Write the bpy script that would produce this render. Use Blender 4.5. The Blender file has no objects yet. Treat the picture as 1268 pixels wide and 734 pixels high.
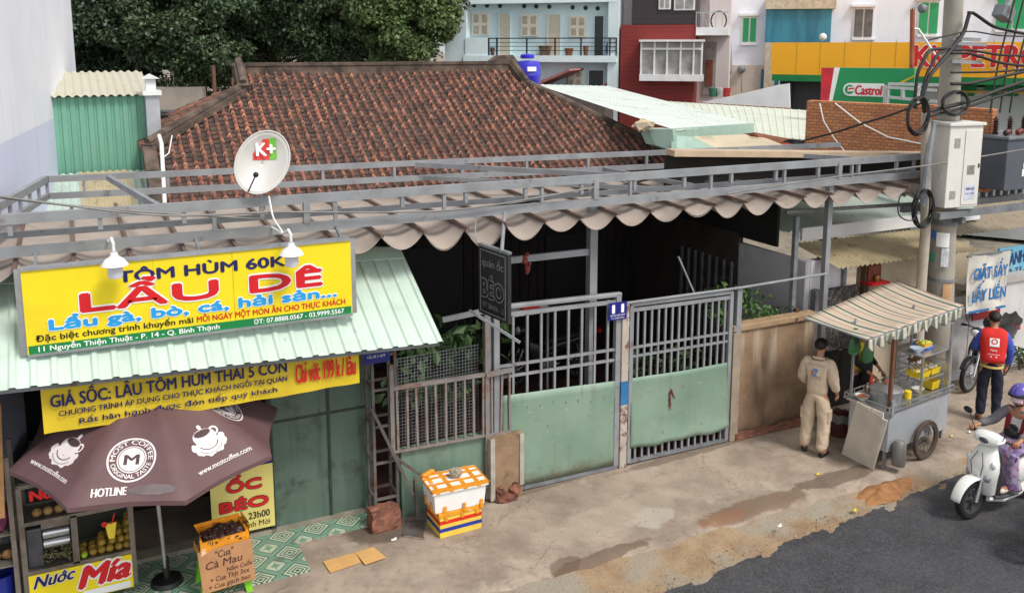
import bpy, bmesh, math, random
import numpy as np
from mathutils import Vector, Matrix
R = math.radians
random.seed(7); rng = np.random.default_rng(7)
scene = bpy.context.scene
COL = scene.collection

# ---------------- camera ----------------
YAW, PITCH, CH = R(25.898), R(9.4), 5.7
CAM = Vector((-6.4976, -9.9160, CH))
FPX, PPX, PPY, IW, IH = 1125.68, 634.0, 244.35, 1268.0, 734.0
cd = bpy.data.cameras.new('camera'); cam = bpy.data.objects.new('camera', cd); COL.objects.link(cam)
cam.location = CAM; cam.rotation_euler = (math.pi/2-PITCH, 0, -YAW)
cd.sensor_width = 36; cd.sensor_fit = 'HORIZONTAL'; cd.lens = FPX/IW*36
cd.shift_y = (PPY-IH/2)/IW
cd.clip_start = .1; cd.clip_end = 2000
scene.camera = cam

# ---------------- light: bright overcast ----------------
SUN_EL, SUN_ROT = R(54), R(158)       # sun_rotation clockwise from +Y
w = bpy.data.worlds.new('World'); scene.world = w; w.use_nodes = True
wn = w.node_tree; bg = wn.nodes['Background']
sky = wn.nodes.new('ShaderNodeTexSky'); sky.sky_type = 'NISHITA'; sky.sun_disc = False
sky.sun_elevation = SUN_EL; sky.sun_rotation = SUN_ROT
sky.air_density = 1.0; sky.dust_density = 1.0; sky.ozone_density = 1.0
hs = wn.nodes.new('ShaderNodeHueSaturation'); hs.inputs['Saturation'].default_value = .12
wn.links.new(sky.outputs[0], hs.inputs['Color']); wn.links.new(hs.outputs[0], bg.inputs['Color'])
bg.inputs['Strength'].default_value = .15
sd = bpy.data.lights.new('sun', 'SUN'); sun = bpy.data.objects.new('sun', sd); COL.objects.link(sun)
sd.energy = 1.9; sd.angle = R(16); sd.color = (1.0, .94, .86)
dsun = Vector((math.sin(SUN_ROT)*math.cos(SUN_EL), math.cos(SUN_ROT)*math.cos(SUN_EL), math.sin(SUN_EL)))
sun.rotation_euler = dsun.to_track_quat('Z', 'Y').to_euler()
sun.location = (0, -5, 30)
vs = scene.view_settings
vs.view_transform = 'Standard'; vs.look = 'None'; vs.gamma = 1; vs.use_curve_mapping = False
vs.exposure = 0.5
scene.cycles.use_denoising = True
scene.cycles.max_bounces = 6

# ---------------- pixel -> place helpers (reference 1268x734) ----------------
FW = Vector((math.sin(YAW)*math.cos(PITCH), math.cos(YAW)*math.cos(PITCH), -math.sin(PITCH)))
RT = Vector((math.cos(YAW), -math.sin(YAW), 0)); UP = RT.cross(FW)
FH = Vector((math.sin(YAW), math.cos(YAW), 0))
def ray(px, py): return FW+RT*((px-PPX)/FPX)+UP*((PPY-py)/FPX)
def pZ(px, py, z=0):
    r = ray(px, py); return CAM+r*((z-CAM.z)/r.z)
def pY(px, py, y=0):
    r = ray(px, py); return CAM+r*((y-CAM.y)/r.y)
def pX(px, py, x=0):
    r = ray(px, py); return CAM+r*((x-CAM.x)/r.x)
def pH(px, py, h):
    r = ray(px, py); return CAM+r*(h/r.dot(FH))

# ---------------- materials ----------------
def lin(c):
    return tuple((((v/255+.055)/1.055)**2.4 if v/255 > .04045 else v/255/12.92) for v in c)+(1,)
MATS = {}
class NT:
    def __init__(s, name):
        s.m = bpy.data.materials.new(name); s.m.use_nodes = True; s.t = s.m.node_tree
        s.b = s.t.nodes['Principled BSDF']; s.out = s.t.nodes['Material Output']
        s.pos = s.n('ShaderNodeNewGeometry').outputs['Position']
    def n(s, ty, **kw):
        nd = s.t.nodes.new(ty)
        for k, v in kw.items(): setattr(nd, k, v)
        return nd
    def put(s, sock, v):
        if hasattr(v, 'links') or isinstance(v, bpy.types.NodeSocket): s.t.links.new(v, sock)
        else: sock.default_value = v
    def noise(s, scale, detail=4, vec=None, rough=.55, dist=0):
        nd = s.n('ShaderNodeTexNoise'); s.put(nd.inputs['Vector'], vec or s.pos)
        nd.inputs['Scale'].default_value = scale; nd.inputs['Detail'].default_value = detail
        nd.inputs['Roughness'].default_value = rough; nd.inputs['Distortion'].default_value = dist
        return nd.outputs['Fac']
    def step(s, v, lo, hi, a=0., b=1.):
        nd = s.n('ShaderNodeMapRange'); s.put(nd.inputs[0], v)
        for i, x in enumerate((lo, hi, a, b)): nd.inputs[i+1].default_value = x
        nd.interpolation_type = 'SMOOTHSTEP'
        return nd.outputs[0]
    def math(s, op, a, b=0., c=0.):
        nd = s.n('ShaderNodeMath', operation=op)
        s.put(nd.inputs[0], a); s.put(nd.inputs[1], b); s.put(nd.inputs[2], c); return nd.outputs[0]
    def mix(s, f, a, b, mode='MIX'):
        nd = s.n('ShaderNodeMix', data_type='RGBA', blend_type=mode)
        s.put(nd.inputs[0], f); s.put(nd.inputs[6], a); s.put(nd.inputs[7], b); return nd.outputs[2]
    def xyz(s, vec=None):
        nd = s.n('ShaderNodeSeparateXYZ'); s.put(nd.inputs[0], vec or s.pos); return nd.outputs
    def map(s, scale=(1, 1, 1), loc=(0, 0, 0), rot=(0, 0, 0), vec=None):
        nd = s.n('ShaderNodeMapping'); s.put(nd.inputs[0], vec or s.pos)
        nd.inputs['Location'].default_value = loc; nd.inputs['Scale'].default_value = scale; nd.inputs['Rotation'].default_value = rot
        return nd.outputs[0]
    def blob(s, cx, cy, rx, ry, rot=0, soft=.5, rag=.8, sc=3):
        """0..1 mask of a stain centred at (cx, cy) in world XY with a ragged edge"""
        x, y, z = s.xyz()
        dx = s.math('SUBTRACT', x, cx); dy = s.math('SUBTRACT', y, cy)
        c, sn = math.cos(rot), math.sin(rot)
        u = s.math('ADD', s.math('MULTIPLY', dx, c/rx), s.math('MULTIPLY', dy, sn/rx))
        v = s.math('ADD', s.math('MULTIPLY', dx, -sn/ry), s.math('MULTIPLY', dy, c/ry))
        d = s.math('SQRT', s.math('ADD', s.math('MULTIPLY', u, u), s.math('MULTIPLY', v, v)))
        d = s.math('ADD', d, s.math('MULTIPLY', s.math('SUBTRACT', s.noise(sc, 5), .5), rag*2))
        return s.step(d, 1-soft/2, 1+soft/2, 1, 0)
    def col(s, c): s.put(s.b.inputs['Base Color'], c)
    def bump(s, h, strength=.3, dist=.02):
        nd = s.n('ShaderNodeBump'); s.put(nd.inputs['Height'], h); nd.inputs['Strength'].default_value = strength; nd.inputs['Distance'].default_value = dist
        s.t.links.new(nd.outputs[0], s.b.inputs['Normal'])
    def done(s, rough=.6, metal=0, spec=None):
        s.put(s.b.inputs['Roughness'], rough); s.b.inputs['Metallic'].default_value = metal
        if spec is not None: s.b.inputs['Specular IOR Level'].default_value = spec
        return s.m
def mat(name, c, rough=.6, metal=0, var=.18, scale=5, dirt=None, dsc=3, dlo=.52, dhi=.7, damt=.8, bump=0, bsc=40, streak=0, spec=None):
    """plain surface: tone variation, optional dirt/rust colour in patches, vertical streaks and a fine bump"""
    if name in MATS: return MATS[name]
    s = NT(name); base = lin(c)
    f = s.noise(scale, 5)
    hi = tuple(min(1, v*(1+var)) for v in base[:3])+(1,); lo = tuple(v*(1-var) for v in base[:3])+(1,)
    cc = s.mix(s.step(f, .3, .7), lo, hi)
    if streak:
        f3 = s.noise(1, 5, vec=s.map((9, 9, .6)))
        cc = s.mix(s.math('MULTIPLY', s.step(f3, .5, .72), streak), cc, tuple(v*.35 for v in base[:3])+(1,))
    if dirt:
        f2 = s.noise(dsc, 7, rough=.65)
        cc = s.mix(s.math('MULTIPLY', s.step(f2, dlo, dhi), damt), cc, lin(dirt))
    s.col(cc)
    if bump: s.bump(s.noise(bsc, 4), bump, .01)
    MATS[name] = s.done(rough, metal, spec); return MATS[name]

# ---------------- mesh builder ----------------
WLOC = {}
class MB:
    def __init__(s, M=None): s.v = []; s.f = []; s.M = M or Matrix.Identity(4); s.attr = None
    def add(s, vs, fs):
        o = len(s.v); s.v += [s.M @ Vector(p) for p in vs]; s.f += [tuple(i+o for i in f) for f in fs]; return s
    def box(s, c, size, rot=None):
        x, y, z = [k/2 for k in size]
        P = [Vector((a, b, d)) for a in (-x, x) for b in (-y, y) for d in (-z, z)]
        if rot is not None: P = [rot @ p for p in P]
        c = Vector(c)
        return s.add([p+c for p in P], [(0, 1, 3, 2), (4, 6, 7, 5), (0, 4, 5, 1), (2, 3, 7, 6), (0, 2, 6, 4), (1, 5, 7, 3)])
    def mm(s, a, b): # box from min/max corners
        a, b = Vector(a), Vector(b); return s.box((a+b)/2, [abs(k) for k in (b-a)])
    def bar(s, p, q, w=.04, h=None, up=(0, 0, 1)):
        p, q = Vector(p), Vector(q); h = h or w; d = (q-p)
        if d.length < 1e-6: return s
        d.normalize(); u = Vector(up)
        if abs(d.dot(u)) > .98: u = Vector((0, 1, 0))
        a = d.cross(u).normalized()*w/2; b = a.cross(d).normalized()*h/2
        P = [p-a-b, p+a-b, p+a+b, p-a+b, q-a-b, q+a-b, q+a+b, q-a+b]
        return s.add(P, [(3, 2, 1, 0), (4, 5, 6, 7), (0, 1, 5, 4), (1, 2, 6, 5), (2, 3, 7, 6), (3, 0, 4, 7)])
    def tube(s, pts, r=.02, n=8, cap=True):
        pts = [Vector(p) for p in pts]; m = len(pts); rs = r if isinstance(r, (list, tuple)) else [r]*m
        V = []; a = None
        for i, p in enumerate(pts):
            d = (pts[min(i+1, m-1)]-pts[max(i-1, 0)])
            if d.length < 1e-9: d = Vector((0, 0, 1))
            d.normalize()
            if a is None:
                a = d.cross(Vector((0, 0, 1)) if abs(d.z) < .95 else Vector((1, 0, 0))).normalized()
            else: a = (a-d*a.dot(d)).normalized()
            b = d.cross(a)
            V += [p+(a*math.cos(2*math.pi*k/n)+b*math.sin(2*math.pi*k/n))*rs[i] for k in range(n)]
        F = [(i*n+k, i*n+(k+1) % n, (i+1)*n+(k+1) % n, (i+1)*n+k) for i in range(m-1) for k in range(n)]
        if cap: F += [tuple(range(n))[::-1], tuple((m-1)*n+k for k in range(n))]
        return s.add(V, F)
    def lathe(s, prof, c=(0, 0, 0), axis=(0, 0, 1), n=24):
        ax = Vector(axis).normalized(); q = Vector((0, 0, 1)).rotation_difference(ax); c = Vector(c)
        V = [c+q @ Vector((r*math.cos(2*math.pi*k/n), r*math.sin(2*math.pi*k/n), z)) for r, z in prof for k in range(n)]
        m = len(prof)
        return s.add(V, [(i*n+k, i*n+(k+1) % n, (i+1)*n+(k+1) % n, (i+1)*n+k) for i in range(m-1) for k in range(n)])
    def ball(s, c, r, n=12, m=8):
        r = r if isinstance(r, (list, tuple)) else (r, r, r); c = Vector(c)
        V = [c+Vector((r[0]*math.sin(math.pi*i/m)*math.cos(2*math.pi*k/n), r[1]*math.sin(math.pi*i/m)*math.sin(2*math.pi*k/n), r[2]*math.cos(math.pi*i/m))) for i in range(m+1) for k in range(n)]
        return s.add(V, [(i*n+k, (i+1)*n+k, (i+1)*n+(k+1) % n, i*n+(k+1) % n) for i in range(m) for k in range(n)])
    def poly(s, pts): return s.add(pts, [tuple(range(len(pts)))])
    def prism(s, pts, ext):
        pts = [Vector(p) for p in pts]; e = Vector(ext); n = len(pts)
        return s.add(pts+[p+e for p in pts], [tuple(range(n))[::-1], tuple(range(n, 2*n))]+[(k, (k+1) % n, n+(k+1) % n, n+k) for k in range(n)])
    def grid(s, fn, nu, nv):
        V = [fn(i/nu, j/nv) for j in range(nv+1) for i in range(nu+1)]; k = nu+1
        return s.add(V, [(j*k+i, j*k+i+1, (j+1)*k+i+1, (j+1)*k+i) for j in range(nv) for i in range(nu)])
    def loft(s, rings, cap=True):
        n = len(rings[0]); m = len(rings); V = [p for r in rings for p in r]
        F = [(i*n+k, i*n+(k+1) % n, (i+1)*n+(k+1) % n, (i+1)*n+k) for i in range(m-1) for k in range(n)]
        if cap: F += [tuple(range(n))[::-1], tuple((m-1)*n+k for k in range(n))]
        return s.add(V, F)
    def corrug(s, O, U, V_, pitch=.2, h=.025, nv=1, shape=(0, .12, .2, .45, .55)):
        """corrugated sheet: ribs run along V, repeat along U; trapezoid ribs"""
        O, U, V_ = Vector(O), Vector(U), Vector(V_); nrm = U.cross(V_).normalized()
        if nrm.z < -1e-3: nrm = -nrm
        L = U.length; n = max(1, round(L/pitch)); prof = []
        for i in range(n):
            a = i/n; b = 1/n
            prof += [(a, 0), (a+b*.55, 0), (a+b*.66, h), (a+b*.88, h)]
        prof.append((1, 0)); m = len(prof)
        P = [O+U*u+V_*(j/nv)+nrm*hh for j in range(nv+1) for u, hh in prof]
        return s.add(P, [(j*m+i, j*m+i+1, (j+1)*m+i+1, (j+1)*m+i) for j in range(nv) for i in range(m-1)])
    def wavy(s, O, U, V_, pitch=.08, h=.018, nv=1):
        O, U, V_ = Vector(O), Vector(U), Vector(V_); nrm = U.cross(V_).normalized()
        if nrm.z < -1e-3: nrm = -nrm
        n = max(1, round(U.length/pitch)); k = 6
        return s.grid(lambda u, v: O+U*u+V_*v+nrm*h*math.sin(2*math.pi*u*n), n*k, nv)
    def build(s, name, m, parent=None, smooth=False, bevel=0, thick=0, label=None, weld=False):
        me = bpy.data.meshes.new(name)
        if not s.v: s.box((0, 0, 0), (.01, .01, .01))
        lo = Vector((min(p.x for p in s.v), min(p.y for p in s.v), min(p.z for p in s.v)))
        hi = Vector((max(p.x for p in s.v), max(p.y for p in s.v), max(p.z for p in s.v)))
        c = (lo+hi)/2
        if parent is None: c.z = lo.z
        me.from_pydata([p-c for p in s.v], [], s.f); me.update()
        if weld:
            b_ = bmesh.new(); b_.from_mesh(me); bmesh.ops.remove_doubles(b_, verts=b_.verts[:], dist=2e-4); b_.to_mesh(me); b_.free()
        o = bpy.data.objects.new(name, me); COL.objects.link(o)
        if m: me.materials.append(m)
        if smooth:
            me.polygons.foreach_set('use_smooth', [True]*len(me.polygons))
            me.update()
            if smooth != 'all': me.set_sharp_from_angle(angle=R(40))
        place(o, c, parent)
        if thick:
            md = o.modifiers.new('thick', 'SOLIDIFY'); md.thickness = thick; md.offset = 0
        if bevel:
            md = o.modifiers.new('bevel', 'BEVEL'); md.width = bevel; md.segments = 2; md.limit_method = 'ANGLE'; md.angle_limit = R(40)
        if label: o['label'] = label
        return o
def place(o, wloc, parent):
    WLOC[o.name] = Vector(wloc)
    if parent is not None:
        o.parent = parent; o.location = Vector(wloc)-WLOC[parent.name]
    else: o.location = wloc
def tag(o, label, cat, group=None, kind=None):
    o['label'] = label; o['category'] = cat
    if group: o['group'] = group
    if kind: o['kind'] = kind
    return o
def struct(o, kind='structure'): o['kind'] = kind; return o
def thing(name, label, cat, loc, group=None):
    o = bpy.data.objects.new(name, None); COL.objects.link(o); o.empty_display_size = .1
    place(o, Vector(loc), None); return tag(o, label, cat, group)
def copy_tree(o, loc=None, label=None, rz=None):
    def rec(a, par):
        c = a.copy(); COL.objects.link(c)
        if par is not None: c.parent = par
        WLOC[c.name] = Vector(WLOC.get(a.name, (0, 0, 0)))
        for ch in list(a.children): rec(ch, c)
        return c
    c = rec(o, None)
    if loc is not None: c.location = loc; WLOC[c.name] = Vector(loc)
    if rz is not None: c.rotation_euler.z = rz
    if label: c['label'] = label
    return c

# ---------------- lettering ----------------
_tc = {}
def _glyphs(s, shear):
    k = (s, shear)
    if k in _tc: return _tc[k]
    c = bpy.data.curves.new('t', 'FONT'); c.body = s; c.shear = shear; c.resolution_u = 3
    o = bpy.data.objects.new('t', c); COL.objects.link(o)
    bpy.context.view_layer.update()
    me = o.evaluated_get(bpy.context.evaluated_depsgraph_get()).to_mesh()
    V = [tuple(v.co)[:2] for v in me.vertices]; F = [tuple(p.vertices) for p in me.polygons]
    o.evaluated_get(bpy.context.evaluated_depsgraph_get()).to_mesh_clear()
    bpy.data.objects.remove(o); bpy.data.curves.remove(c)
    _tc[k] = (V, F); return V, F
HORN = dict(zip('ưừứửữựơờớởỡợƯỪỨỬỮỰƠỜỚỞỠỢ', 'uùúủũụoòóỏõọUÙÚỦŨỤOÒÓỎÕỌ'))
def glyphs(s, shear=0):
    """the string with the Vietnamese horn letters drawn as plain letter + a small horn"""
    b = ''.join(HORN.get(c, c) for c in s)
    V, F = _glyphs(b, shear); V = list(V); F = list(F)
    for i, c in enumerate(s):
        if c in HORN:
            x = max(v[0] for v in _glyphs(b[:i]+'uoUO'['uoUO'.index(__import__('unicodedata').normalize('NFD', b[i])[0])], 0)[0])
            y = .69 if c.isupper() else .47
            x -= .02 if c.lower() in 'ưừứửữự' else .07
            k = len(V); pts = [(0, -.07), (.06, -.05), (.12, .02), (.12, .09), (.05, .09), (.05, .03), (0, 0)]
            V += [(x+p+shear*(y+r)*.4, y+r) for p, r in pts]; F += [tuple(range(k, k+7))]
    return V, F
CAPH = max(v[1] for v in _glyphs('H', 0)[0])
def text(s, O, U, Vv, width, cap, m, parent, bold=0, out=.004, outline=None, ol=.07, shear=0, name='lettering'):
    """flat lettering: O baseline start, U/V unit directions, fitted to width and cap height"""
    O, U, Vv = Vector(O), Vector(U).normalized(), Vector(Vv).normalized(); N = U.cross(Vv).normalized()
    V, F = glyphs(s, shear)
    if not V: return None
    x0 = min(v[0] for v in V); x1 = max(v[0] for v in V)
    sx = width/(x1-x0); sy = cap/CAPH; sb = min(sx, sy)
    def layer(mb, offs, e0):
        for i, (dx, dy) in enumerate(offs):
            mb.add([O+U*((v[0]-x0)*sx+dx*sb)+Vv*(v[1]*sy+dy*sb)+N*(e0+i*.00025) for v in V], F)
    res = None
    if outline:
        mb = MB(); layer(mb, [(ol*math.cos(a), ol*math.sin(a)) for a in [k*math.pi/4 for k in range(8)]], out)
        mb.build(name+'_outline', outline, parent)
        out += .004
    offs = [(0, 0)]
    if bold: offs += [(bold, 0), (-bold, 0), (0, bold*.7), (0, -bold*.7)]
    mb = MB(); layer(mb, offs, out)
    return mb.build(name, m, parent)
def ptextY(s, a, b, hpx, y, m, parent, **kw):
    """lettering on a plane of constant Y, baseline from pixel a to pixel b, cap height in pixels at a"""
    A, B, T = pY(*a, y), pY(*b, y), pY(a[0], a[1]-hpx, y)
    return text(s, A, B-A, (0, 0, 1), (B-A).length, (T-A).length, m, parent, **kw)
def prectY(mb, x0, y0, x1, y1, y, t=.02):
    """upright slab on plane Y spanning a pixel box (corner to corner)"""
    A, B = pY(x0, y0, y), pY(x1, y1, y)
    return mb.mm((A.x, y, B.z), (B.x, y+t, A.z))

# ---------------- palette ----------------
galv = mat('galvanised', (140, 143, 147), .5, .15, .15, 3, dirt=(110, 70, 48), dsc=5, dlo=.60, dhi=.72, damt=.6)
galv_d = mat('grey_painted_steel', (118, 122, 126), .5, .1, .2, 4, dirt=(96, 58, 40), dsc=6, dlo=.56, dhi=.7, damt=.7)
steel = mat('stainless', (190, 192, 195), .28, .85, .1, 6)
alu = mat('aluminium', (185, 188, 192), .38, .8, .12, 5)
black = mat('black_plastic', (22, 22, 24), .45, 0, .2)
rubber = mat('rubber', (24, 24, 25), .8, 0, .2, 20)
dark = mat('dark_wood', (26, 20, 18), .8, 0, .3)
white = mat('white_paint', (225, 226, 228), .5, 0, .05, 3, dirt=(150, 145, 138), dsc=2.5, dlo=.55, dhi=.8, damt=.4)
white_p = mat('white_plastic', (228, 228, 226), .35, 0, .04)
yel = mat('sign_yellow', (236, 212, 26), .42, 0, .03, 1.5, dirt=(205, 180, 40), dsc=1.2, damt=.4)
ink_blue = mat('ink_blue', (22, 24, 86), .45, 0, .05)
ink_red = mat('ink_red', (205, 22, 32), .42, 0, .05)
ink_white = mat('ink_white', (238, 240, 238), .5, 0, .03)
ink_sky = mat('ink_sky', (28, 150, 215), .45, 0, .05)
ink_green = mat('ink_green', (14, 122, 62), .45, 0, .06)
ink_black = mat('ink_black', (20, 20, 20), .5, 0, .05)
mint = mat('mint_sheet', (190, 209, 196), .45, .05, .06, 1.5, dirt=(150, 170, 150), dsc=2, dlo=.5, dhi=.8, damt=.5)
def m_gate():
    s = NT('gate_green_paint'); x, y, z = s.xyz()
    c = s.mix(s.step(s.noise(1.3, 5), .3, .7), lin((112, 138, 121)), lin((132, 154, 137)))
    c = s.mix(s.math('MULTIPLY', s.step(s.noise(2.6, 7, rough=.65), .52, .75), .5), c, lin((112, 124, 104)))
    c = s.mix(s.math('MULTIPLY', s.step(s.noise(1, 5, vec=s.map((11, 11, .9))), .58, .75), .35), c, lin((102, 92, 74)))
    low = s.step(s.math('ADD', z, s.math('MULTIPLY', s.noise(6, 6), .35)), .24, .46, 1, 0)
    c = s.mix(s.math('MULTIPLY', low, .6), c, lin((98, 82, 62)))
    c = s.mix(s.math('MULTIPLY', s.step(s.noise(9, 7, rough=.7), .64, .70), .85), c, lin((118, 70, 46)))
    c = s.mix(s.math('MULTIPLY', s.step(s.noise(14, 4), .66, .72), .4), c, lin((186, 196, 184)))
    s.col(c); s.bump(s.noise(2.2, 3), .25, .03); return s.done(.45)
gate_green = m_gate()
wood_ply = mat('plywood', (200, 192, 178), .7, 0, .08, 4, dirt=(130, 100, 70), dsc=4, dlo=.62, dhi=.75, damt=.6)
cardboard = mat('cardboard', (166, 122, 84), .85, 0, .1, 5)
concrete = mat('old_concrete', (140, 132, 118), .9, 0, .2, 3, dirt=(80, 72, 62), dsc=2.5, dlo=.5, dhi=.75, damt=.7, bump=.3, bsc=40)
skin_m = mat('skin', (176, 124, 96), .55, 0, .08, 12)
hair_m = mat('hair', (16, 14, 14), .6, 0, .2, 30)
def glass_mat():
    s = NT('clear_glass'); s.b.inputs['Base Color'].default_value = (.85, .9, .9, 1); s.b.inputs['Roughness'].default_value = .03
    s.b.inputs['Transmission Weight'].default_value = 0
    tr = s.n('ShaderNodeBsdfTransparent'); gl = s.n('ShaderNodeBsdfGlossy'); gl.inputs['Roughness'].default_value = .03
    fr = s.n('ShaderNodeLayerWeight'); fr.inputs['Blend'].default_value = .12
    mx = s.n('ShaderNodeMixShader'); s.t.links.new(fr.outputs[0], mx.inputs[0]); s.t.links.new(tr.outputs[0], mx.inputs[1]); s.t.links.new(gl.outputs[0], mx.inputs[2])
    s.t.links.new(mx.outputs[0], s.out.inputs['Surface']); return s.m
glass = glass_mat()

# =====================================================================
#  THE SETTING: ground, pavement, road
# =====================================================================
def m_pavement():
    s = NT('pavement_concrete')
    base = s.mix(s.step(s.noise(1.1, 7, rough=.65), .32, .68), lin((130, 115, 102)), lin((168, 152, 136)))
    base = s.mix(s.math('MULTIPLY', s.step(s.noise(9, 6, rough=.7), .5, .75), .45), base, lin((96, 86, 74)))
    sp = s.noise(60, 3); base = s.mix(s.math('MULTIPLY', s.step(sp, .62, .74), .55), base, lin((78, 70, 60)))
    base = s.mix(s.math('MULTIPLY', s.step(s.noise(2.6, 6, vec=s.map((1, 1, 1), (31, 5, 0))), .58, .7), .5), base, lin((172, 164, 150)))
    # cracks
    vo = s.n('ShaderNodeTexVoronoi', feature='DISTANCE_TO_EDGE'); s.put(vo.inputs['Vector'], s.map((.55, .8, 1), vec=None)); vo.inputs['Scale'].default_value = 1
    wob = s.math('ADD', vo.outputs['Distance'], s.math('MULTIPLY', s.math('SUBTRACT', s.noise(4, 5), .5), .16))
    ck = s.step(s.math('ABSOLUTE', wob), .0, .007, 1, 0)
    base = s.mix(s.math('MULTIPLY', ck, .3), base, lin((66, 58, 50)))
    def bl(c, e, ry, colr, amt, rag=.55, sc=3.5, soft=.3):
        nonlocal base
        A, B = pZ(*c), pZ(*e); d = B-A
        base = s.mix(s.math('MULTIPLY', s.blob(A.x, A.y, d.length, ry, math.atan2(d.y, d.x), soft, rag, sc), amt), base, lin(colr))
    bl((935, 626), (1000, 606), .17, (106, 84, 66), .75)
    bl((895, 640), (925, 630), .1, (136, 92, 62), .5)
    bl((740, 690), (800, 668), .10, (92, 70, 54), .7, .8)
    bl((1040, 590), (1090, 575), .16, (86, 70, 58), .7, .7)
    bl((808, 640), (830, 630), .2, (176, 168, 158), .6, .9)
    bl((700, 700), (720, 690), .12, (86, 66, 50), .6, .9)
    bl((470, 655), (510, 645), .28, (78, 66, 56), .75, .5)
    bl((640, 610), (720, 590), .09, (96, 84, 70), .6, .5)
    bl((850, 562), (930, 540), .09, (98, 84, 70), .6, .5)
    bl((1110, 552), (1160, 540), .5, (84, 74, 64), .55, .5)
    bl((960, 655), (1060, 615), .1, (150, 108, 70), .6, .9)
    bl((760, 640), (840, 610), .3, (170, 158, 140), .4, .7)
    s.col(base)
    s.bump(s.math('ADD', s.math('ADD', s.noise(45, 5), s.math('MULTIPLY', s.noise(3, 4), 1.5)), s.math('MULTIPLY', ck, -.6)), .35, .02)
    return s.done(.88)
def m_asphalt():
    s = NT('asphalt')
    v = s.n('ShaderNodeTexVoronoi'); s.put(v.inputs['Vector'], s.pos); v.inputs['Scale'].default_value = 55
    base = s.mix(s.step(s.noise(2, 5), .3, .7), lin((46, 46, 50)), lin((62, 62, 66)))
    base = s.mix(s.step(v.outputs['Color'], .3, .95, 0, .6), base, lin((92, 92, 96)))
    base = s.mix(s.math('MULTIPLY', s.step(s.noise(140, 2), .64, .7), .6), base, lin((128, 126, 122)))
    x, y, z = s.xyz()
    base = s.mix(s.math('MULTIPLY', s.step(s.noise(1, 4, vec=s.map((.25, 2.6, 1))), .52, .68), .35), base, lin((84, 82, 82)))
    base = s.mix(s.math('MULTIPLY', s.step(s.noise(1, 5, vec=s.map((.5, 1.2, 1), (7, 3, 0))), .6, .75), .35), base, lin((116, 102, 86)))
    s.col(base); s.bump(s.math('ADD', v.outputs['Distance'], s.noise(90, 3)), .6, .012)
    return s.done(.82)
def m_dirt():
    s = NT('orange_dirt')
    base = s.mix(s.step(s.noise(2.2, 7, rough=.65), .3, .7), lin((136, 108, 80)), lin((164, 142, 114)))
    base = s.mix(s.step(s.noise(1.3, 6, rough=.6), .44, .6), base, lin((148, 138, 122)))
    base = s.mix(s.math('MULTIPLY', s.step(s.noise(24, 5, rough=.7), .55, .75), .6), base, lin((94, 66, 44)))
    s.col(base); s.bump(s.noise(35, 6), .6, .03); return s.done(.95)
PAVE, ASPH, DIRT = m_pavement(), m_asphalt(), m_dirt()
g = MB(); g.add([(-400, -400, -.13), (400, -400, -.13), (400, 700, -.13), (-400, 700, -.13)], [(0, 1, 2, 3)])
struct(g.build('ground', concrete))
# pavement slab with a worn sloped kerb
def kedge(x): return -1.74+.02*math.sin(x*1.7)+.015*math.sin(x*4.3+1)
def pav(u, v):
    x = -16+58*u; prof = [(6.5, 0), (0, 0), (None, 0), (None, -.015), (None, -.075), (None, -.11)]
    j = min(5, round(v*5)); y, z = prof[j]
    if y is None: y = kedge(x)-[0, 0, 0, .05, .19, .21][j]
    if j >= 4: z += .008*math.sin(x*5.1)
    return (x, y, z)
struct(MB().grid(pav, 400, 5).build('pavement', PAVE, smooth=True))
# strip of orange earth between kerb and asphalt
def redge(x):
    b = -2.56+.088*(x+1.2)
    b = min(b, -2.1)
    return b+.012*math.sin(x*2.1)+.008*math.sin(x*7.7+2)+.012*math.sin(x*17)+.012*math.sin(x*41+1)+.008*math.sin(x*83)
def dstrip(u, v):
    x = -14+40*u; y0 = kedge(x)-.12; y1 = redge(x)-.25
    z = -.045-.055*min(1, v*2.2)+.012*math.sin(x*9+v*5)*math.sin(v*9+x*3)
    return (x, y0+(y1-y0)*v, z)
struct(MB().grid(dstrip, 500, 10).build('dirt_strip', DIRT, smooth=True))
mc = pZ(1095, 605, -.05)
def mound(u, v):
    a = 2*math.pi*u; r = v*(1+.18*math.sin(3*a+1)+.08*math.sin(7*a)); x = mc.x+.62*r*math.cos(a); y = mc.y+.20*r*math.sin(a)+.06*r*math.cos(a)
    return (x, y, -.06+.075*max(0, 1-v*v)+.008*math.sin(x*23)*math.sin(y*31)-.03*v)
struct(MB().grid(mound, 48, 10).build('dirt_mound', mat('red_earth', (148, 104, 66), .95, 0, .25, 7, dirt=(110, 70, 40), dsc=9, bump=.5, bsc=35), smooth=True))
def road(u, v):
    x = -20+70*u; y0 = redge(x); vv = v**1.6
    return (x, y0+(-12-y0)*vv, -.085+.012*min(1, v*8)-.012)
struct(MB().grid(road, 900, 12).build('road', ASPH, smooth=True))
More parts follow.
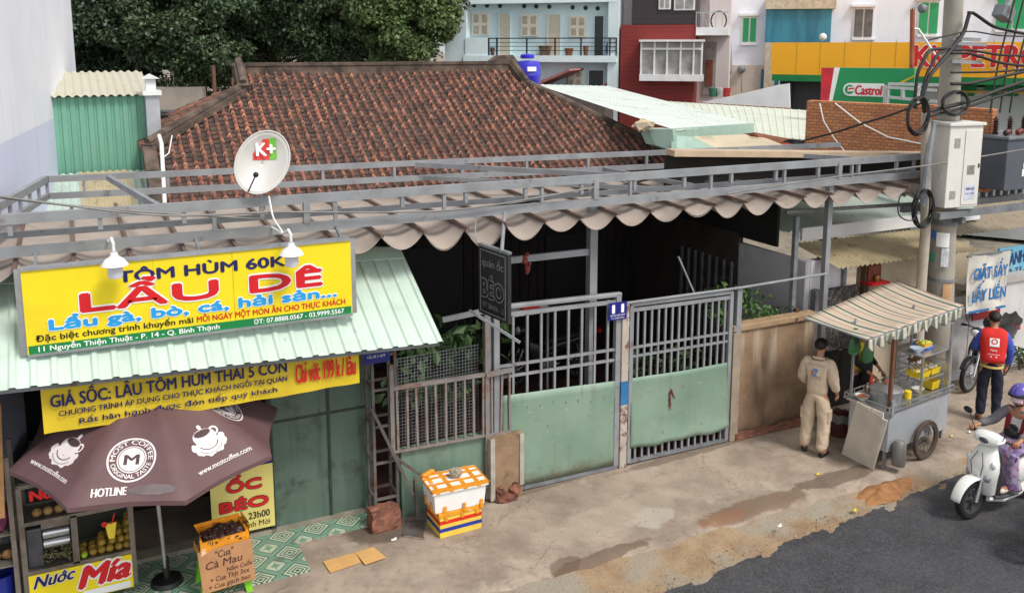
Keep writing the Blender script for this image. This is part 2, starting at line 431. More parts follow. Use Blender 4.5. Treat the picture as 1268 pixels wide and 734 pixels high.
# loose grit along the broken asphalt edge and on the earth strip
def grit(name, n, m, smin, smax, posf):
    q = MB()
    for _ in range(n):
        x, y, z = posf(); s_ = random.uniform(smin, smax)**1.0
        P = [(x+s_*random.uniform(.5, 1)*math.cos(a), y+s_*random.uniform(.5, 1)*math.sin(a), z) for a in (0, 1.5, 3.1, 4.6)]
        q.add(P+[(x+s_*.2, y, z+s_*random.uniform(.5, .9))], [(0, 1, 4), (1, 2, 4), (2, 3, 4), (3, 0, 4)])
    return struct(q.build(name, m), 'stuff')
def gp1():
    x = random.uniform(-3.5, 6.5); return (x, redge(x)+random.gauss(.02, .14), -.088)
def gp2():
    x = random.uniform(-3.5, 6.5); a_, b_ = kedge(x)-.25, redge(x); return (x, random.uniform(b_, a_), -.09)
def gp3():
    x = random.uniform(-4, 6.5); return (x, kedge(x)+abs(random.gauss(0, .5))+.02, .0)
grit('asphalt_grit', 420, mat('grit_dark', (72, 68, 66), .9, 0, .3, 20), .004, .014, gp1)
grit('pale_gravel', 450, mat('grit_pale', (150, 136, 116), .9, 0, .3, 20), .006, .020, gp2)
grit('pavement_dust', 500, mat('grit_brown', (110, 92, 74), .9, 0, .3, 20), .004, .012, gp3)
# green patterned tiles in front of the food kiosk
def m_tiles():
    s = NT('green_tiles'); x, y, z = s.xyz()
    S = 1/.40
    fx = s.math('ABSOLUTE', s.math('SUBTRACT', s.math('FRACT', s.math('MULTIPLY', x, S)), .5))
    fy = s.math('ABSOLUTE', s.math('SUBTRACT', s.math('FRACT', s.math('MULTIPLY', y, S)), .5))
    d = s.math('ADD', fx, fy)
    cream, grn, drk = lin((178, 190, 168)), lin((112, 152, 132)), lin((70, 88, 78))
    c = s.mix(s.step(d, .0, .001), cream, cream)
    def ring(lo, hi, colr):
        nonlocal c
        m = s.math('MULTIPLY', s.step(d, lo-.008, lo+.008), s.step(d, hi-.008, hi+.008, 1, 0)); c = s.mix(m, c, colr)
    ring(.0, .07, drk); ring(.13, .19, drk); ring(.26, .31, drk); ring(.40, .46, drk); ring(.46, .66, grn); ring(.66, .70, drk); ring(.70, .86, cream); ring(.86, 1.2, grn)
    e = s.math('MAXIMUM', fx, fy); c = s.mix(s.step(e, .488, .495), c, lin((120, 124, 112)))
    c = s.mix(s.math('MULTIPLY', s.step(s.noise(5, 6), .5, .72), .55), c, lin((86, 82, 70)))
    s.col(c); return s.done(.42)
t_ = MB(); zt = .014
A = pZ(388, 703, .014); B = pZ(455, 640, .014)
t_.mm((-9, -.02, -.03), (-3.52, .42, zt)); t_.mm((-9, -.66, -.03), (-4.47, -.02, zt))
struct(t_.build('tiled_floor', m_tiles()))
# dark red courtyard floor
def m_court():
    s = NT('courtyard_tiles')
    br = s.n('ShaderNodeTexBrick'); s.put(br.inputs['Vector'], s.map((1, 1, 1))); br.offset = 0
    br.inputs['Scale'].default_value = 1; br.inputs['Brick Width'].default_value = .3; br.inputs['Row Height'].default_value = .3; br.inputs['Mortar Size'].default_value = .012
    br.inputs['Color1'].default_value = lin((74, 40, 34)); br.inputs['Color2'].default_value = lin((62, 34, 30)); br.inputs['Mortar'].default_value = lin((44, 30, 26))
    s.col(br.outputs['Color']); return s.done(.8)
struct(MB().mm((-3.42, .06, .0), (3.5, 8, .018)).build('courtyard_floor', m_court()))

# =====================================================================
#  OLD HOUSE with clay tile roof
# =====================================================================
RZ, RY, RS = 5.20, 8.0, .577          # ridge height / Y and slope
def roofz(y): return RZ-(RY-y)*RS
def m_rooftile():
    s = NT('clay_tiles')
    at = s.n('ShaderNodeAttribute', attribute_name='tile'); at.attribute_type = 'GEOMETRY'
    n1 = s.noise(7, 6, rough=.7); n2 = s.noise(1.1, 4); n3 = s.noise(30, 4)
    c = at.outputs['Color']
    c = s.mix(s.math('MULTIPLY', s.step(n1, .46, .66), .60), c, lin((58, 50, 47)))
    c = s.mix(s.math('MULTIPLY', s.step(n2, .40, .7), .35), c, lin((84, 70, 64)))
    c = s.mix(s.math('MULTIPLY', s.step(n3, .58, .72), .4), c, lin((120, 104, 92)))
    s.col(c); s.bump(n3, .3, .01); return s.done(.92)
TILE = m_rooftile()
def tile_roof(name, parent, x0, x1, ytop, ybot, pitch=.19, ct=.17, zf=roofz, swap=None):
    """rows of barrel tiles over flat channels; the columns run down the slope, each cut at the hip line"""
    V, F, C = [], [], []
    n = round((x1-x0)/pitch)
    pal_b = [lin(k) for k in ((140, 94, 78), (122, 84, 72), (110, 78, 68), (150, 108, 92), (98, 72, 64), (88, 68, 62), (80, 64, 59), (72, 60, 56))]
    pal_c = [lin(k) for k in ((84, 68, 62), (74, 61, 56), (96, 74, 66), (108, 80, 70), (70, 62, 58), (90, 78, 72))]
    prof = [(.0, 0), (.10, -.012), (.24, -.018), (.38, -.012), (.5, 0), (.54, .035), (.63, .062), (.75, .072), (.87, .062), (.96, .035), (1.0, 0)]
    for i in range(n):
        xa = x0+i*pitch; xm = xa+pitch/2; yt = ytop(xm); yb = ybot(xm)
        if yt <= yb+.1: continue
        L = (yt-yb); k = max(1, round(L/ct)); jit = random.uniform(-.012, .012)
        warm = random.random()
        for j in range(k):
            ya = yt-L*j/k; yc = yt-L*(j+1)/k-.02
            za, zc = zf(ya), zf(yc)
            b = len(V); sag = .02*math.sin(xa*1.3)*math.sin(ya*.9)
            lift = .012+random.uniform(-.004, .008); jj = jit+random.uniform(-.006, .006)
            for y, z, wd in ((ya, za-.004, .86), (yc, zc+lift, 1.0)):
                for u, h in prof:
                    uu = .75+(u-.75)*(wd if u >= .5 else 1)
                    V.append((xa+uu*pitch+(jj if u >= .5 else 0), y, z+h*(wd if u >= .5 else 1)+sag))
            m = len(prof)
            cb = pal_b[min(7, int(abs(random.gauss(2.0+1.6*warm, 1.9))))]; cc = random.choice(pal_c)
            for q in range(m-1):
                F.append((b+q, b+q+1, b+m+q+1, b+m+q)); C.append(cb if q >= 4 else cc)
            # front lip of the barrel tile
            b2 = len(V); 
            for u, h in prof[4:]:
                V.append((xa+u*pitch+jj, yc, zc+lift+h+sag)); V.append((xa+u*pitch+jj, yc+.002, zc+lift+h*.45-.02+sag))
            lip = lin(random.choice(((212, 138, 106), (196, 122, 92), (222, 156, 124), (124, 84, 70), (178, 108, 84), (110, 80, 70))))
            for q in range(len(prof)-5):
                F.append((b2+2*q, b2+2*q+2, b2+2*q+3, b2+2*q+1)); C.append(lip)
    me = bpy.data.meshes.new(name)
    if swap: V = [swap(*p) for p in V]
    c = Vector(V[len(V)//2]); me.from_pydata([Vector(p)-c for p in V], [], F); me.update()
    a = me.attributes.new('tile', 'FLOAT_COLOR', 'FACE'); a.data.foreach_set('color', np.array(C, dtype=np.float32).ravel())
    me.materials.append(TILE); o = bpy.data.objects.new(name, me); COL.objects.link(o); place(o, c, parent); return o
house = thing('old_house', 'low old house with a weathered red clay tile roof behind the steel pergola', 'house', (0, 8, 0))
def ytop(x):
    if x < -3.62: return 7.4-(-3.62-x)*1.4/1.69
    if x > 2.26: return 7.5-(x-2.26)*2.3/2.04
    return 7.96
def ybot(x): return 4.1
rf = tile_roof('roof', house, -5.33, 5.15, ytop, ybot, pitch=.165, ct=.112)
# left hip end: tiles falling away to the left
def swapL(x, y, z): # build along y -> rotate so that rows run toward -X
    return (-12.0+y, 16.0-x, z)
def zL(y): return 4.86+(y-8.36)*.474-.0      # y' = X + 12
tile_roof('hip_roof', house, 6.7, 9.9, lambda xx: 8.36-max(0, ((16-xx)-8.6))*1.3-max(0, (7.4-(16-xx)))*1.2, lambda xx: 6.55, zf=zL, swap=swapL, pitch=.165)
under = MB()
under.add([(-5.33, 4.1, roofz(4.1)-.06), (5.15, 4.1, roofz(4.1)-.06), (4.3, 5.2, roofz(5.2)-.06), (2.36, 7.5, roofz(7.5)-.06), (2.3, 8, RZ-.06), (-3.6, 8, RZ-.06), (-3.62, 7.4, roofz(7.4)-.06), (-5.33, 6, roofz(6)-.06)], [tuple(range(8))])
under.build('roof_boarding', dark, house)
mortar = mat('ridge_mortar', (98, 84, 74), .95, 0, .3, 4, dirt=(52, 44, 40), dsc=3, dlo=.42, dhi=.66, damt=.85, bump=.5, bsc=18)
rd = MB()
rd.mm((-3.66, 7.92, RZ-.1), (2.25, 8.12, RZ+.14)); rd.mm((-3.7, 7.9, RZ+.135), (2.2, 8.15, RZ+.195))
rd.prism([(1.65, 7.9, RZ+.17), (1.86, 7.9, RZ+.31), (2.18, 7.9, RZ+.325), (2.3, 7.9, RZ+.17)], (0, .26, 0))
def hipcap(a, b, wd=.26, h=.18):
    a, b = Vector(a), Vector(b); d = (b-a); k = 5
    for i in range(k):
        p = a+d*(i/k); q = a+d*((i+1)/k)+d.normalized()*.01
        rd.bar(p+Vector((0, 0, h/2)), q+Vector((0, 0, h/2)), wd-.03*(i % 2)*.3, h)
    rd.tube([a+Vector((0, 0, h+.03)), b+Vector((0, 0, h+.03))], .07, 8)
hipcap((-3.56, 8.0, RZ+.02), (-3.60, 7.34, roofz(7.34)), .2, .2)
hipcap((-3.58, 7.45, roofz(7.4)), (-5.40, 5.95, roofz(5.95)), .24, .12)
rd.mm((-5.45, 4.1, 2.7), (-5.28, 4.35, 3.05)); rd.bar((-5.38, 5.95, roofz(5.95)-.02), (-5.38, 4.1, roofz(4.1)-.02), .2, .26)
hipcap((2.16, 8.0, RZ+.1), (2.30, 7.48, roofz(7.48)-.05), .2, .1)
hipcap((2.30, 7.5, roofz(7.5)-.06), (4.38, 5.1, roofz(5.1)-.02), .2, .08)
hipcap((4.38, 5.1, roofz(5.1)), (5.2, 4.1, roofz(4.1)), .16, .08)
rd.build('ridge', mortar, house)
hw = MB()
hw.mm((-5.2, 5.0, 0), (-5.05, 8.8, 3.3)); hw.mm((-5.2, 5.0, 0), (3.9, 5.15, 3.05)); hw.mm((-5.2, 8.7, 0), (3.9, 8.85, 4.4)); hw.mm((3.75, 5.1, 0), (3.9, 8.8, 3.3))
hw.build('wall', mat('shade_dark_wall', (34, 29, 27), .9, 0, .3, 3), house)  # near-black wall colour carries the shade of the covered yard
# shutters and boards of the house front, inside the dark courtyard
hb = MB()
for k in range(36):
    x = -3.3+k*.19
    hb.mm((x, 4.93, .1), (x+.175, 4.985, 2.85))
hb.build('board_front', mat('shade_dark_boards', (30, 23, 21), .8, 0, .35, 2), house)  # boards coloured near black to stand for the yard's shade
for xa, xb in ((-1.6, -.3), (1.4, 2.4)): MB().mm((xa, 4.88, .05), (xb, 4.925, 2.2)).build('door', mat('shade_dark_door', (24, 22, 24), .7, 0, .3), house)  # door colour also darkened for the yard's shade
# lean-to black sheet and pole behind the left hip
s_ = MB()
a, b, c, d = pH(205, 150, 19.5), pH(325, 98, 22), pH(300, 120, 19.4), pH(232, 152, 18.6)
s_.prism([a, b, c, d], (0, 0, -.06)); tag(s_.build('tarpaulin', mat('black_tarp', (30, 30, 32), .6, 0, .3, 8)), 'black sheet roofing lying behind the left hip of the tile roof', 'tarpaulin')
cpipe = MB(); p0 = pY(204, 246, 3.9); cpipe.tube([pY(204, 252, 4.0), pY(200, 178, 4.6), pY(197, 168, 5.3)], .03, 8); cpipe.tube([pY(201, 196, 4.5), pY(209, 190, 4.6), pY(213, 168, 5.5)], .01, 6)
tag(cpipe.build('conduit_pipe', white_p, smooth=True), 'thin white conduit pipe rising in front of the left roof corner', 'pipe')
# blue water tank
tk = pH(653, 80, 21.0)
tank = thing('water_tank', 'deep blue plastic water tank standing behind the right end of the ridge', 'water tank', (tk.x, tk.y, 4.2))
TKZ = 4.05
bl = mat('tank_blue', (52, 50, 190), .38, 0, .06)
q = MB(); q.lathe([(.28, 0), (.3, .1), (.3, .85), (.31, .87), (.31, .9), (.3, .92), (.3, 1.12), (.27, 1.2), (.0, 1.22)], (tk.x, tk.y, 4.17), n=24)
q.build('tank_body', bl, tank, smooth=True)
q = MB(); q.lathe([(.15, 0), (.16, .02), (.16, .08), (.13, .1), (0, .11)], (tk.x, tk.y, 5.43), n=18); q.build('lid', bl, tank, smooth=True)
q = MB(); q.mm((tk.x-.16, tk.y-.33, 5.15), (tk.x+.06, tk.y-.3, 5.25)); q.build('tank_label', ink_white, tank)
q = MB(); q.mm((tk.x-.35, tk.y-.35, 4.1), (tk.x+.35, tk.y+.35, 4.215)); q.build('stand', galv_d, tank)

# =====================================================================
#  STEEL PERGOLA over the pavement line, canvas awning below it
# =====================================================================
perg = thing('steel_pergola', 'long grey galvanised steel box truss spanning above the canvas awning', 'pergola', (-.5, 1.4, 0))
CW = .075
def pxline(name, pts, w=CW, h=None, m=galv):
    q = MB()
    for a, b in zip(pts[:-1], pts[1:]): q.bar(a, b, w, h or w)
    return q.build(name, m, perg)
XL, XR = -9.2, 5.5
pxline('top_chord', [(XL, 0, 4.06), (XR, 0, 4.01)], .07, .1)
pxline('bottom_chord', [(XL, 0, 3.725), (XR, 0, 3.725)], .07, .1)
pxline('middle_chord', [(XL, .16, 3.885), (XR, .16, 3.76)], .05, .06)
def bk(x): return 3.1-(x+6.8)*.11
pxline('top_chord', [(-6.8, bk(-6.8), 4.02), (XR, bk(XR), 4.02)], .05, .08)
pxline('bottom_chord', [(-6.8, bk(-6.8), 3.80), (XR, bk(XR), 3.80)], .05, .08)
pxline('side_beam', [(-6.83, 3.12, 4.02), (-7.6, -.6, 4.02)], .06, .09)
pxline('side_beam', [(-6.83, 3.12, 3.8), (-7.6, -.6, 3.8)], .05, .07)
for i in range(10):
    t = i/9; x, y = -6.83-.77*t, 3.12-3.72*t
    pxline('strut', [(x, y, 3.82), (x, y, 4.0)], .04)
for i, x in enumerate(np.arange(-8.7, 5.4, .80)):
    pxline('strut', [(x, .0, 3.9-(x+8.7)*.007), (x, .0, 4.02)], .045)
for x in np.arange(-6.4, 5.4, 1.02):
    pxline('strut', [(x, bk(x), 3.83), (x, bk(x), 3.99)], .04)
for x in (-4.22, -.5, 3.7): pxline('strut', [(x, -.01, 3.77), (x, -.01, 4.02)], .07)
for x in np.arange(-5.2, 5.4, 1.31): pxline('strut', [(x, -.0, 3.77), (x, .0, 3.98)], .04)
for x, dx in ((-2.0, 2.0), (-6.1, .4), (3.2, .9)): pxline('cross_beam', [(x, bk(x), 4.0), (x+dx, 0, 4.035)], .05, .07)
pxline('cross_beam', [(-1.9, bk(-1.9), 3.8), (.6, .16, 3.8)], .04, .06)
pxline('cross_beam', [(1.0, bk(1.0), 3.8), (1.2, .16, 3.8)], .04, .06)
# posts
def post(name, label, x, y, z0, z1, w=.1, m=galv):
    return tag(MB().mm((x-w/2, y-w/2, z0), (x+w/2, y+w/2, z1)).build(name, m, bevel=.006), label, 'post')
post('steel_post', 'rusty grey square post behind the left gate carrying the pergola', -.41, .2, 0, 3.67, .115)
post('steel_post', 'grey square post between the pergola and the small tin roof on the right', 3.62, .07, 0, 3.67, .09)
post('steel_post', 'thinner grey post rising behind the stained wall, beside the plants', 3.17, .25, 0, 3.2, .075, galv_d)
tag(MB().bar(pY(632, 322, .2), pY(733, 311, .2), .05, .085).build('steel_rail', galv), 'horizontal grey rail running from the hanging black board to the rusty post', 'rail')
# small rusty ornament on the rail and the little shelf behind the gate
q = MB(); o_ = pY(653, 318, .16)
for k in range(9): q.ball(o_+Vector((random.uniform(-.03, .03), random.uniform(-.02, .02), -.03*k+.03)), random.uniform(.02, .045), 7, 5)
tag(q.build('hanging_ornament', mat('red_ornament', (120, 52, 40), .7, 0, .4, 20), smooth=True), 'small dark red ornament hanging from the horizontal rail', 'ornament')
sh = pY(655, 384, 1.2); tray = thing('wall_shelf', 'small pale tray shelf seen behind the left gate bars', 'shelf', sh)
MB().mm(sh+Vector((-.32, -.12, -.03)), sh+Vector((.32, .12, .02))).build('board', white_p, tray)
MB().mm(sh+Vector((-.12, -.06, .022)), sh+Vector((.14, .06, .1))).build('box', ink_red, tray)
MB().bar(sh+Vector((.3, 0, -.02)), sh+Vector((.3, 0, -1.9)), .03).build('leg', galv_d, tray)

# canvas awning: a sheet sagging between rods
aw = thing('canvas_awning', 'beige brown canvas awning sagging in scallops under the steel truss', 'awning', (-.9, 1.4, 3.5))
canv = mat('beige_canvas', (160, 148, 138), .85, 0, .09, 2.5, dirt=(120, 106, 97), dsc=1.6, dlo=.5, dhi=.75, damt=.7)
canv2 = mat('brown_canvas_hem', (104, 84, 76), .85, 0, .15, 5)
AX0, AX1, NB = -7.6, 5.35, 25
def aw_back(x): return 3.0-(x+6.8)*.09
def awz(x, y):
    return 3.60+.05*(y+.25)/3.2
bw = (AX1-AX0)/NB; sagk = [random.uniform(.13, .22) for _ in range(NB)]; sagk[9] = .24; sagk[10] = .26
def canvas(u, v):
    x = AX0+u*(AX1-AX0); k = min(NB-1, int(u*NB)); t = u*NB-k
    y0 = -.27-.02*math.sin(x*3); y = y0+(aw_back(x)-y0)*v
    sag = sagk[k]*(4*t*(1-t))**1.0*(.35+.65*math.exp(-v*9))
    return (x, y, awz(x, y)-sag+.012*math.sin(y*7+k))
MB().grid(canvas, NB*12, 14).build('canvas', canv, aw, smooth='all')
for k in range(NB+1):
    x = AX0+k*bw
    q = MB(); q.bar((x, -.34, awz(x, -.3)+.014), (x, aw_back(x), awz(x, 3)+.014), .04, .035); q.build('rod', canv2, aw)
    h_ = MB()
    if k < NB:
        pts = []
        for j in range(13):
            t = j/12; pts.append((x+bw*t, -.272-.02*math.sin((x+bw*t)*3), awz(x, -.27)-sagk[k]*(4*t*(1-t))**1.0-.002))
        h_.tube(pts, .004, 5); h_.build('hem', canv, aw)
# dark roof of the covered yard behind the awning
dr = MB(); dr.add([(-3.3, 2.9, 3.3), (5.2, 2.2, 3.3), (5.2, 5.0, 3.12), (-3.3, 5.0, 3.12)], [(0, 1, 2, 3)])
tag(dr.build('yard_roof', mat('shade_dark_tin', (48, 46, 46), .8, 0, .2), thick=.03), 'dark sheet roof between the canvas awning and the old house', 'roof')  # tin colour set dark to deepen the shade of the yard

# satellite dish
dc = pY(325, 201, -.05)
dish = thing('satellite_dish', 'pale grey satellite dish mounted on the truss above the yellow sign', 'satellite dish', (dc.x, dc.y, 4.05))
dn = (Vector((CAM.x+.6, CAM.y, CAM.z+1.6))-dc).normalized(); qd = Vector((0, 0, 1)).rotation_difference(dn); du = Vector((0, 0, 1)).cross(dn).normalized(); dv = dn.cross(du)
dm = mat('dish_grey', (196, 194, 190), .45, .1, .03, 4, dirt=(160, 155, 150), dsc=2, damt=.4)
tw = R(28); du, dv = du*math.cos(tw)-dv*math.sin(tw), dv*math.cos(tw)+du*math.sin(tw)
TU, TV = du*math.cos(tw)+dv*math.sin(tw), dv*math.cos(tw)-du*math.sin(tw)
def dish_pt(r, a, off=0): return dc+du*(.268*r*math.cos(a))+dv*(.355*r*math.sin(a))+dn*(.09*(r*r-1)+off)
q = MB(); q.grid(lambda u, v: dish_pt(max(v, .001), 2*math.pi*u), 40, 8); q.build('reflector', dm, dish, smooth='all', thick=.012, weld=True)
q = MB(); q.tube([dish_pt(1, 2*math.pi*k/40, .004) for k in range(41)], .01, 6); q.build('rim', dm, dish, smooth=True)
def dq(x0, x1, y0, y1, off): # patch that follows the bowl, in dish units
    def f(u, v):
        x, y = x0+(x1-x0)*u, y0+(y1-y0)*v; r = math.hypot(x, y); return dc+TU*(.277*x)+TV*(.355*y)+dn*(.09*(r*r-1)+off)
    return MB().grid(f, 6, 6)
dq(-.34, .30, .10, .72, .012).build('red_badge', mat('badge_red', (214, 62, 58), .5, 0, .03), dish)
dq(.30, .56, .10, .74, .012).build('green_badge', mat('badge_green', (112, 186, 60), .5, 0, .03), dish)
o_ = dc+du*(-.072)+dv*.075+dn*(-.075)
text('K+', dc+TU*(-.277*.19)+TV*(.355*.22)+dn*(-.06), TU, TV, .195, .134, ink_white, dish, bold=.04, out=.028)
q = MB(); q.tube([dc+dv*-.37+dn*-.02, dc+dv*-.2+dn*.22+du*-.0], .01, 6); q.build('feed_arm', galv_d, dish)
q = MB(); q.ball(dc+dv*-.19+dn*.25, .03, 10, 6); q.build('feed_horn', black, dish, smooth=True)
q = MB(); q.tube([dc+dn*-.1, dc+dn*-.16+dv*-.15, (dc.x, .0, 3.95)], .022, 8); q.build('mount', galv, dish, smooth=True)

# =====================================================================
#  FOOD KIOSK on the left: tin awning, sign, banner, walls
# =====================================================================
kiosk = thing('food_kiosk', 'low green sheet metal food kiosk under the pale green tin awning', 'kiosk', (-5.5, .9, 0))
KX0, KX1 = -9.0, -2.97
q = MB(); q.corrug((KX0, .45, 3.49), (KX1-KX0, 0, -.24), (0, -1.37, -.765), pitch=.172, h=.022, nv=3)
q.build('awning_sheet', mint, kiosk)
q = MB(); q.corrug((KX0, .45, 3.49), (KX1-KX0+.02, 0, -.24), (0, 2.6, -.45), pitch=.172, h=.022)
q.build('roof_sheet', mint, kiosk)
q = MB(); q.prism([(KX0, .6, 3.475), (KX0, .45, 3.54), (KX0, .28, 3.43), (KX0, .28, 3.42), (KX0, .45, 3.525), (KX0, .6, 3.465)], (KX1-KX0-.02, 0, -.24)); q.build('ridge_cap', mint, kiosk)
fr = MB()
for x in np.arange(-8.6, -2.9, .93): fr.bar((x, .43, 3.19-.04*(x-KX1)), (x, -.88, 2.46-.04*(x-KX1)), .035)
fr.bar((KX0, -.85, 2.695), (KX1-.03, -.85, 2.455), .04); fr.bar((KX0, .36, 3.36), (KX1-.03, .36, 3.12), .04)
fr.build('roof_frame', galv_d, kiosk)
kgreen = mat('kiosk_green_sheet', (88, 108, 96), .5, .05, .14, 2, dirt=(48, 54, 48), dsc=2.3, dlo=.5, dhi=.7, damt=.75, streak=.35, bump=.15, bsc=5)
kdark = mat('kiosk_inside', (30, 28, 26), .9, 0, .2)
for x0, x1 in ((-4.66, -3.975), (-3.965, -3.47)):
    MB().mm((x0, .34, .06), (x1, .37, 2.75)).build('wall_panel', kgreen, kiosk, bevel=.004)
q = MB(); q.mm((-4.68, .33, 1.36), (-3.47, .345, 1.39)); q.bar((-3.97, .335, .05), (-3.97, .335, 2.7), .03); q.mm((-4.7, .3, 0), (-4.64, .38, 2.75)); q.build('wall_trim', mat('dark_trim', (50, 58, 52), .6, 0, .3), kiosk)
q = MB(); q.mm((-9, .3, .014), (-3.47, .5, .065)); q.build('plinth', concrete, kiosk)
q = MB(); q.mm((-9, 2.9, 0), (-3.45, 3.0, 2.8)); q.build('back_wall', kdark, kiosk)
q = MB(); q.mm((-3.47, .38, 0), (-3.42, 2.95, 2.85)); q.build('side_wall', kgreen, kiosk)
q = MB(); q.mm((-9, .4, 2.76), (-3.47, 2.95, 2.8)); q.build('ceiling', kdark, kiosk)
for x, b in ((-7.42, .0),):
    MB().bar((x, .3, 0), (x, .3, 3.1), .06).build('post', galv_d, kiosk)
# dark counter and shelves far inside
kin = thing('kitchen_counter', 'dark kitchen counter deep inside the kiosk', 'counter', (-6, 1.8, 0))
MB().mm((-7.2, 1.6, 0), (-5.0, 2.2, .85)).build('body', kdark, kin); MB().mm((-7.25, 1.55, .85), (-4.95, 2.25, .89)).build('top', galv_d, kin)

SY = -.65
sign = thing('shop_sign', 'large yellow and green restaurant sign board standing on the pale tin awning', 'sign', (-5.4, SY, 2.78))
SA, SB = pY(24, 326, SY), pY(434, 389, SY)
SZ1 = pY(436, 296, SY).z-.0; SX0, SX1, SZ0 = pY(29, 380, SY).x, pY(435, 340, SY).x, pY(434, 389, SY).z
MB().mm((SX0, SY, SZ0), (SX1, SY+.1, SZ1)).build('panel', yel, sign)
gz = pY(31, 422, SY).z; gz = SZ0+.10*(SZ1-SZ0)+.01
MB().mm((SX0+.012, SY-.004, SZ0+.012), (SX1-.012, SY-.0015, gz)).build('address_strip', ink_green, sign)
q = MB()
for a, b in (((SX0, SZ0), (SX1, SZ0)), ((SX0, SZ1), (SX1, SZ1)), ((SX0, SZ0), (SX0, SZ1)), ((SX1, SZ0), (SX1, SZ1))): q.bar((a[0], SY+.04, a[1]), (b[0], SY+.04, b[1]), .115, .025)
q.build('frame', alu, sign)
W_, H_ = SX1-SX0, SZ1-SZ0
for fx in (.365, .605):
    MB().mm((SX0+W_*fx, SY-.0025, gz), (SX0+W_*fx+.006, SY-.001, SZ1)).build('panel_seam', mat('seam', (196, 176, 24), .5), sign)
def st(s, u0, u1, v, cap, m, **kw): # sign text in fractions of the board
    text(s, (SX0+W_*u0, SY-.0015, SZ0+H_*v), (1, 0, 0), (0, 0, 1), W_*(u1-u0), H_*cap, m, sign, **kw)
st('TÔM HÙM 60K', .262, .775, .745, .125, ink_blue, bold=.05)
st('LẨU', .155, .555, .445, .205, ink_red, bold=.06, outline=ink_white, ol=.105); st('DÊ', .66, .895, .445, .205, ink_red, bold=.06, outline=ink_white, ol=.105)
st('Lẩu gà, bò, cá, hải sản...', .065, .945, .275, .115, ink_sky, bold=.07, outline=ink_white, ol=.12)
st('Đặc biệt chương trình khuyến mãi', .025, .475, .155, .068, ink_black, bold=.022)
st('MỖI NGÀY MỘT MÓN ĂN CHO THỰC KHÁCH', .487, .975, .152, .07, ink_red, bold=.022)
st('11 Nguyễn Thiện Thuật - P. 14 - Q. Bình Thạnh', .03, .555, .036, .058, ink_white, bold=.02)
st('ĐT: 07.8888.0567 - 03.9999.5567', .665, .97, .034, .058, ink_white, bold=.02)
for x in (-6.9, -5.4, -3.9): MB().bar((x, SY+.08, SZ1-.2), (x, .0, 3.72), .03).build('bracket', galv_d, sign)

# hanging banner under the awning edge
BY = -.72
def bpx(px, py): return pY(px, py, BY)
bx0, bx1 = bpx(52, 508).x, bpx(445, 455).x
bz0, bz1 = bpx(445, 474).z, bpx(445, 433).z+.07
ban = thing('banner', 'yellow printed banner hanging below the tin awning edge', 'banner', ((bx0+bx1)/2, BY, bz0))
def byoff(u): return .015*math.sin(u*17)+.01*math.sin(u*41)
def banf(u, v):
    x = bx0+(bx1-bx0)*u; return (x, BY+.012+.010*math.sin(u*23+v*2)+.006*math.sin(u*51), bz0+(bz1-bz0)*v-.015*math.sin(math.pi*u)*(1-v))
q = MB(); q.grid(banf, 80, 4); q.build('cloth', mat('banner_yellow', (212, 184, 36), .55, 0, .06, 2, dirt=(170, 150, 40), dsc=1.5, damt=.5), ban, smooth='all')
BW, BH = bx1-bx0, bz1-bz0
def bt(s, u0, u1, v, cap, m, **kw):
    text(s, (bx0+BW*u0, BY-.006, bz0+BH*v), (1, 0, 0), (0, 0, 1), BW*(u1-u0), BH*cap, m, ban, **kw)
bt('GIÁ SỐC: LẨU TÔM HÙM THÁI 5 CON', .025, .745, .58, .26, ink_blue, bold=.03)
bt('CHƯƠNG TRÌNH ÁP DỤNG CHO THỰC KHÁCH NGỒI TẠI QUÁN', .045, .745, .36, .115, ink_blue, bold=.02)
bt('Rất hân hạnh được đón tiếp quý khách', .10, .71, .13, .115, ink_blue, bold=.025)
bt('Chỉ với: 199 k / lẩu', .775, .985, .26, .44, ink_red, bold=.05)
q = MB()
for u in (.005, .25, .5, .75, .995): q.tube([(bx0+BW*u, BY, bz1-.02), (bx0+BW*u, BY+.02, bz1+.22)], .004, 5)
q.build('cord', white_p, ban)

# two white enamel lamps on goosenecks in front of the sign
def lamp(px, py, label, top):
    c = pY(px, py, SY-.24)
    t = thing('gooseneck_lamp', label, 'lamp', (c.x, SY-.24, c.z-.2), 'white lamps in front of the yellow sign')
    q = MB(); q.lathe([(.0, .11), (.03, .11), (.035, .09), (.04, .075), (.08, .05), (.118, .0), (.122, -.01), (.115, -.006), (.07, .035), (.0, .04)], c, n=28); q.build('shade', white, t, smooth=True)
    q = MB(); q.lathe([(.0, .03), (.066, .028), (.07, 0), (.068, -.105), (.06, -.13), (.0, -.135)], c, n=24); q.build('glass_cover', mat('lamp_glass', (206, 206, 214), .25, 0, .03), t, smooth=True)
    q = MB(); tz = top; q.tube([c+Vector((0, 0, .12)), c+Vector((0, .0, .2)), c+Vector((-.01, .06, .235)), c+Vector((-.02, .14, .2)), (c.x-.02, SY+.05, c.z+.15), (c.x-.02, .0, 3.76)], .014, 8); q.build('arm', white, t, smooth=True)
    return t
lamp(142, 327, 'white gooseneck lamp hanging over the first letter of the yellow sign', 0)
lamp(361, 314, 'white gooseneck lamp hanging over the last word of the yellow sign', 0)

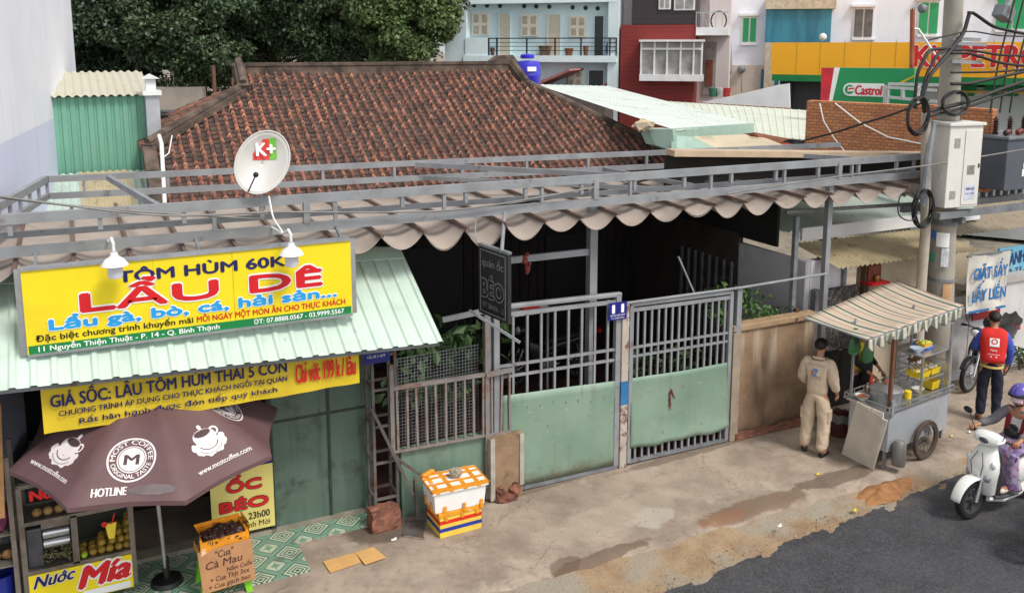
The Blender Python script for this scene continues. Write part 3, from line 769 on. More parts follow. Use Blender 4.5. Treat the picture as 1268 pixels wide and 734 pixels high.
# blue street plaque on the ladder frame, lattice ladder column
lad = thing('lattice_column', 'narrow rusty lattice column of square tubes beside the kiosk wall', 'lattice column', (-3.42, .1, 0))
lx0, lx1 = -3.52, -3.24
rust = mat('rusty_tube', (98, 94, 92), .6, .1, .2, 5, dirt=(98, 54, 36), dsc=6, dlo=.48, dhi=.66, damt=.8)
for x in (lx0, lx1):
    for y in (-.02, .24): MB().bar((x, y, 0), (x, y, 2.5), .034).build('upright', rust, lad)
for i, z in enumerate((.32, .78, 1.24, 1.7, 2.12)):
    q = MB(); q.bar((lx0, -.02, z), (lx1, -.02, z), .028); q.bar((lx0, .24, z+.03), (lx1, .24, z+.03), .028); q.bar((lx0, -.02, z), (lx0, .24, z+.03), .028); q.bar((lx1, -.02, z), (lx1, .24, z+.03), .028)
    q.build('rung', rust, lad)
q = MB(); q.bar(pY(460, 505, -.06), pY(512, 612, -.2), .032); q.build('brace', rust, lad)
q = MB(); q.bar(pY(484, 562, -.06), pY(521, 588, -.2), .032); q.bar(pY(514, 590, -.2), pY(517, 640, -.2), .03); q.build('side_arm', rust, lad)
pl_ = thing('street_plaque', 'small dark blue plaque at the top of the lattice column', 'plaque', pY(466, 448, -.08))
q = MB(); prectY(q, 449, 430, 483, 447, -.06, .012); q.build('plate', mat('plaque_blue', (34, 40, 120), .4, 0, .05), pl_)
ptextY('TÔM HÙM', (453, 438), (479, 434.5), 5, -.0615, ink_white, pl_, bold=.03)
ptextY('LẨU DÊ 11 NTT', (455, 444), (477, 441), 3, -.0615, ink_white, pl_)
# broken lump of brickwork
def rubble(name, label, cat, c, r, m, seed=1):
    rr = np.random.default_rng(seed); q = MB(); q.ball(c, r, 14, 10)
    q.v = [Vector(c)+(p-Vector(c))*(1+rr.uniform(-.22, .18)) for p in q.v]
    for p in q.v: p.z = max(p.z, 0.0)
    return tag(q.build(name, m), label, cat)
rc = pZ(477, 655, .0)
brm = mat('broken_brick', (128, 84, 68), .95, 0, .3, 9, dirt=(78, 66, 58), dsc=8, bump=.5, bsc=40)
q = MB(); q.mm((rc.x-.17, rc.y-.06, 0), (rc.x+.17, rc.y+.16, .26))
bm_ = bmesh.new()
rub = q.build('brick_lump', brm)
bm_.from_mesh(rub.data); bmesh.ops.subdivide_edges(bm_, edges=bm_.edges[:], cuts=4, use_grid_fill=True)
for v in bm_.verts: v.co += Vector(rng.uniform(-.018, .018, 3))
bm_.to_mesh(rub.data); bm_.free()
tag(rub, 'broken lump of brick masonry at the foot of the lattice column', 'brick lump')

# =====================================================================
#  LEFT FOREGROUND: umbrella, juice cart, rack, crab stand, loc sign
# =====================================================================
UC = Vector((-5.961, -.299, 0)); UR, URZ, UROT, UTY = 1.3226, 1.719, -.66037, .09654
umb = thing('street_umbrella', 'maroon cafe umbrella with white cup prints over the juice cart', 'umbrella', (-5.97, -.2, 0))
maroon = mat('umbrella_maroon', (98, 72, 74), .6, 0, .06, 3, dirt=(82, 60, 62), dsc=2.4, damt=.5)
UAPEX = .60
def ump(a, r, off=0):
    """point on the canopy: angle in panel units, r 0..1 from the top"""
    k = math.floor(a); t = a-k
    p = []
    for kk in (k, k+1):
        an = UROT+kk*math.pi/4; p.append(Vector((math.cos(an), math.sin(an))))
    d = (p[0]*(1-t)+p[1]*t)*UR*r
    d *= 1-.045*math.sin(math.pi*t)*r*r          # edges pulled in between the ribs
    z = URZ+UAPEX*(1-r**1.35)+.04*math.sin(math.pi*r)-.03*math.sin(math.pi*t)*math.sin(math.pi*min(r, 1)*.9)+UTY*d.y
    return Vector((UC.x+d.x, UC.y+d.y, z+off))
q = MB(); q.grid(lambda u, v: ump(u*8, max(.0002, v)), 64, 14); q.build('canopy', maroon, umb, smooth='all', weld=True)
q = MB(); q.grid(lambda u, v: ump(u*8, 1, 0)+Vector((0, 0, -.045*v)), 64, 1); q.build('valance', maroon, umb)
for k in range(8):
    q = MB(); q.tube([ump(k+.0005, r, -.012) for r in np.linspace(.05, 1, 8)], .006, 5); q.build('rib', galv_d, umb)
ap = ump(0, .0)
px_, py_ = pZ(207, 722, .0), pY(195, 618, -.27)
q = MB(); q.tube([Vector((px_.x, px_.y, .0)), py_, Vector((UC.x, UC.y, URZ+UAPEX-.02))], .021, 10); q.build('pole', alu, umb, smooth=True)
q = MB(); q.lathe([(0, .06), (.15, .05), (.17, .0)], (px_.x, px_.y, .015)); q.lathe([(.035, .05), (.035, .28), (.025, .3)], (px_.x, px_.y, .015), n=12); q.build('base', black, umb, smooth=True)
prt = mat('umbrella_print', (222, 214, 214), .6, 0, .06)
prtd = mat('umbrella_print_dark', (74, 54, 58), .6, 0, .06)
def onpanel(k, x, y, off=.006):
    """x across the panel (metres from its middle line), y = distance up from the rim"""
    r = 1-y/1.40
    t = .5+x/(1.012*max(r, .15))
    return ump(k+min(max(t, .001), .999), r, off)
def pdisc(mb, k, cx, cy, r0, r1, off=.006, n=40, sx=1, sy=1, a0=0, a1=2*math.pi, rag=0):
    V = []
    for i in range(n+1):
        a = a0+(a1-a0)*i/n; j = 1+rag*math.sin(a*9)+rag*.6*math.sin(a*14+1)
        for r in (r0, r1*j): V.append(onpanel(k, cx+sx*r*math.cos(a), cy+sy*r*math.sin(a), off))
    mb.add(V, [(2*i, 2*i+1, 2*i+3, 2*i+2) for i in range(n)])
def ptx(s, k, cx, cy, width, cap, m, name='lettering', arc=None, rot=0, bold=.03):
    V, F = glyphs(s, 0); x0 = min(v[0] for v in V); x1 = max(v[0] for v in V); mb = MB()
    for i, (bx, by) in enumerate([(0, 0), (bold, 0), (-bold, 0)]):
        P = []
        for v in V:
            X = ((v[0]-x0)/(x1-x0)-.5)*width+bx*cap; Y = (v[1]+by)/CAPH*cap
            if arc:
                rad, s_ = arc; ang = X/rad*s_
                xx, yy = ((rad+Y)*math.sin(ang), (rad+Y)*math.cos(ang)) if s_ > 0 else ((rad-Y)*math.sin(-ang), -(rad-Y)*math.cos(ang))
                X, Y = xx, yy
            elif rot: X, Y = X*math.cos(rot)-Y*math.sin(rot), X*math.sin(rot)+Y*math.cos(rot)
            P.append(onpanel(k, cx+X, cy+Y, .009+.0004*i))
        mb.add(P, F)
    return mb.build(name, m, umb)
# which panels face the street: panel 6 (between rim corners 6 and 7) is the middle one
KM = 6
def emblem(k, cx, cy):
    q = MB(); pdisc(q, k, cx, cy, .205, .222); pdisc(q, k, cx, cy, 0.001, .135); q.build('emblem', prt, umb)
    ptx('MOST COFFEE', k, cx, cy, .50, .045, prt, arc=(.150, 1)); ptx('ORIGINAL TASTE', k, cx, cy, .50, .042, prt, arc=(.192, -1))
    q = MB(); pdisc(q, k, cx, cy, .118, .124, .008)
    q.build('emblem_ring', prtd, umb); ptx('M', k, cx, cy-.055, .13, .10, prtd, bold=.06)
def cup(k, cx, cy, rot=0):
    q = MB(); pdisc(q, k, cx, cy-.055, .02, .145, .006, sx=1.05, sy=.62, rag=.04)
    for i in range(15):
        a = math.pi*(.92+1.16*i/14); pdisc(q, k, cx+.165*math.cos(a), cy-.05+.10*math.sin(a), .001, .026+.010*math.sin(i*2.3), .0062, n=12)
    pdisc(q, k, cx, cy+.03, .001, .125, .0075, sx=1, sy=.75); pdisc(q, k, cx+.12, cy+.055, .03, .05, .0075, n=20)
    pdisc(q, k, cx+.01, cy+.15, .001, .022, .0075, n=10, sy=1.3)
    q.build('cup_print', prt, umb)
    q = MB(); pdisc(q, k, cx, cy+.075, .001, .085, .009, sx=1, sy=.42); q.build('cup_coffee', prtd, umb)
    q = MB(); pdisc(q, k, cx, cy+.075, .086, .094, .0095, sx=1, sy=.44); pdisc(q, k, cx, cy-.035, .1, .112, .009, sx=1, sy=.7, a0=math.pi*1.08, a1=math.pi*1.92, n=16); pdisc(q, k, cx, cy-.07, .13, .137, .009, sx=1, sy=.6, a0=math.pi*1.1, a1=math.pi*1.9, n=16); q.build('cup_line', prtd, umb)
emblem(KM, -.02, .40); ptx('HOTLINE', KM, -.18, .06, .30, .075, prt, bold=.05)
q = MB(); pdisc(q, KM, .2, .10, .001, .05, .006, sx=4.4, sy=1.0, rag=.05); q.build('worn_patch', mat('worn_print', (104, 92, 94), .7), umb)
cup(KM+1, .03, .42); ptx('www.mostcoffee.com', KM+1, .06, .12, .62, .05, prt, rot=.0)
cup(KM-1, -.05, .38); ptx('www.mostcoffee.com', KM-1, -.04, .12, .60, .05, prt)
emblem(KM+2, -.06, .55)

# --- sugar cane juice cart ---
jx0, jx1, jy0, jy1 = -7.225, -6.225, -.22, .22
juice = thing('juice_cart', 'steel and glass sugar cane juice cart under the maroon umbrella', 'juice cart', (-6.72, 0, 0))
oldsteel = mat('old_stainless', (132, 126, 118), .4, .6, .2, 6, dirt=(84, 70, 58), dsc=5, damt=.6)
jzT, jzM, jzB = 1.40, 1.00, .475
q = MB()
for x in (jx0, jx1):
    for y in (jy0, jy1): q.bar((x, y, .1), (x, y, jzT), .05)
for z in (jzT, jzM+.0, jzB):
    for y in (jy0, jy1): q.bar((jx0, y, z), (jx1, y, z), .04)
    for x in (jx0, jx1): q.bar((x, jy0, z), (x, jy1, z), .04)
q.bar((-6.76, jy0, jzB), (-6.76, jy0, jzM), .06, .04)
q.build('frame', oldsteel, juice)
q = MB()
for z in (jzT+.02, jzM-.01, jzB): q.mm((jx0, jy0+.01, z), (jx1, jy1-.01, z+.008))
q.build('shelf', oldsteel, juice)
q = MB(); q.mm((jx0, jy1-.015, jzB), (jx1, jy1-.01, jzT)); q.build('back_panel', mat('cart_back', (40, 46, 42), .5), juice)
for x0, x1, z0, z1 in ((jx0+.03, jx1-.03, jzM+.02, jzT-.02), (-6.73, jx1-.03, jzB+.03, jzM-.03)):
    MB().poly([(x0, jy0-.002, z0), (x1, jy0-.002, z0), (x1, jy0-.002, z1), (x0, jy0-.002, z1)]).build('glass_pane', glass, juice)
q = MB(); q.mm((jx0+.02, jy0-.03, .08), (jx1-.02, jy0-.015, jzB-.025)); jp = q.build('front_panel', yel, juice)
jy = jy0-.031
text('Nước', (jx0+.06, jy, .31), (1, 0, .06), (0, 0, 1), .38, .12, ink_blue, juice, bold=.035, out=.002, shear=.35, outline=ink_white, ol=.06)
text('Mía', (jx0+.47, jy, .20), (1, 0, .05), (0, 0, 1), .48, .22, ink_red, juice, bold=.06, out=.002, shear=.3, outline=ink_white, ol=.10)
MB().mm((jx0+.5, jy-.004, .09), (jx1-.05, jy-.001, .16)).build('white_band', ink_white, juice)
text('Nước', (jx0+.10, jy0-.008, 1.24), (1, 0, 0), (0, 0, 1), .34, .1, mat('led_red', (230, 30, 26), .5), juice, bold=.06)
# juice glass drawn on the pane
gx, gz_ = -6.42, .66
q = MB(); q.poly([(gx-.028, jy0-.007, gz_), (gx+.028, jy0-.007, gz_), (gx+.055, jy0-.007, gz_+.17), (gx-.055, jy0-.007, gz_+.17)]); q.build('glass_sticker', mat('sticker_yellow', (222, 200, 60), .5), juice)
q = MB(); q.ball((gx-.06, jy0-.008, gz_+.17), (.03, .002, .03), 10, 6); q.poly([(gx+.0, jy0-.009, gz_+.16), (gx+.014, jy0-.009, gz_+.16), (gx+.05, jy0-.009, gz_+.27), (gx+.036, jy0-.009, gz_+.27)]); q.build('fruit_sticker', ink_red, juice)
# press inside the left bay
press = thing('cane_press', 'steel roller press for sugar cane in the left bay of the juice cart', 'cane press', (-7.0, 0, jzB+.01))
q = MB(); q.mm((-7.2, -.16, jzB+.01), (-7.06, .16, .9)); q.build('housing', mat('press_grey', (86, 88, 94), .45, .4, .2), press, bevel=.01)
for z in (.8, .69): q = MB(); q.lathe([(0, 0), (.05, 0), (.05, .24), (0, .24)], (-7.05, -.1, z), axis=(1, 0, 0), n=18); q.build('roller', steel, press, smooth=True)
q = MB(); q.mm((-7.06, -.16, .88), (-6.8, .1, .94)); q.build('hood', oldsteel, press)
cane_m = mat('cane_pulp', (128, 122, 84), .8, 0, .4, 30, dirt=(60, 58, 40), dsc=20)
q = MB()
for k in range(160):
    a = Vector((random.uniform(-7.08, -6.8), random.uniform(-.19, .1), jzB+.03+random.uniform(0, .13)))
    q.bar(a, a+Vector((random.uniform(-.06, .06), random.uniform(-.04, .04), random.uniform(-.03, .05))), .008, .006)
o = q.build('cane_pulp', cane_m); tag(o, 'shredded sugar cane lying below the press rollers', 'cane pulp'); o['kind'] = 'stuff'
fr1 = mat('fruit_orange', (150, 122, 40), .45, 0, .2, 12, dirt=(120, 130, 50), dsc=8)
fr2 = mat('fruit_cut_cane', (160, 128, 76), .5, 0, .25, 20)
q = MB(); q.ball((0, 0, 0), .042, 12, 8); f0 = None
def fruit(x, y, z, m, label, group, r=1):
    q = MB(); q.ball((x, y, z), (.042*r, .042*r, .039*r), 12, 8)
    return tag(q.build('fruit', m, smooth='all'), label, 'fruit', group)
lay = [(x, y, 0) for x in np.arange(-6.70, -6.27, .085) for y in (-.165, -.08, .0)]
for x, y, l in lay:
    hgt = 1+int(3*min(1, max(0, (x+6.68)/.34)))
    for k in range(hgt): fruit(x+random.uniform(-.01, .01)+.02*(k % 2), y+.03*k, jzB+.053+.068*k, fr1, 'yellow orange fruit piled behind the glass of the juice cart', 'fruit piled in the cart')
for k in range(6): fruit(jx0+.14+.1*k, -.13, jzM+.06, fr2, 'brown fruit in a row on the upper shelf of the juice cart', 'fruit on the upper shelf', 1.15)
fruit(-6.69, -.19, jzB+.05, mat('lime', (150, 190, 40), .4), 'single bright green lime beside the piled fruit in the cart', None, .8)

# --- dark rack at the frame's left edge ---
rack = thing('storage_rack', 'old steel shelf rack left of the juice cart, half in shadow', 'rack', (-7.65, .0, 0))
q = MB()
for x in (-8.0, -7.30):
    for y in (-.25, .22): q.bar((x, y, 0), (x, y, 1.75), .045)
q.build('upright', oldsteel, rack)
for z in (.2, .62, .95, 1.45): q = MB(); q.mm((-8.0, -.25, z-.02), (-7.30, .22, z)); q.build('shelf', oldsteel, rack)
q = MB(); q.ball((-7.5, -.1, 1.08), (.2, .16, .15), 14, 10)
for i, p in enumerate(q.v): q.v[i] = p+Vector(rng.uniform(-.015, .015, 3))
tag(q.build('plastic_bag', mat('purple_bag', (110, 52, 84), .35, 0, .2, 12), smooth=True), 'purple plastic bag on the rack shelf', 'bag')
q = MB(); q.lathe([(.0, .0), (.1, 0), (.125, .26), (.13, .27), (.12, .27), (.095, .02), (0, .02)], (-7.45, -.08, .2), n=20)
tag(q.build('plastic_bucket', mat('bucket_blue', (28, 40, 130), .4), smooth=True), 'dark blue plastic bucket on the low rack shelf', 'bucket')
for i in range(5):
    x = -7.85+i*.12
    q = MB(); q.ball((x, -.12, .675), (.06, .05, .05), 9, 6); tag(q.build('bread_roll', mat('bread', (126, 92, 56), .8, 0, .3, 12), smooth=True), 'brown bread roll on the middle rack shelf', 'bread', 'bread rolls on the rack')
bx = tag(MB().bar(pY(-3, 500, -.3), pY(2, 640, -.3), .06, .05).build('wooden_pole', mat('raw_wood', (150, 112, 70), .8, 0, .2, 6)), 'pale wooden pole standing at the far left edge', 'pole')

# --- yellow snail sign leaning at the kiosk ---
osn = thing('snail_sign', 'pale yellow sign with red shadowed letters and opening hours beside the green panels', 'sign', (-5.03, .27, .2))
cream_y = mat('sign_cream_yellow', (214, 200, 118), .55, 0, .06, 2)
ox0, ox1, oz0, oz1 = pY(261, 620, .27).x, pY(339, 610, .27).x, .13, .92
MB().mm((ox0, .27, oz0), (ox1, .29, oz1)).build('panel', cream_y, osn)
MB().mm((ox0, .262, oz1-.0), (ox1, .285, oz1+.13)).build('blue_header', ink_blue, osn)
def ot(s, u0, u1, v, cap, m, **kw): text(s, (ox0+(ox1-ox0)*u0, .269, oz0+(oz1-oz0)*v), (1, 0, 0), (0, 0, 1), (ox1-ox0)*(u1-u0), (oz1-oz0)*cap, m, osn, **kw)
ot('ỐC', .26, .80, .66, .145, ink_red, bold=.06, outline=mat('letter_shadow', (86, 40, 40), .6), ol=.09)
ot('BÉO', .14, .90, .37, .145, ink_red, bold=.06, outline=MATS['letter_shadow'], ol=.09)
ot('12h00 - 23h00', .12, .92, .185, .10, ink_black, bold=.02)
ot('Minh Mới', .45, .92, .055, .085, ink_black)
text('SÒ ỐC LẨU', (ox0+.2, .2615, oz1+.03), (1, 0, 0), (0, 0, 1), .42, .07, ink_white, osn, bold=.03)

# --- crab box on a green stool ---
cpos = pZ(276, 715, .0)
sc_ = pY(270, 690, -.50)
CX, CY = sc_.x+.04, -.52
stool = thing('plastic_stool', 'lime green plastic stool under the crab box', 'stool', (CX, CY, 0))
lime = mat('lime_plastic', (120, 196, 34), .35, 0, .05)
q = MB(); q.mm((CX-.21, CY-.17, .40), (CX+.21, CY+.17, .44)); q.build('seat', lime, stool, bevel=.012)
for sx in (-1, 1):
    for sy in (-1, 1):
        q = MB(); q.loft([[(CX+sx*(a+.0)-w_, CY+sy*b-w_, z), (CX+sx*a+w_, CY+sy*b-w_, z), (CX+sx*a+w_, CY+sy*b+w_, z), (CX+sx*a-w_, CY+sy*b+w_, z)] for a, b, w_, z in ((.235, .2, .032, 0), (.165, .14, .04, .41))]); q.build('leg', lime, stool)
bx_ = thing('crab_box', 'orange foam box heaped with dark crabs on the green stool', 'box', (CX, CY, .44))
oran = mat('orange_tape', (224, 146, 30), .5, 0, .12, 8, dirt=(236, 214, 180), dsc=6, dlo=.58, dhi=.7)
rz_ = Matrix.Translation((CX, CY, .44)) @ Matrix.Rotation(.10, 4, 'Z')
q = MB(rz_); 
for a, b in (((-.25, -.17, 0), (.25, -.145, .2)), ((-.25, .145, 0), (.25, .17, .21)), ((-.25, -.145, 0), (-.225, .145, .22)), ((.225, -.145, 0), (.25, .145, .22)), ((-.225, -.145, 0), (.225, .145, .05))): q.mm(a, b)
q.build('box', oran, bx_)
q = MB(rz_); q.mm((-.24, .172, .05), (.24, .178, .25)); q.build('lid', oran, bx_)
q = MB(rz_)
for s in (-1, 1): q.poly([(s*.255, -.17, .1), (s*.255, .17, .1), (s*.255, .17, .3), (s*.255, -.17, .3)])
q.build('plastic_liner', glass, bx_)
crab_m = mat('crab_shell', (58, 38, 34), .4, 0, .4, 20, dirt=(120, 50, 34), dsc=14, damt=.7)
for k in range(30):
    a, b = random.uniform(-.19, .19), random.uniform(-.11, .12); z = .15+.06*random.random()
    M = rz_ @ Matrix.Translation((a, b, z)) @ Matrix.Rotation(random.uniform(0, 6.3), 4, 'Z') @ Matrix.Rotation(random.uniform(-.5, .5), 4, 'X')
    q = MB(M); q.ball((0, 0, 0), (.05, .036, .018), 10, 6)
    for s in (-1, 1):
        for j in range(3): q.tube([(s*.04, -.01+.012*j, 0), (s*.075, -.02+.02*j, .012), (s*.095, -.02+.024*j, -.012)], [.006, .005, .002], 5)
        q.tube([(s*.035, .03, 0), (s*.055, .055, .008), (s*.03, .075, .01)], [.008, .012, .004], 6)
    tag(q.build('crab', crab_m, smooth=True), 'dark live crab heaped in the orange foam box', 'crab', 'crabs in the orange box')
cs = thing('cardboard_sign', 'handwritten brown cardboard sign leaning on the crab box', 'cardboard sign', (CX+.02, CY-.22, .18))
A = pY(243, 681, CY-.235); B = pY(312, 668, CY-.215); 
cu = Vector((1, -.0, .07)).normalized(); cv = Vector((-.06, .25, 1)).normalized(); cO = Vector((CX-.24, CY-.285, .13))
q = MB(); q.prism([cO, cO+cu*.53, cO+cu*.55+cv*.42, cO+cv*.43], cu.cross(cv)*-.006); q.build('card', cardboard, cs)
pen = mat('marker_ink', (70, 34, 24), .7)
for s, u, v, wd, cp in (('"Cua"', .14, .275, .15, .055), ('Cà Mau', .05, .195, .30, .06), ('Nấm Cuốn', .21, .135, .21, .034), ('+ Cua Thịt 3xx', .07, .078, .32, .04), ('+ Cua gạch bao', .05, .022, .34, .036)):
    text(s, cO+cu*u*1.24+cv*v*1.18, cu, cv, wd*1.24, cp*1.2, pen, cs, out=.003, shear=.2, bold=.012)

# flat cardboard scraps, dustpan
cb2 = mat('pale_cardboard', (206, 160, 100), .85, 0, .08, 6)
for i, (pts, lb) in enumerate(((((400, 695), (440, 684), (447, 696), (409, 709)), 'flattened cardboard scrap lying left on the pavement beside the green tiles'), (((440, 684), (462, 677), (478, 690), (452, 699)), 'flattened cardboard scrap lying right, overlapping the other one'))):
    P = [pZ(*p, .012+.006*i) for p in pts]; q = MB(); q.prism(P, (0, 0, .006)); tag(q.build('cardboard_scrap', cb2), lb, 'cardboard')
dp = thing('dustpan', 'rusty metal dustpan with a wire handle lying in front of the low green wall', 'dustpan', pZ(510, 655, 0))
d0, d1, d2, d3 = [pZ(*p, .012) for p in ((503, 645), (527, 643), (524, 665), (498, 661))]
q = MB(); q.prism([d0, d1, d2, d3], (0, 0, .005)); q.bar(d0+Vector((0, 0, .03)), d1+Vector((0, 0, .03)), .01, .06); q.build('pan', rust, dp)
q = MB(); q.tube([d3, d3+Vector((.0, -.05, .02)), d2+Vector((0, -.05, .02)), d2], .006, 6); q.tube([(d0+d1)/2, (d0+d1)/2+Vector((0, .06, .5))], .011, 8); q.build('handle', rust, dp)

# --- stacked foam boxes ---
fR = Matrix.Translation(pZ(545, 667, 0)) @ Matrix.Rotation(.03, 4, 'Z')
fw_, fd_ = .54, .40
lowb = thing('foam_box', 'lower foam box with yellow, red and blue stripes under the white box', 'foam box', fR @ Vector((fw_/2, fd_/2, 0)))
ystr = mat('box_yellow', (226, 192, 74), .5, 0, .06, 6)
def lid_(M, parent, m1, m2, w_, d_, z, h, o=.012, tape=True):
    q = MB(M); q.mm((-o, -o, z), (w_+o, d_+o, z+h)); q.build('lid', m1, parent, bevel=.006)
q = MB(fR); q.mm((0, 0, 0), (fw_, fd_, .27)); q.build('box', ystr, lowb, bevel=.006)
e = .003
for z0, z1, m in ((.075, .12, mat('stripe_blue', (34, 56, 150), .45)), (.17, .215, mat('stripe_red', (214, 44, 24), .45))):
    q = MB(fR); q.mm((-e, -e, z0), (fw_+e, fd_+e, z1)); q.build('stripe', m, lowb)
q = MB(fR); q.mm((-.014, -.014, .262), (fw_+.014, fd_+.014, .31)); q.build('lid', oran, lowb, bevel=.005)
q = MB(fR)
for x in (.06, .27, .46): q.mm((x, -.0165, .21), (x+.035, -.0125, .33))
q.build('tape', oran, lowb)
fR2 = fR @ Matrix.Translation((-.07, -.0, .312)) @ Matrix.Rotation(-.06, 4, 'Z')
upb = thing('foam_box', 'upper white foam box with orange taped lid and a stone on top', 'foam box', fR2 @ Vector((.33, .22, 0)))
w2, d2_ = .66, .44
foam = mat('white_foam', (232, 232, 230), .7, 0, .03, 8, dirt=(205, 198, 186), dsc=4, damt=.4)
q = MB(fR2); q.loft([[(a, b, 0) for a, b in ((.02, .02), (w2-.02, .02), (w2-.02, d2_-.02), (.02, d2_-.02))], [(a, b, .26) for a, b in ((0, 0), (w2, 0), (w2, d2_), (0, d2_))]]); q.build('box', foam, upb, bevel=.01)
q = MB(fR2); q.mm((-.025, -.025, .255), (w2+.02, d2_+.02, .30)); q.build('lid', foam, upb, bevel=.008)
q = MB(fR2)
for x in (.02, .19, .36, .53): q.mm((x, -.029, .268), (x+.05, d2_+.024, .304))
for y in (-.01, .13, .29, .39): q.mm((-.029, y, .2695), (w2+.024, y+.045, .3055))
q.mm((-.03, -.03, .285), (w2+.025, -.02, .306)); q.mm((-.03, -.03, .2855), (-.02, d2_, .3065)); q.mm((w2+.012, -.03, .286), (w2+.026, d2_, .307))
for x in (.12, .36, .58): q.mm((x, -.006, -.02), (x+.035, .012, .08))
for y in (.1, .3): q.mm((-.004, y, .0), (.012, y+.04, .10))
q.build('tape', oran, upb)
rub2 = rubble('stone', 'grey stone weighing down the lid of the white foam box', 'stone', fR2 @ Vector((.36, .24, .355)), (.085, .065, .06), concrete, 4)
q = MB(fR2)
for i in range(3): q.ball((.02+.05*i, d2_-.06+.03*i, .33), (.05, .035, .03), 8, 5)
tag(q.build('tape_scrap', oran), 'crumpled orange tape scrap at the lid corner of the white foam box', 'tape scrap')

# =====================================================================
#  FRONT LINE: low wall and fence, gate leaves, stained wall
# =====================================================================
lw = thing('low_wall', 'low green painted wall with a bare brick end pier beside the gate', 'wall', (-2.6, .06, 0))
MB().mm((-3.18, .0, 0), (-2.05, .1, .88)).build('panel', mat('low_green_wall', (112, 136, 120), .55, 0, .1, 2, dirt=(74, 88, 76), dsc=2, dlo=.48, dhi=.72, damt=.6, streak=.3), lw, bevel=.006)
pier_m = mat('bare_pier', (142, 116, 92), .95, 0, .15, 6, dirt=(84, 66, 54), dsc=4, dlo=.5, dhi=.7, damt=.7, bump=.5, bsc=30)
q = MB(); q.mm((-2.045, -.14, 0), (-1.60, .1, .86)); o = q.build('pier', pier_m, lw)
bm_ = bmesh.new(); bm_.from_mesh(o.data); bmesh.ops.subdivide_edges(bm_, edges=bm_.edges[:], cuts=5, use_grid_fill=True)
for v in bm_.verts: v.co += Vector(rng.uniform(-.008, .008, 3))
bm_.to_mesh(o.data); bm_.free()
q = MB(); q.mm((-2.055, -.158, .03), (-1.995, .08, .85)); q.mm((-1.645, -.158, .16), (-1.588, .08, .85)); q.build('plaster_edge', mat('grey_plaster', (164, 158, 148), .9, 0, .15, 6, bump=.4, bsc=25), lw)
q = MB(); q.ball((-1.84, -.16, .04), (.17, .09, .06), 12, 8); q.ball((-1.72, -.17, .12), (.08, .06, .09), 9, 6); q.ball((-1.93, -.15, .13), (.07, .05, .08), 9, 6)
for i, p in enumerate(q.v): q.v[i] = p+Vector(rng.uniform(-.02, .02, 3))
q.build('broken_foot', brm, lw)
fence = thing('bar_fence', 'short rusty barred railing on top of the low green wall', 'fence', (-2.5, -.03, .88))
fx0, fx1, fz0, fz1 = -3.30, -1.72, .90, 1.68
fr_ = mat('rusty_rail', (134, 128, 124), .6, .1, .15, 5, dirt=(112, 74, 62), dsc=5, dlo=.46, dhi=.66, damt=.75)
MB().bar((fx0, -.05, fz1+.02), (-2.05, -.05, fz1+.0), .045).build('top_rail', fr_, fence); MB().bar((-2.08, -.08, fz1+.0), (fx1, -.08, fz1+.015), .05).build('top_rail', fr_, fence)
MB().bar((fx0, -.05, fz0), (fx1+.0, -.05, fz0-.03), .03).build('bottom_rail', fr_, fence)
for i, x in enumerate(np.linspace(fx0+.07, fx1-.02, 13)):
    MB().bar((x, -.05, fz0-.02), (x+random.uniform(-.02, .02), -.05, fz1), .026).build('bar', fr_, fence)
for x in (fx0, -2.06): MB().bar((x, -.05, .02 if x > -3 else .9), (x, -.05, 2.0 if x < -3 else 2.42), .05).build('post', fr_, fence)
# wire mesh
ms = MB(); mx0, mx1, mz0, mz1 = -3.22, -2.12, .92, 2.02
for x in np.arange(mx0, mx1, .042): ms.bar((x, .06, mz0), (x, .06, mz1+.03*(x-mx0)), .005)
for z in np.arange(mz0, mz1, .042): ms.bar((mx0, .066, z), (mx1, .066, z+.02), .005)
tag(ms.build('wire_mesh', galv_d), 'square wire mesh panel fixed behind the rusty railing', 'wire mesh')

# plants ----------------------------------------------------------
def leaf_mesh(name, cents, m, parent=None, n=60, spread=.2, size=.09, asp=.45, seed=1, droop=.3):
    rr = np.random.default_rng(seed); V, F = [], []
    for c in cents:
        c = np.array(c[:3]); 
        for i in range(n):
            p = c+rr.normal(0, spread, 3)*np.array([1, 1, .8])
            d = rr.normal(0, 1, 3); d[2] -= droop; d /= np.linalg.norm(d)
            e = np.cross(d, rr.normal(0, 1, 3)); e /= np.linalg.norm(e)+1e-9; nn = np.cross(d, e)
            s = size*rr.uniform(.6, 1.3); b = len(V)
            V += [p, p+d*s*.5+e*s*asp*.5+nn*s*.06, p+d*s, p+d*s*.5-e*s*asp*.5+nn*s*.06]
            F += [(b, b+1, b+2), (b, b+2, b+3)]
    me = bpy.data.meshes.new(name); c = Vector(np.mean(V, 0)); me.from_pydata([Vector(v)-c for v in V], [], F); me.update(); me.materials.append(m)
    o = bpy.data.objects.new(name, me); COL.objects.link(o); place(o, c, parent); return o
def leafmat(name, a, b, c):
    s = NT(name); g_ = s.t.nodes.get('Geometry') or [n for n in s.t.nodes if n.type == 'NEW_GEOMETRY'][0]
    r = g_.outputs['Random Per Island']
    cc = s.mix(r, lin(a), lin(b)); cc = s.mix(s.step(s.noise(1.2, 3), .45, .65), cc, lin(c)); s.col(cc)
    return s.done(.55)
lf1 = leafmat('leaf_dark', (50, 74, 40), (74, 98, 54), (58, 84, 46))
lf2 = leafmat('leaf_bright', (64, 104, 44), (98, 132, 66), (80, 116, 56))
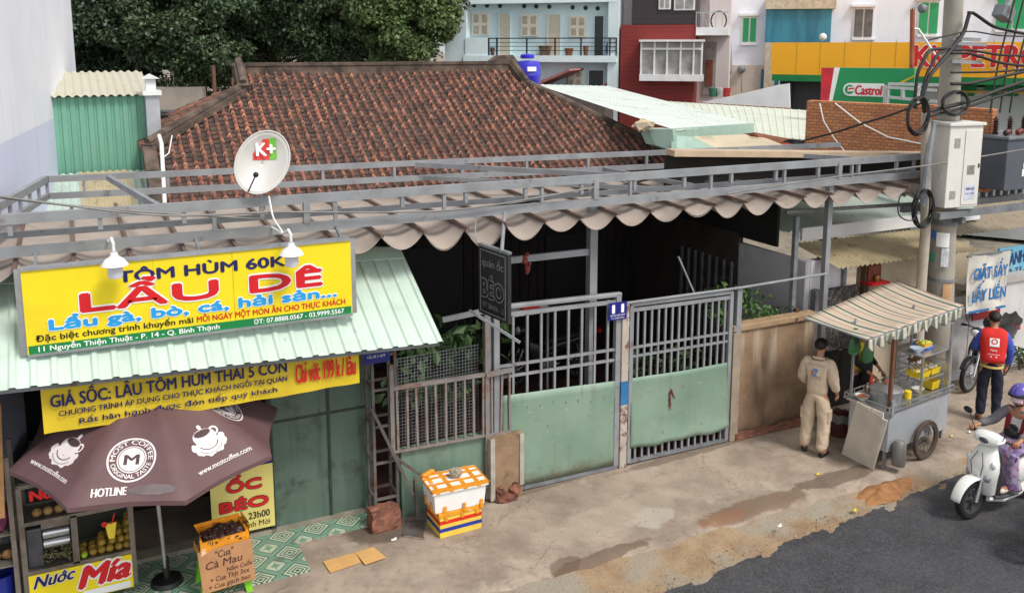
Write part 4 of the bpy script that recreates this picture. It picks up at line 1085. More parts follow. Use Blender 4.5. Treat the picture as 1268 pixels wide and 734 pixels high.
def shrub(name, label, base, cents, m, **kw):
    t = thing(name, label, 'plant', base); q = MB()
    for c in cents: q.tube([base, (Vector(base)+Vector(c))/2+Vector((random.uniform(-.05, .05), 0, .05)), c], [.012, .009, .004], 5)
    q.build('stem', mat('stem', (78, 64, 44), .8, 0, .2), t); leaf_mesh('leaves', cents, m, t, **kw)
shrub('potted_shrub', 'broad leaved dark green shrub growing behind the wire mesh', (-2.75, .45, 0), [(-2.85+.16*k, .35+.1*(k % 3), 1.98+.11*math.sin(k*2.1)) for k in range(8)]+[(-3.0+.2*k, .4, 1.5) for k in range(5)]+[(-2.3, .3, 2.05)], lf1, n=34, spread=.12, size=.19, asp=.5, droop=.8)
shrub('courtyard_shrub', 'loose green shrub behind the stained wall near the thin post', (2.35, .6, 0), [(1.95+.16*k, .5+.12*(k % 3), 1.75+.22*math.sin(k*1.7)) for k in range(7)]+[(2.6, .3, 1.7), (2.9, .3, 1.72), (2.1, .5, 2.1)], lf2, n=46, spread=.11, size=.10, asp=.55)
shrub('courtyard_shrub', 'dark low shrub seen through the bars of the right gate', (1.0, .8, 0), [(.5+.14*k, .6+.15*(k % 3), 1.0+.2*math.sin(k*1.3)) for k in range(9)], lf1, n=45, spread=.13, size=.11, asp=.5)

# gate ------------------------------------------------------------
gs = mat('gate_grey', (142, 144, 148), .5, .15, .14, 3, dirt=(104, 72, 56), dsc=5, dlo=.58, dhi=.72, damt=.7)
gl = thing('gate_leaf', 'left grey barred gate leaf with a tall plain green lower panel', 'gate', (-1.0, 0, 0))
LX0, LX1 = -1.97, -.10
def gz_(x, a, b, x0, x1): return a+(b-a)*(x-x0)/(x1-x0)
q = MB(); q.bar((LX0+.1, 0, 2.50), (LX1+.03, 0, 2.455), .075, .06); q.build('top_rail', gs, gl, bevel=.015)
q = MB(); q.bar((LX0+.1, 0, 2.40), (LX1, 0, 2.36), .05, .05); q.build('top_rail', gs, gl)
for z in (1.70, 1.555): MB().bar((LX0+.1, 0, z+.03), (LX1, 0, z), .032).build('middle_rail', gs, gl)
for x in np.linspace(LX0+.30, LX1-.17, 8): MB().bar((x, 0, .06), (x, 0, 2.40), .03).build('bar', gs, gl)
for x in (LX0+.06, LX1-.02): MB().bar((x, 0, .04), (x, 0, 2.47), .075).build('side_post', gs, gl)
q = MB(); q.grid(lambda u, v: (LX0+.14+(LX1-LX0-.17)*u, -.03-.006*math.sin(u*9+v*3)*math.sin(v*4), .06+(1.30-.03*u+.05*(1-u)-.06)*v), 24, 12); q.build('panel', gate_green, gl, smooth='all', thick=.004)
MB().bar((LX0+.05, -.005, .045), (LX1, -.005, .03), .07, .05).build('bottom_rail', galv_d, gl)
q = MB()
for k in range(9): q.ball((LX0+.3+.19*k, -.036, 1.18-.02*k+random.uniform(-.02, .02)), .008, 6, 4)
q.build('rivet', rust, gl)

gr = thing('gate_leaf', 'right grey barred gate leaf with a dented green panel and bars below', 'gate', (1.0, 0, 0))
RX0, RX1 = .075, 1.80
q = MB(); q.bar((RX0, 0, 2.29), (RX1, 0, 2.265), .07, .055); q.build('top_rail', gs, gr, bevel=.012)
q = MB(); q.bar((RX0, 0, 2.215), (RX1, 0, 2.19), .05); q.build('top_rail', gs, gr)
for z in (1.685, 1.56): MB().bar((RX0, 0, z), (RX1, 0, z-.02), .03).build('middle_rail', gs, gr)
for x in np.linspace(RX0+.13, RX1-.12, 14): MB().bar((x, 0, .05), (x, 0, 2.2), .028).build('bar', gs, gr)
for x in (RX0+.02, RX1-.02): MB().bar((x, 0, .04), (x, 0, 2.27), .06).build('side_post', gs, gr)
def rpan(u, v):
    x = RX0+.03+(RX1-RX0-.05)*u; zb = .245-.04*u+.012*math.sin(u*21); z = zb+(1.255-.03*u-zb)*v
    curl = max(0, (u-.78)/.22)*max(0, 1-v*5); 
    return (x, -.03-.014*math.sin(u*7+1)*math.sin(v*5)-.05*max(0, 1-v*4)*abs(math.sin(u*5.5))*.6-.03*curl, z+.05*curl)
q = MB(); q.grid(rpan, 40, 16); q.build('panel', gate_green, gr, smooth='all', thick=.004)
q = MB()
for pts in ([(.74, .97), (.735, .84), (.76, .80), (.755, .70)], [(.755, 1.0), (.80, .90), (.83, .86)], [(.745, .88), (.745, .74)]): q.tube([(x, -.047, z) for x, z in pts], [.012, .009, .006, .004][:len(pts)], 5)
q.build('rust_mark', mat('rust_stain', (112, 46, 40), .8, 0, .3, 12), gr)
MB().bar((RX0, 0, .05), (RX1, 0, .04), .05, .045).build('bottom_rail', galv_d, gr)
gpm = mat('gate_post_rust', (178, 168, 156), .6, .05, .1, 4, dirt=(106, 62, 42), dsc=7, dlo=.5, dhi=.62, damt=.9)
gp = thing('gate_post', 'rusty pale post between the two gate leaves carrying the blue house number', 'gate post', (0, -.02, 0))
MB().mm((-.075, -.06, 0), (.035, .05, 2.32)).build('tube', gpm, gp, bevel=.008)
MB().mm((-.078, -.064, .92), (.038, -.02, 1.25)).build('blue_band', mat('old_blue_paint', (42, 110, 160), .5, 0, .15, 6, dirt=(150, 110, 84), dsc=8, damt=.9), gp)
for z in (.45, 1.4, 2.0): MB().lathe([(.0, 0), (.02, 0), (.02, .07), (0, .07)], (.045, -.03, z), n=10).build('hinge', galv_d, gp)
hn = thing('house_number', 'blue enamel house number plate on the gate post', 'number plate', (-.05, -.075, 2.15))
a, b = pY(754, 375, -.075), pY(776, 394, -.075)
hx0, hx1, hz0, hz1 = a.x, b.x, pY(776, 395, -.075).z+.01, a.z-.01
MB().mm((hx0, -.075, hz0), (hx1, -.066, hz1)).build('plate', mat('plate_blue', (30, 34, 124), .3, 0, .05), hn)
hw_ = hx1-hx0
text('11', (hx0+.2*hw_, -.0765, hz0+.42*(hz1-hz0)), (1, 0, 0), (0, 0, 1), hw_*.6, .45*(hz1-hz0), ink_white, hn, bold=.06)
text('NGUYỄN THIỆN THUẬT', (hx0+.1*hw_, -.0765, hz0+.22*(hz1-hz0)), (1, 0, 0), (0, 0, 1), hw_*.8, .1*(hz1-hz0), ink_white, hn)
text('P.14 - Q. BÌNH THẠNH', (hx0+.15*hw_, -.0765, hz0+.07*(hz1-hz0)), (1, 0, 0), (0, 0, 1), hw_*.7, .09*(hz1-hz0), ink_white, hn)
# long thin pipe on top of the right leaf, loose flat bar, slanted bar under the black board
tag(MB().tube([(-.02, -.045, 2.335), (1.9, -.045, 2.32), (3.58, .0, 2.33)], .02, 8).build('thin_pipe', galv, smooth=True), 'long thin grey pipe from the gate post to the grey post on the right', 'pipe')
tag(MB().bar(pY(840, 318, .12), pY(860, 364, .06), .045, .02).build('loose_bar', galv), 'short pale bar standing slanted on the right gate', 'bar')
tag(MB().bar(pY(548, 396, .25), pY(628, 379, .02), .05, .06).build('cross_rail', galv), 'grey rail reaching from the kiosk awning to the left gate', 'rail')
# wide post at left end of the gate, second post beside the right leaf
post('gate_end_post', 'grey square post at the right end of the right gate leaf', 1.93, .02, 0, 2.31, .085, gs)
post('gate_end_post', 'grey square post at the left end of the left gate leaf', -2.0, .06, .0, 2.5, .085, gs)
tag(MB().bar(pY(581, 384, -.1), pY(644, 424, -.45), .03).build('slanted_bar', galv), 'slanted grey bar below the black hanging board', 'bar')
# black hanging board
tl = Vector(pY(592, 302, -.24)); zt_, zb_ = tl.z, pY(592, 386, -.24).z
br_ = pZ(631, 313, zt_); rb = pZ(627, 404, zb_+.0); rx, ry = (br_.x+rb.x)/2, (br_.y+rb.y)/2
bd = thing('hanging_board', 'black chalk style board with outlined letters hanging in front of the left gate', 'sign board', (tl.x, tl.y, zb_))
bu = Vector((rx-tl.x, ry-tl.y, 0)); bwid = bu.length; bu.normalize(); bn = bu.cross(Vector((0, 0, 1)))
bk_ = mat('board_black', (36, 37, 38), .6, 0, .2, 5)
O_ = Vector((tl.x, tl.y, zb_)); hh = zt_-zb_
MB().prism([O_, O_+bu*bwid, O_+bu*bwid+Vector((0, 0, hh)), O_+Vector((0, 0, hh))], bn*-.05).build('panel', bk_, bd, bevel=.008)
MB().bar(O_+Vector((0, 0, hh))-bn*.025, O_+bu*bwid+Vector((0, 0, hh))-bn*.025, .055, .03).build('top_edge', galv_d, bd)
chalk = mat('chalk_grey', (126, 128, 126), .8, 0, .15, 20)
q = MB()
def fr_line(u0, v0, u1, v1): q.bar(O_+bu*bwid*u0+Vector((0, 0, hh*v0))+bn*.003, O_+bu*bwid*u1+Vector((0, 0, hh*v1))+bn*.003, .008, .008)
fr_line(.08, .05, .92, .05); fr_line(.92, .05, .92, .94); fr_line(.92, .94, .08, .94); fr_line(.08, .94, .08, .05); q.build('border', chalk, bd)
def bdt(s, u0, u1, v, cap, **kw): text(s, O_+bu*bwid*u0+Vector((0, 0, hh*v)), bu, (0, 0, 1), bwid*(u1-u0), hh*cap, chalk, bd, **kw)
bdt('quán ốc', .14, .86, .72, .11); 
text('BÉO', O_+bu*bwid*.14+Vector((0, 0, hh*.28)), bu, (0, 0, 1), bwid*.72, hh*.24, bk_, bd, bold=.03, outline=chalk, ol=.075)
bdt('ĐT 38NN1 - 2', .16, .86, .12, .07)
q = MB(); q.tube([O_+Vector((0, 0, hh)), pY(588, 290, -.1), (pY(590, 262, 0))], .008, 6); q.tube([O_+bu*bwid*.8+Vector((0, 0, hh)), pY(625, 262, -.0)], .022, 8); q.build('hanger', galv, bd)

# stained concrete wall right of the gate
cwl = thing('stained_wall', 'brown water stained concrete wall with a rounded cap right of the gate', 'wall', (2.6, .1, 0))
def m_stain():
    s = NT('stained_concrete'); x, y, z = s.xyz()
    c = s.mix(s.step(s.noise(2.4, 6), .3, .7), lin((122, 98, 76)), lin((150, 126, 100)))
    st_ = s.noise(1, 5, vec=s.map((5, 5, .5))); up = s.step(z, .6, 1.6)
    c = s.mix(s.math('MULTIPLY', s.step(st_, .5, .68), s.math('MULTIPLY', up, .7)), c, lin((190, 178, 160)))
    c = s.mix(s.math('MULTIPLY', s.step(s.noise(1, 5, vec=s.map((3, 3, .7), (9, 2, 0))), .5, .7), .7), c, lin((84, 66, 52)))
    c = s.mix(s.math('MULTIPLY', s.step(s.math('ADD', z, s.math('MULTIPLY', s.noise(5, 5), .3)), .22, .4, 1, 0), .8), c, lin((74, 60, 50)))
    s.col(c); s.bump(s.noise(30, 5), .4, .01); return s.done(.92)
stn = m_stain()
MB().mm((1.99, .02, 0), (3.42, .16, 1.66)).build('body', stn, cwl)
q = MB(); q.bar((1.84, .08, 1.70), (3.45, .08, 1.70), .2, .1); q.build('cap', mat('wall_cap', (160, 134, 104), .9, 0, .12, 5, dirt=(110, 90, 70), dsc=4, bump=.3, bsc=30), cwl, bevel=.02)
q = MB(); q.mm((1.84, -.03, 0), (1.985, .19, 1.64)); q.build('pier', mat('pier_concrete', (150, 136, 120), .9, 0, .12, 5, dirt=(150, 88, 60), dsc=6, dlo=.64, dhi=.72, bump=.4, bsc=30), cwl, bevel=.008)
q = MB(); q.mm((1.95, -.05, -.02), (3.45, .02, .1)); o = q.build('footing', brm, cwl)
bm_ = bmesh.new(); bm_.from_mesh(o.data); bmesh.ops.subdivide_edges(bm_, edges=bm_.edges[:], cuts=9, use_grid_fill=True)
for v in bm_.verts: v.co += Vector(rng.uniform(-.012, .012, 3))*Vector((1, 1, .8))
bm_.to_mesh(o.data); bm_.free()

# =====================================================================
#  RIGHT: neighbour's shed, white wall, signs
# =====================================================================
nb = thing('white_shed', 'whitewashed shed with a dark doorway under the rusty beige tin awning', 'shed', (5, 1.5, 0))
ww = mat('white_wash', (204, 202, 206), .8, 0, .06, 2, dirt=(150, 144, 138), dsc=2, dlo=.5, dhi=.75, damt=.6, streak=.15)
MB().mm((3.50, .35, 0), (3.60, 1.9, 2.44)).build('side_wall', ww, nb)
MB().mm((3.48, 1.9, 0), (3.58, 5.0, 2.6)).build('side_wall', mat('shaded_wall', (66, 58, 54), .9, 0, .25, 2), nb)  # far stretch of the wall, yard shade put into its dark colour
MB().mm((3.49, 1.0, 2.55), (3.54, 5.0, 3.5)).build('upper_wall', kdark, nb)  # dark sheet added for the shade under the neighbour's roof
for y in np.arange(2.0, 3.6, .2): MB().bar((3.44, y, .3), (3.44, y, 2.1), .04).build('window_bar', galv_d, nb)
MB().mm((3.62, .36, 0), (4.32, .48, 2.44)).build('front_wall', ww, nb)
MB().mm((4.72, .36, 0), (7.2, .48, 2.42)).build('front_wall', mat('beige_wall', (188, 174, 152), .85, 0, .08, 2.5, dirt=(130, 116, 100), dsc=2, damt=.5), nb)
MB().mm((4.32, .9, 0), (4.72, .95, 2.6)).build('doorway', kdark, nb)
MB().bar((4.75, .33, 0), (4.75, .33, 2.43), .09).build('door_post', mat('brown_post', (112, 86, 62), .8, 0, .2, 5), nb)
MB().bar((4.29, .33, 0), (4.29, .33, 2.43), .06).build('door_post', galv_d, nb)
tinb = mat('beige_tin', (182, 168, 136), .55, .1, .08, 3, dirt=(122, 96, 66), dsc=4, dlo=.52, dhi=.7, damt=.7)
q = MB(); q.wavy((3.72, .86, 2.61), (3.1, 0, -.02), (0, -.98, -.19), pitch=.10, h=.017, nv=3); q.build('tin_awning', tinb, nb, smooth=True)
q = MB(); q.wavy((3.55, 4.0, 3.35), (4.6, 0, 0), (0, -3.1, -.55), pitch=.12, h=.016, nv=3); q.build('roof_sheet', mat('pale_green_tin', (182, 198, 188), .5, .05, .06, 2, dirt=(140, 146, 136), dsc=2, damt=.5), nb, smooth=True)
q = MB(); q.mm((3.9, .87, 2.64), (8.1, .92, 2.84)); q.build('fascia', white, nb)
q = MB(); q.bar((3.0, .3, 3.27), (6.0, .2, 3.2), .05); q.build('tie_bar', galv_d, nb)
ic = mat('dark_awning', (52, 48, 46), .8)
# household shrine shelf
al = pY(1080, 340, .30); sr = thing('wall_shrine', 'small red wall shrine shelf under the beige tin awning', 'shrine', (al.x, .25, al.z-.1))
MB().mm((al.x-.2, .1, al.z-.12), (al.x+.2, .35, al.z-.09)).build('shelf', ink_red, sr); MB().mm((al.x-.14, .25, al.z-.09), (al.x+.14, .34, al.z+.16)).build('back', mat('shrine_brown', (120, 60, 44), .6), sr)
q = MB(); q.lathe([(.03, 0), (.045, .08), (.035, .1), (0, .1)], (al.x, .2, al.z-.09), n=12); q.build('incense_pot', mat('pot_brass', (150, 110, 60), .4, .5), sr, smooth=True)
# notice board panels behind the man
nbp = thing('notice_board', 'grey board covered with dark paper notices behind the food cart', 'notice board', (3.95, .3, 0))
MB().mm((3.63, .24, .0), (3.74, .34, 2.0)).build('side_post', galv_d, nbp)
def m_notice():
    s = NT('notice_print'); v = s.n('ShaderNodeTexVoronoi'); s.put(v.inputs['Vector'], s.map((14, 1, 14))); v.inputs['Scale'].default_value = 1
    bw_ = s.xyz(v.outputs['Color'])[0]; c = s.mix(s.math('MULTIPLY', bw_, s.step(s.noise(26, 4), .35, .65)), lin((46, 43, 43)), lin((132, 126, 122))); s.col(c); return s.done(.7)
MB().mm((3.86, .3, .95), (4.62, .33, 1.98)).build('poster', m_notice(), nbp)
MB().mm((3.76, .29, 1.1), (3.88, .32, 1.95)).build('pale_panel', mat('pale_grey_panel', (158, 170, 172), .5), nbp)
MB().mm((3.775, .285, 1.55), (3.865, .29, 1.85)).build('green_sheet', mat('notice_green', (36, 74, 58), .5), nbp)
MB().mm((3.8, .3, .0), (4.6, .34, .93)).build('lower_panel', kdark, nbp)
mt = thing('post_stub', 'dark brown wooden post stub on the wall cap beside the cart roof', 'post stub', pY(990, 400, .1))
MB().mm(pY(987, 398, .12)+Vector((-.03, 0, -.05)), pY(987, 398, .12)+Vector((.04, .06, .2))).build('stub', mat('brown_stub', (90, 62, 44), .8), mt)

# white boundary wall along the pavement on the right
wl = thing('white_boundary_wall', 'long white plastered boundary wall with a coping behind the parked motorbike', 'wall', (9, .3, 0))
wp = mat('white_plaster', (196, 193, 194), .85, 0, .06, 1.5, dirt=(142, 136, 130), dsc=1.6, dlo=.5, dhi=.75, damt=.6, streak=.2)
MB().mm((7.22, .25, 0), (22, .4, 1.62)).build('body', wp, wl); MB().mm((6.9, .2, 1.62), (22, .45, 1.72)).build('coping', mat('coping', (168, 164, 160), .85, 0, .1, 3, dirt=(110, 104, 98), dsc=3), wl)
MB().mm((5.6, .25, 0), (7.2, .34, 1.5)).build('end_panel', wp, wl)
def sign_on(name, label, cat, x0, y0, x1, y1, yy, m, t=.03):
    a, b = pY(x0, y0, yy), pY(x1, y1, yy); T = thing(name, label, cat, ((a.x+b.x)/2, yy, b.z))
    MB().mm((a.x, yy, b.z), (b.x, yy+t, a.z)).build('panel', m, T); return T, a, b
lb = mat('sign_light_blue', (96, 164, 192), .5, 0, .1, 2, dirt=(170, 190, 196), dsc=2, damt=.7)
T, a, b = sign_on('blue_signboard', 'faded light blue sign board with dark letters above the white boundary wall', 'sign', 1238, 308, 1330, 346, .5, lb)
ptextY('THANH LAN', (1238, 333), (1287, 317), 15, .497, mat('sign_navy', (32, 60, 110), .5), T, bold=.04); ptextY('093.71.71.4', (1238, 343), (1285, 329), 6, .497, MATS['sign_navy'], T, bold=.02)
T, a, b = sign_on('pale_signboard', 'pale blue board with a single letter behind the laundry banner', 'sign', 1197, 325, 1216, 352, .42, mat('sign_pale_blue', (176, 200, 206), .5, 0, .08))
ptextY('G', (1199, 341), (1207, 339), 10, .417, mat('sign_cyan', (50, 140, 176), .5), T, bold=.05)
lau = thing('laundry_banner', 'worn white cloth laundry banner with blue letters hanging beside the concrete pole', 'banner', pY(1220, 383, -.1))
a, b = pY(1201, 320, -.1), pY(1243, 380, -.1); LW, LH = b.x-a.x, a.z-b.z+.05
def lban(u, v): 
    return (a.x+LW*(u+.06*(1-v)*math.sin(u*3)), -.1+.03*math.sin(u*8+v*3)-.02*(1-v), b.z+LH*v-.05*math.sin(math.pi*u)*v*.6)
MB().grid(lban, 24, 16).build('cloth', mat('old_white_cloth', (204, 200, 190), .85, 0, .07, 4, dirt=(160, 150, 136), dsc=3, damt=.5), lau, smooth='all')
lbl = mat('laundry_blue', (30, 104, 166), .6, 0, .1)
for s, v in (('GIẶT SẤY', .58), ('LẤY LIỀN', .20)): text(s, (a.x+LW*.08, -.145, b.z+LH*v), (1, 0, 0), (0, 0, 1), LW*.86, LH*.19, lbl, lau, bold=.05, out=.001)
MB().mm((a.x+LW*.02, -.143, b.z+.01), (a.x+LW*.98, -.142, b.z+.05)).build('blue_hem', lbl, lau)
MB().bar((a.x-.05, -.09, a.z+.03), (b.x+.1, -.09, a.z+.03), .03).build('rod', galv_d, lau)
T, a, b = sign_on('red_sign', 'small dark red sign with white letters below the laundry banner', 'sign', 1206, 377, 1238, 391, .12, mat('sign_dark_red', (150, 28, 36), .5))
ptextY('CẦN BÁN', (1208, 388), (1236, 380), 7, .117, ink_white, T, bold=.04)
q = MB(); q.grid(lambda u, v: ((9.0+.9*u), .247, .62+.55*v), 2, 2)
def m_soot():
    s = NT('soot'); x, y, z = s.xyz(); c = s.mix(s.step(s.noise(3, 5), .3, .6), lin((30, 28, 28)), lin((60, 58, 56))); s.col(c); return s.done(.95)
so = MB()
cS = pY(1243, 408, .245)
so.poly([(cS.x+.42*(1+.2*math.sin(3*t)+.12*math.sin(7*t))*math.cos(t), .245, cS.z+.34*(1+.18*math.sin(2*t+1)+.1*math.sin(9*t))*math.sin(t)) for t in np.linspace(0, 2*math.pi, 40)[:-1]])
so.build('soot_mark', m_soot(), wl)
shrub('roadside_weed', 'small green weed clump at the foot of the white boundary wall', tuple(pY(1262, 458, .1).xy)+(0,), [tuple(pY(1262+k*4, 440+k*3, .1)) for k in (-1, 0, 1, 2, 3)], lf1, n=40, spread=.1, size=.1)
# grey tiled canopy and grille beyond, top right behind the transformer
q = MB(); A_, B_ = pY(1185, 305, 1.0), pY(1330, 268, 1.0)
nr = thing('far_canopy', 'dull brown lean-to roof with a dark grille above it behind the transformer', 'canopy', (8.5, 1.2, 0))
q.wavy((6.9, 1.6, 2.75), (12, 0, 0), (0, -1.1, -.25), pitch=.14, h=.015); q.build('roof_sheet', mat('dull_tin', (150, 138, 118), .6, 0, .1, 3, dirt=(100, 90, 78), dsc=3), nr, smooth=True)
q = MB(); q.mm((7.0, 1.9, 2.7), (19, 1.95, 3.25)); q.build('back_panel', mat('dark_grille', (70, 70, 70), .7), nr)
q = MB()
for x in np.arange(7.1, 16, .22): q.bar((x, 1.85, 2.75), (x, 1.85, 3.25), .05)
q.bar((7.0, 1.84, 3.25), (19, 1.84, 3.25), .06); q.build('grille', galv_d, nr)

# =====================================================================
#  PEOPLE
# =====================================================================
from mathutils import noise as mnoise
def skin_obj(name, verts, radii, edges, m, parent, M, sub=2, root=0, folds=0):
    me = bpy.data.meshes.new('tmp'); me.from_pydata([Vector(v) for v in verts], edges, []); o = bpy.data.objects.new('tmp', me); COL.objects.link(o)
    md = o.modifiers.new('s', 'SKIN'); md.use_smooth_shade = True; md.branch_smoothing = .5
    sv = me.skin_vertices[0].data
    for i, r in enumerate(radii): sv[i].radius = r if isinstance(r, tuple) else (r, r)
    sv[root].use_root = True
    sm = o.modifiers.new('u', 'SUBSURF'); sm.levels = sub; sm.render_levels = sub
    bpy.context.view_layer.update()
    ev = o.evaluated_get(bpy.context.evaluated_depsgraph_get()); em = ev.to_mesh()
    q = MB(M); q.add([v.co+v.normal*folds*(mnoise.noise(Vector((v.co.x*9, v.co.y*9, v.co.z*7+v.co.x*6)))+.6*mnoise.noise(v.co*22)) for v in em.vertices], [tuple(p.vertices) for p in em.polygons]); ev.to_mesh_clear()
    bpy.data.objects.remove(o); bpy.data.meshes.remove(me)
    return q.build(name, m, parent, smooth='all')
class Sk:
    def __init__(s): s.v = []; s.r = []; s.e = []; s.ix = {}
    def p(s, name, co, r, frm=None):
        s.ix[name] = len(s.v); s.v.append(Vector(co)); s.r.append(r)
        if frm is not None: s.e.append((s.ix[frm], s.ix[name]))
        return s
J0 = dict(pelvis=(0, 0, .93), waist=(0, .0, 1.06), chest=(0, .01, 1.26), neckb=(0, -.005, 1.41), neck=(0, .015, 1.48), chin=(0, .04, 1.545), head=(0, .03, 1.60), crown=(0, .02, 1.66),
          hipL=(-.09, 0, .90), hipR=(.09, 0, .90), kneeL=(-.10, .03, .49), kneeR=(.10, .03, .49), ankL=(-.105, -.01, .085), ankR=(.105, -.01, .085), toeL=(-.12, .14, .03), toeR=(.12, .14, .03),
          shL=(-.165, 0, 1.375), shR=(.165, 0, 1.375), elL=(-.215, -.02, 1.10), elR=(.215, -.02, 1.10), wrL=(-.22, .08, .87), wrR=(.22, .08, .87))
def mid(a, b, t=.5): return Vector(a)*(1-t)+Vector(b)*t
def hand(k, s, wr, el, tag_, palm=None, curl=.5):
    wr, el = Vector(wr), Vector(el); h = (wr-el).normalized(); n = Vector(palm) if palm else Vector((-1 if s > 0 else 1, .1, 0))
    n = (n-h*n.dot(h)).normalized(); sd = h.cross(n).normalized()
    pc = wr+h*.055; k.p('palm'+tag_, pc, (.034, .017), 'wr'+tag_)
    for i, (of, L) in enumerate(((-.030, .066), (-.010, .078), (.010, .073), (.029, .056))):
        b = pc+h*.035+sd*of; k.p(f'f{i}a'+tag_, b, .0095, 'palm'+tag_)
        d1 = (h*math.cos(curl)+n*math.sin(curl)); m = b+d1*L*.5; k.p(f'f{i}b'+tag_, m, .0085, f'f{i}a'+tag_)
        d2 = (h*math.cos(curl*2.2)+n*math.sin(curl*2.2)); k.p(f'f{i}c'+tag_, m+d2*L*.5, .007, f'f{i}b'+tag_)
    b = pc-h*.012-sd*.036; k.p('ta'+tag_, b, .011, 'palm'+tag_); k.p('tb'+tag_, b+(h*.6-sd*.55+n*.5).normalized()*.04, .0085, 'ta'+tag_)
def person(label, loc, rz, J=None, hands=None, scale=1.0, M=None, group=None, hair=True, hair_r=1.0, feet=True):
    j = dict(J0); j.update(J or {}); M = M or Matrix.Translation(loc) @ Matrix.Rotation(rz, 4, 'Z') @ Matrix.Scale(scale, 4)
    base = M @ Vector((0, 0, 0)); t = thing('person', label, 'person', base, group)
    k = Sk(); k.p('pelvis', j['pelvis'], (.125, .10)); k.p('waist', j['waist'], (.115, .085), 'pelvis'); k.p('chest', j['chest'], (.135, .10), 'waist'); k.p('neckb', j['neckb'], (.075, .06), 'chest'); k.p('neck', j['neck'], .048, 'neckb')
    k.p('chin', j['chin'], (.062, .07), 'neck'); k.p('head', j['head'], (.076, .092), 'chin'); k.p('crown', j['crown'], (.066, .08), 'head')
    fwd = (Vector(j['chin'])-Vector(j['neck'])); 
    for s, T in ((-1, 'L'), (1, 'R')):
        k.p('hip'+T, j['hip'+T], .085, 'pelvis'); k.p('th'+T, mid(j['hip'+T], j['knee'+T]), .07, 'hip'+T); k.p('knee'+T, j['knee'+T], .052, 'th'+T); k.p('cf'+T, mid(j['knee'+T], j['ank'+T], .35), .05, 'knee'+T); k.p('ank'+T, j['ank'+T], .036, 'cf'+T); k.p('toe'+T, j['toe'+T], (.042, .028), 'ank'+T)
        k.p('sh'+T, j['sh'+T], .06, 'chest'); k.p('ua'+T, mid(j['sh'+T], j['el'+T]), .045, 'sh'+T); k.p('el'+T, j['el'+T], .037, 'ua'+T); k.p('fa'+T, mid(j['el'+T], j['wr'+T], .4), .035, 'el'+T); k.p('wr'+T, j['wr'+T], .025, 'fa'+T)
        hand(k, s, j['wr'+T], j['el'+T], T, **((hands or {}).get(T, {})))
    body = skin_obj('body', k.v, k.r, k.e, skin_m, t, M)
    j['M'] = M
    return t, j
def face(t, j, yaw=0, mask=None):
    """nose, ears, eyes and mouth as one small mesh on the head; optional face mask"""
    M = j['M']; hc = Vector(j['head']); up = (Vector(j['crown'])-Vector(j['chin'])).normalized(); f0 = Vector((math.sin(yaw), math.cos(yaw), 0)); f0 = (f0-up*f0.dot(up)).normalized(); r = f0.cross(up)
    q = MB(M); q.tube([hc+f0*.088+up*.0, hc+f0*.108-up*.028], [.009, .014], 7)
    for s in (-1, 1): q.ball(hc+r*s*.08-up*.015-f0*.005, (.012, .02, .03), 8, 6)
    q.build('face_features', skin_m, t, smooth=True)
    q = MB(M)
    for s in (-1, 1): q.ball(hc+f0*.084+r*s*.03+up*.004, .0095, 8, 6); q.bar(hc+f0*.09+r*s*.016+up*.02, hc+f0*.082+r*s*.048+up*.021, .006)
    q.bar(hc+f0*.09-up*.055-r*.02, hc+f0*.09-up*.055+r*.02, .006); q.build('eyes', hair_m, t)
    if mask:
        q = MB(M); q.grid(lambda u, v: hc+(f0*math.cos((u-.5)*2.2)*.103+r*math.sin((u-.5)*2.2)*.092)+up*(-.085+.085*v)+f0*.008*math.sin(math.pi*v), 16, 8); q.build('face_mask', mask, t, smooth='all', thick=.003)
def hair_cap(t, j, m=hair_m, yaw=0, back=1.0, r=(.089, .104, .09)):
    M = j['M']; hc = Vector(j['head'])+Vector((0, -.012, .015)); f0 = Vector((math.sin(yaw), math.cos(yaw), 0)); rr = np.random.default_rng(3)
    q = MB(M); V = []; n, mm = 22, 12
    def f(u, v):
        a = 2*math.pi*u; fr = math.cos(a-math.pi/2+yaw)
        lim = 1.02+(-.42*max(0, fr)+.62*max(0, -fr))*1.0
        th = v*lim*1.35; w_ = 1+.05*math.sin(a*11+v*9)+.04*math.sin(a*17+3)
        return hc+Vector((r[0]*math.sin(th)*math.cos(a), r[1]*math.sin(th)*math.sin(a), r[2]*math.cos(th)))*w_
    q.grid(f, 30, 12); return q.build('hair', m, t, smooth='all')
def garment_torso(name, t, j, m, grow=.03, sleeve=1.0, sleeve_r=1.0, hem=None, sleeves=('L', 'R'), wide=1.0):
    k = Sk(); g = grow
    pel = Vector(j['pelvis'])+Vector((0, 0, hem if hem is not None else -.04))
    k.p('pelvis', pel, ((.125+g+.012)*wide, .10+g+.012)); k.p('waist', j['waist'], ((.122+g)*wide, .092+g), 'pelvis'); k.p('chest', j['chest'], ((.14+g)*wide, .105+g), 'waist'); k.p('neckb', Vector(j['neckb'])-Vector((0, 0, .005)), (.075+g*.6, .062+g*.6), 'chest')
    for T in 'LR':
        if T not in sleeves: k.p('sh'+T, Vector(j['sh'+T])*Vector((.92, 1, 1))+Vector((0, 0, .03)), .10+g, 'chest')
    for T in sleeves:
        k.p('sh'+T, j['sh'+T], .06+g*.8, 'chest'); k.p('ua'+T, mid(j['sh'+T], j['el'+T]), (.048+g*.8)*sleeve_r, 'sh'+T)
        if sleeve > .5: k.p('el'+T, j['el'+T], (.042+g*.7)*sleeve_r, 'ua'+T); 
        if sleeve > .75: k.p('fa'+T, mid(j['el'+T], j['wr'+T], min(.95, (sleeve-.5)*1.9-.0)), (.032+g*.6)*sleeve_r, 'el'+T)
    return skin_obj(name, k.v, k.r, k.e, m, t, j['M'], sub=3, folds=.009)
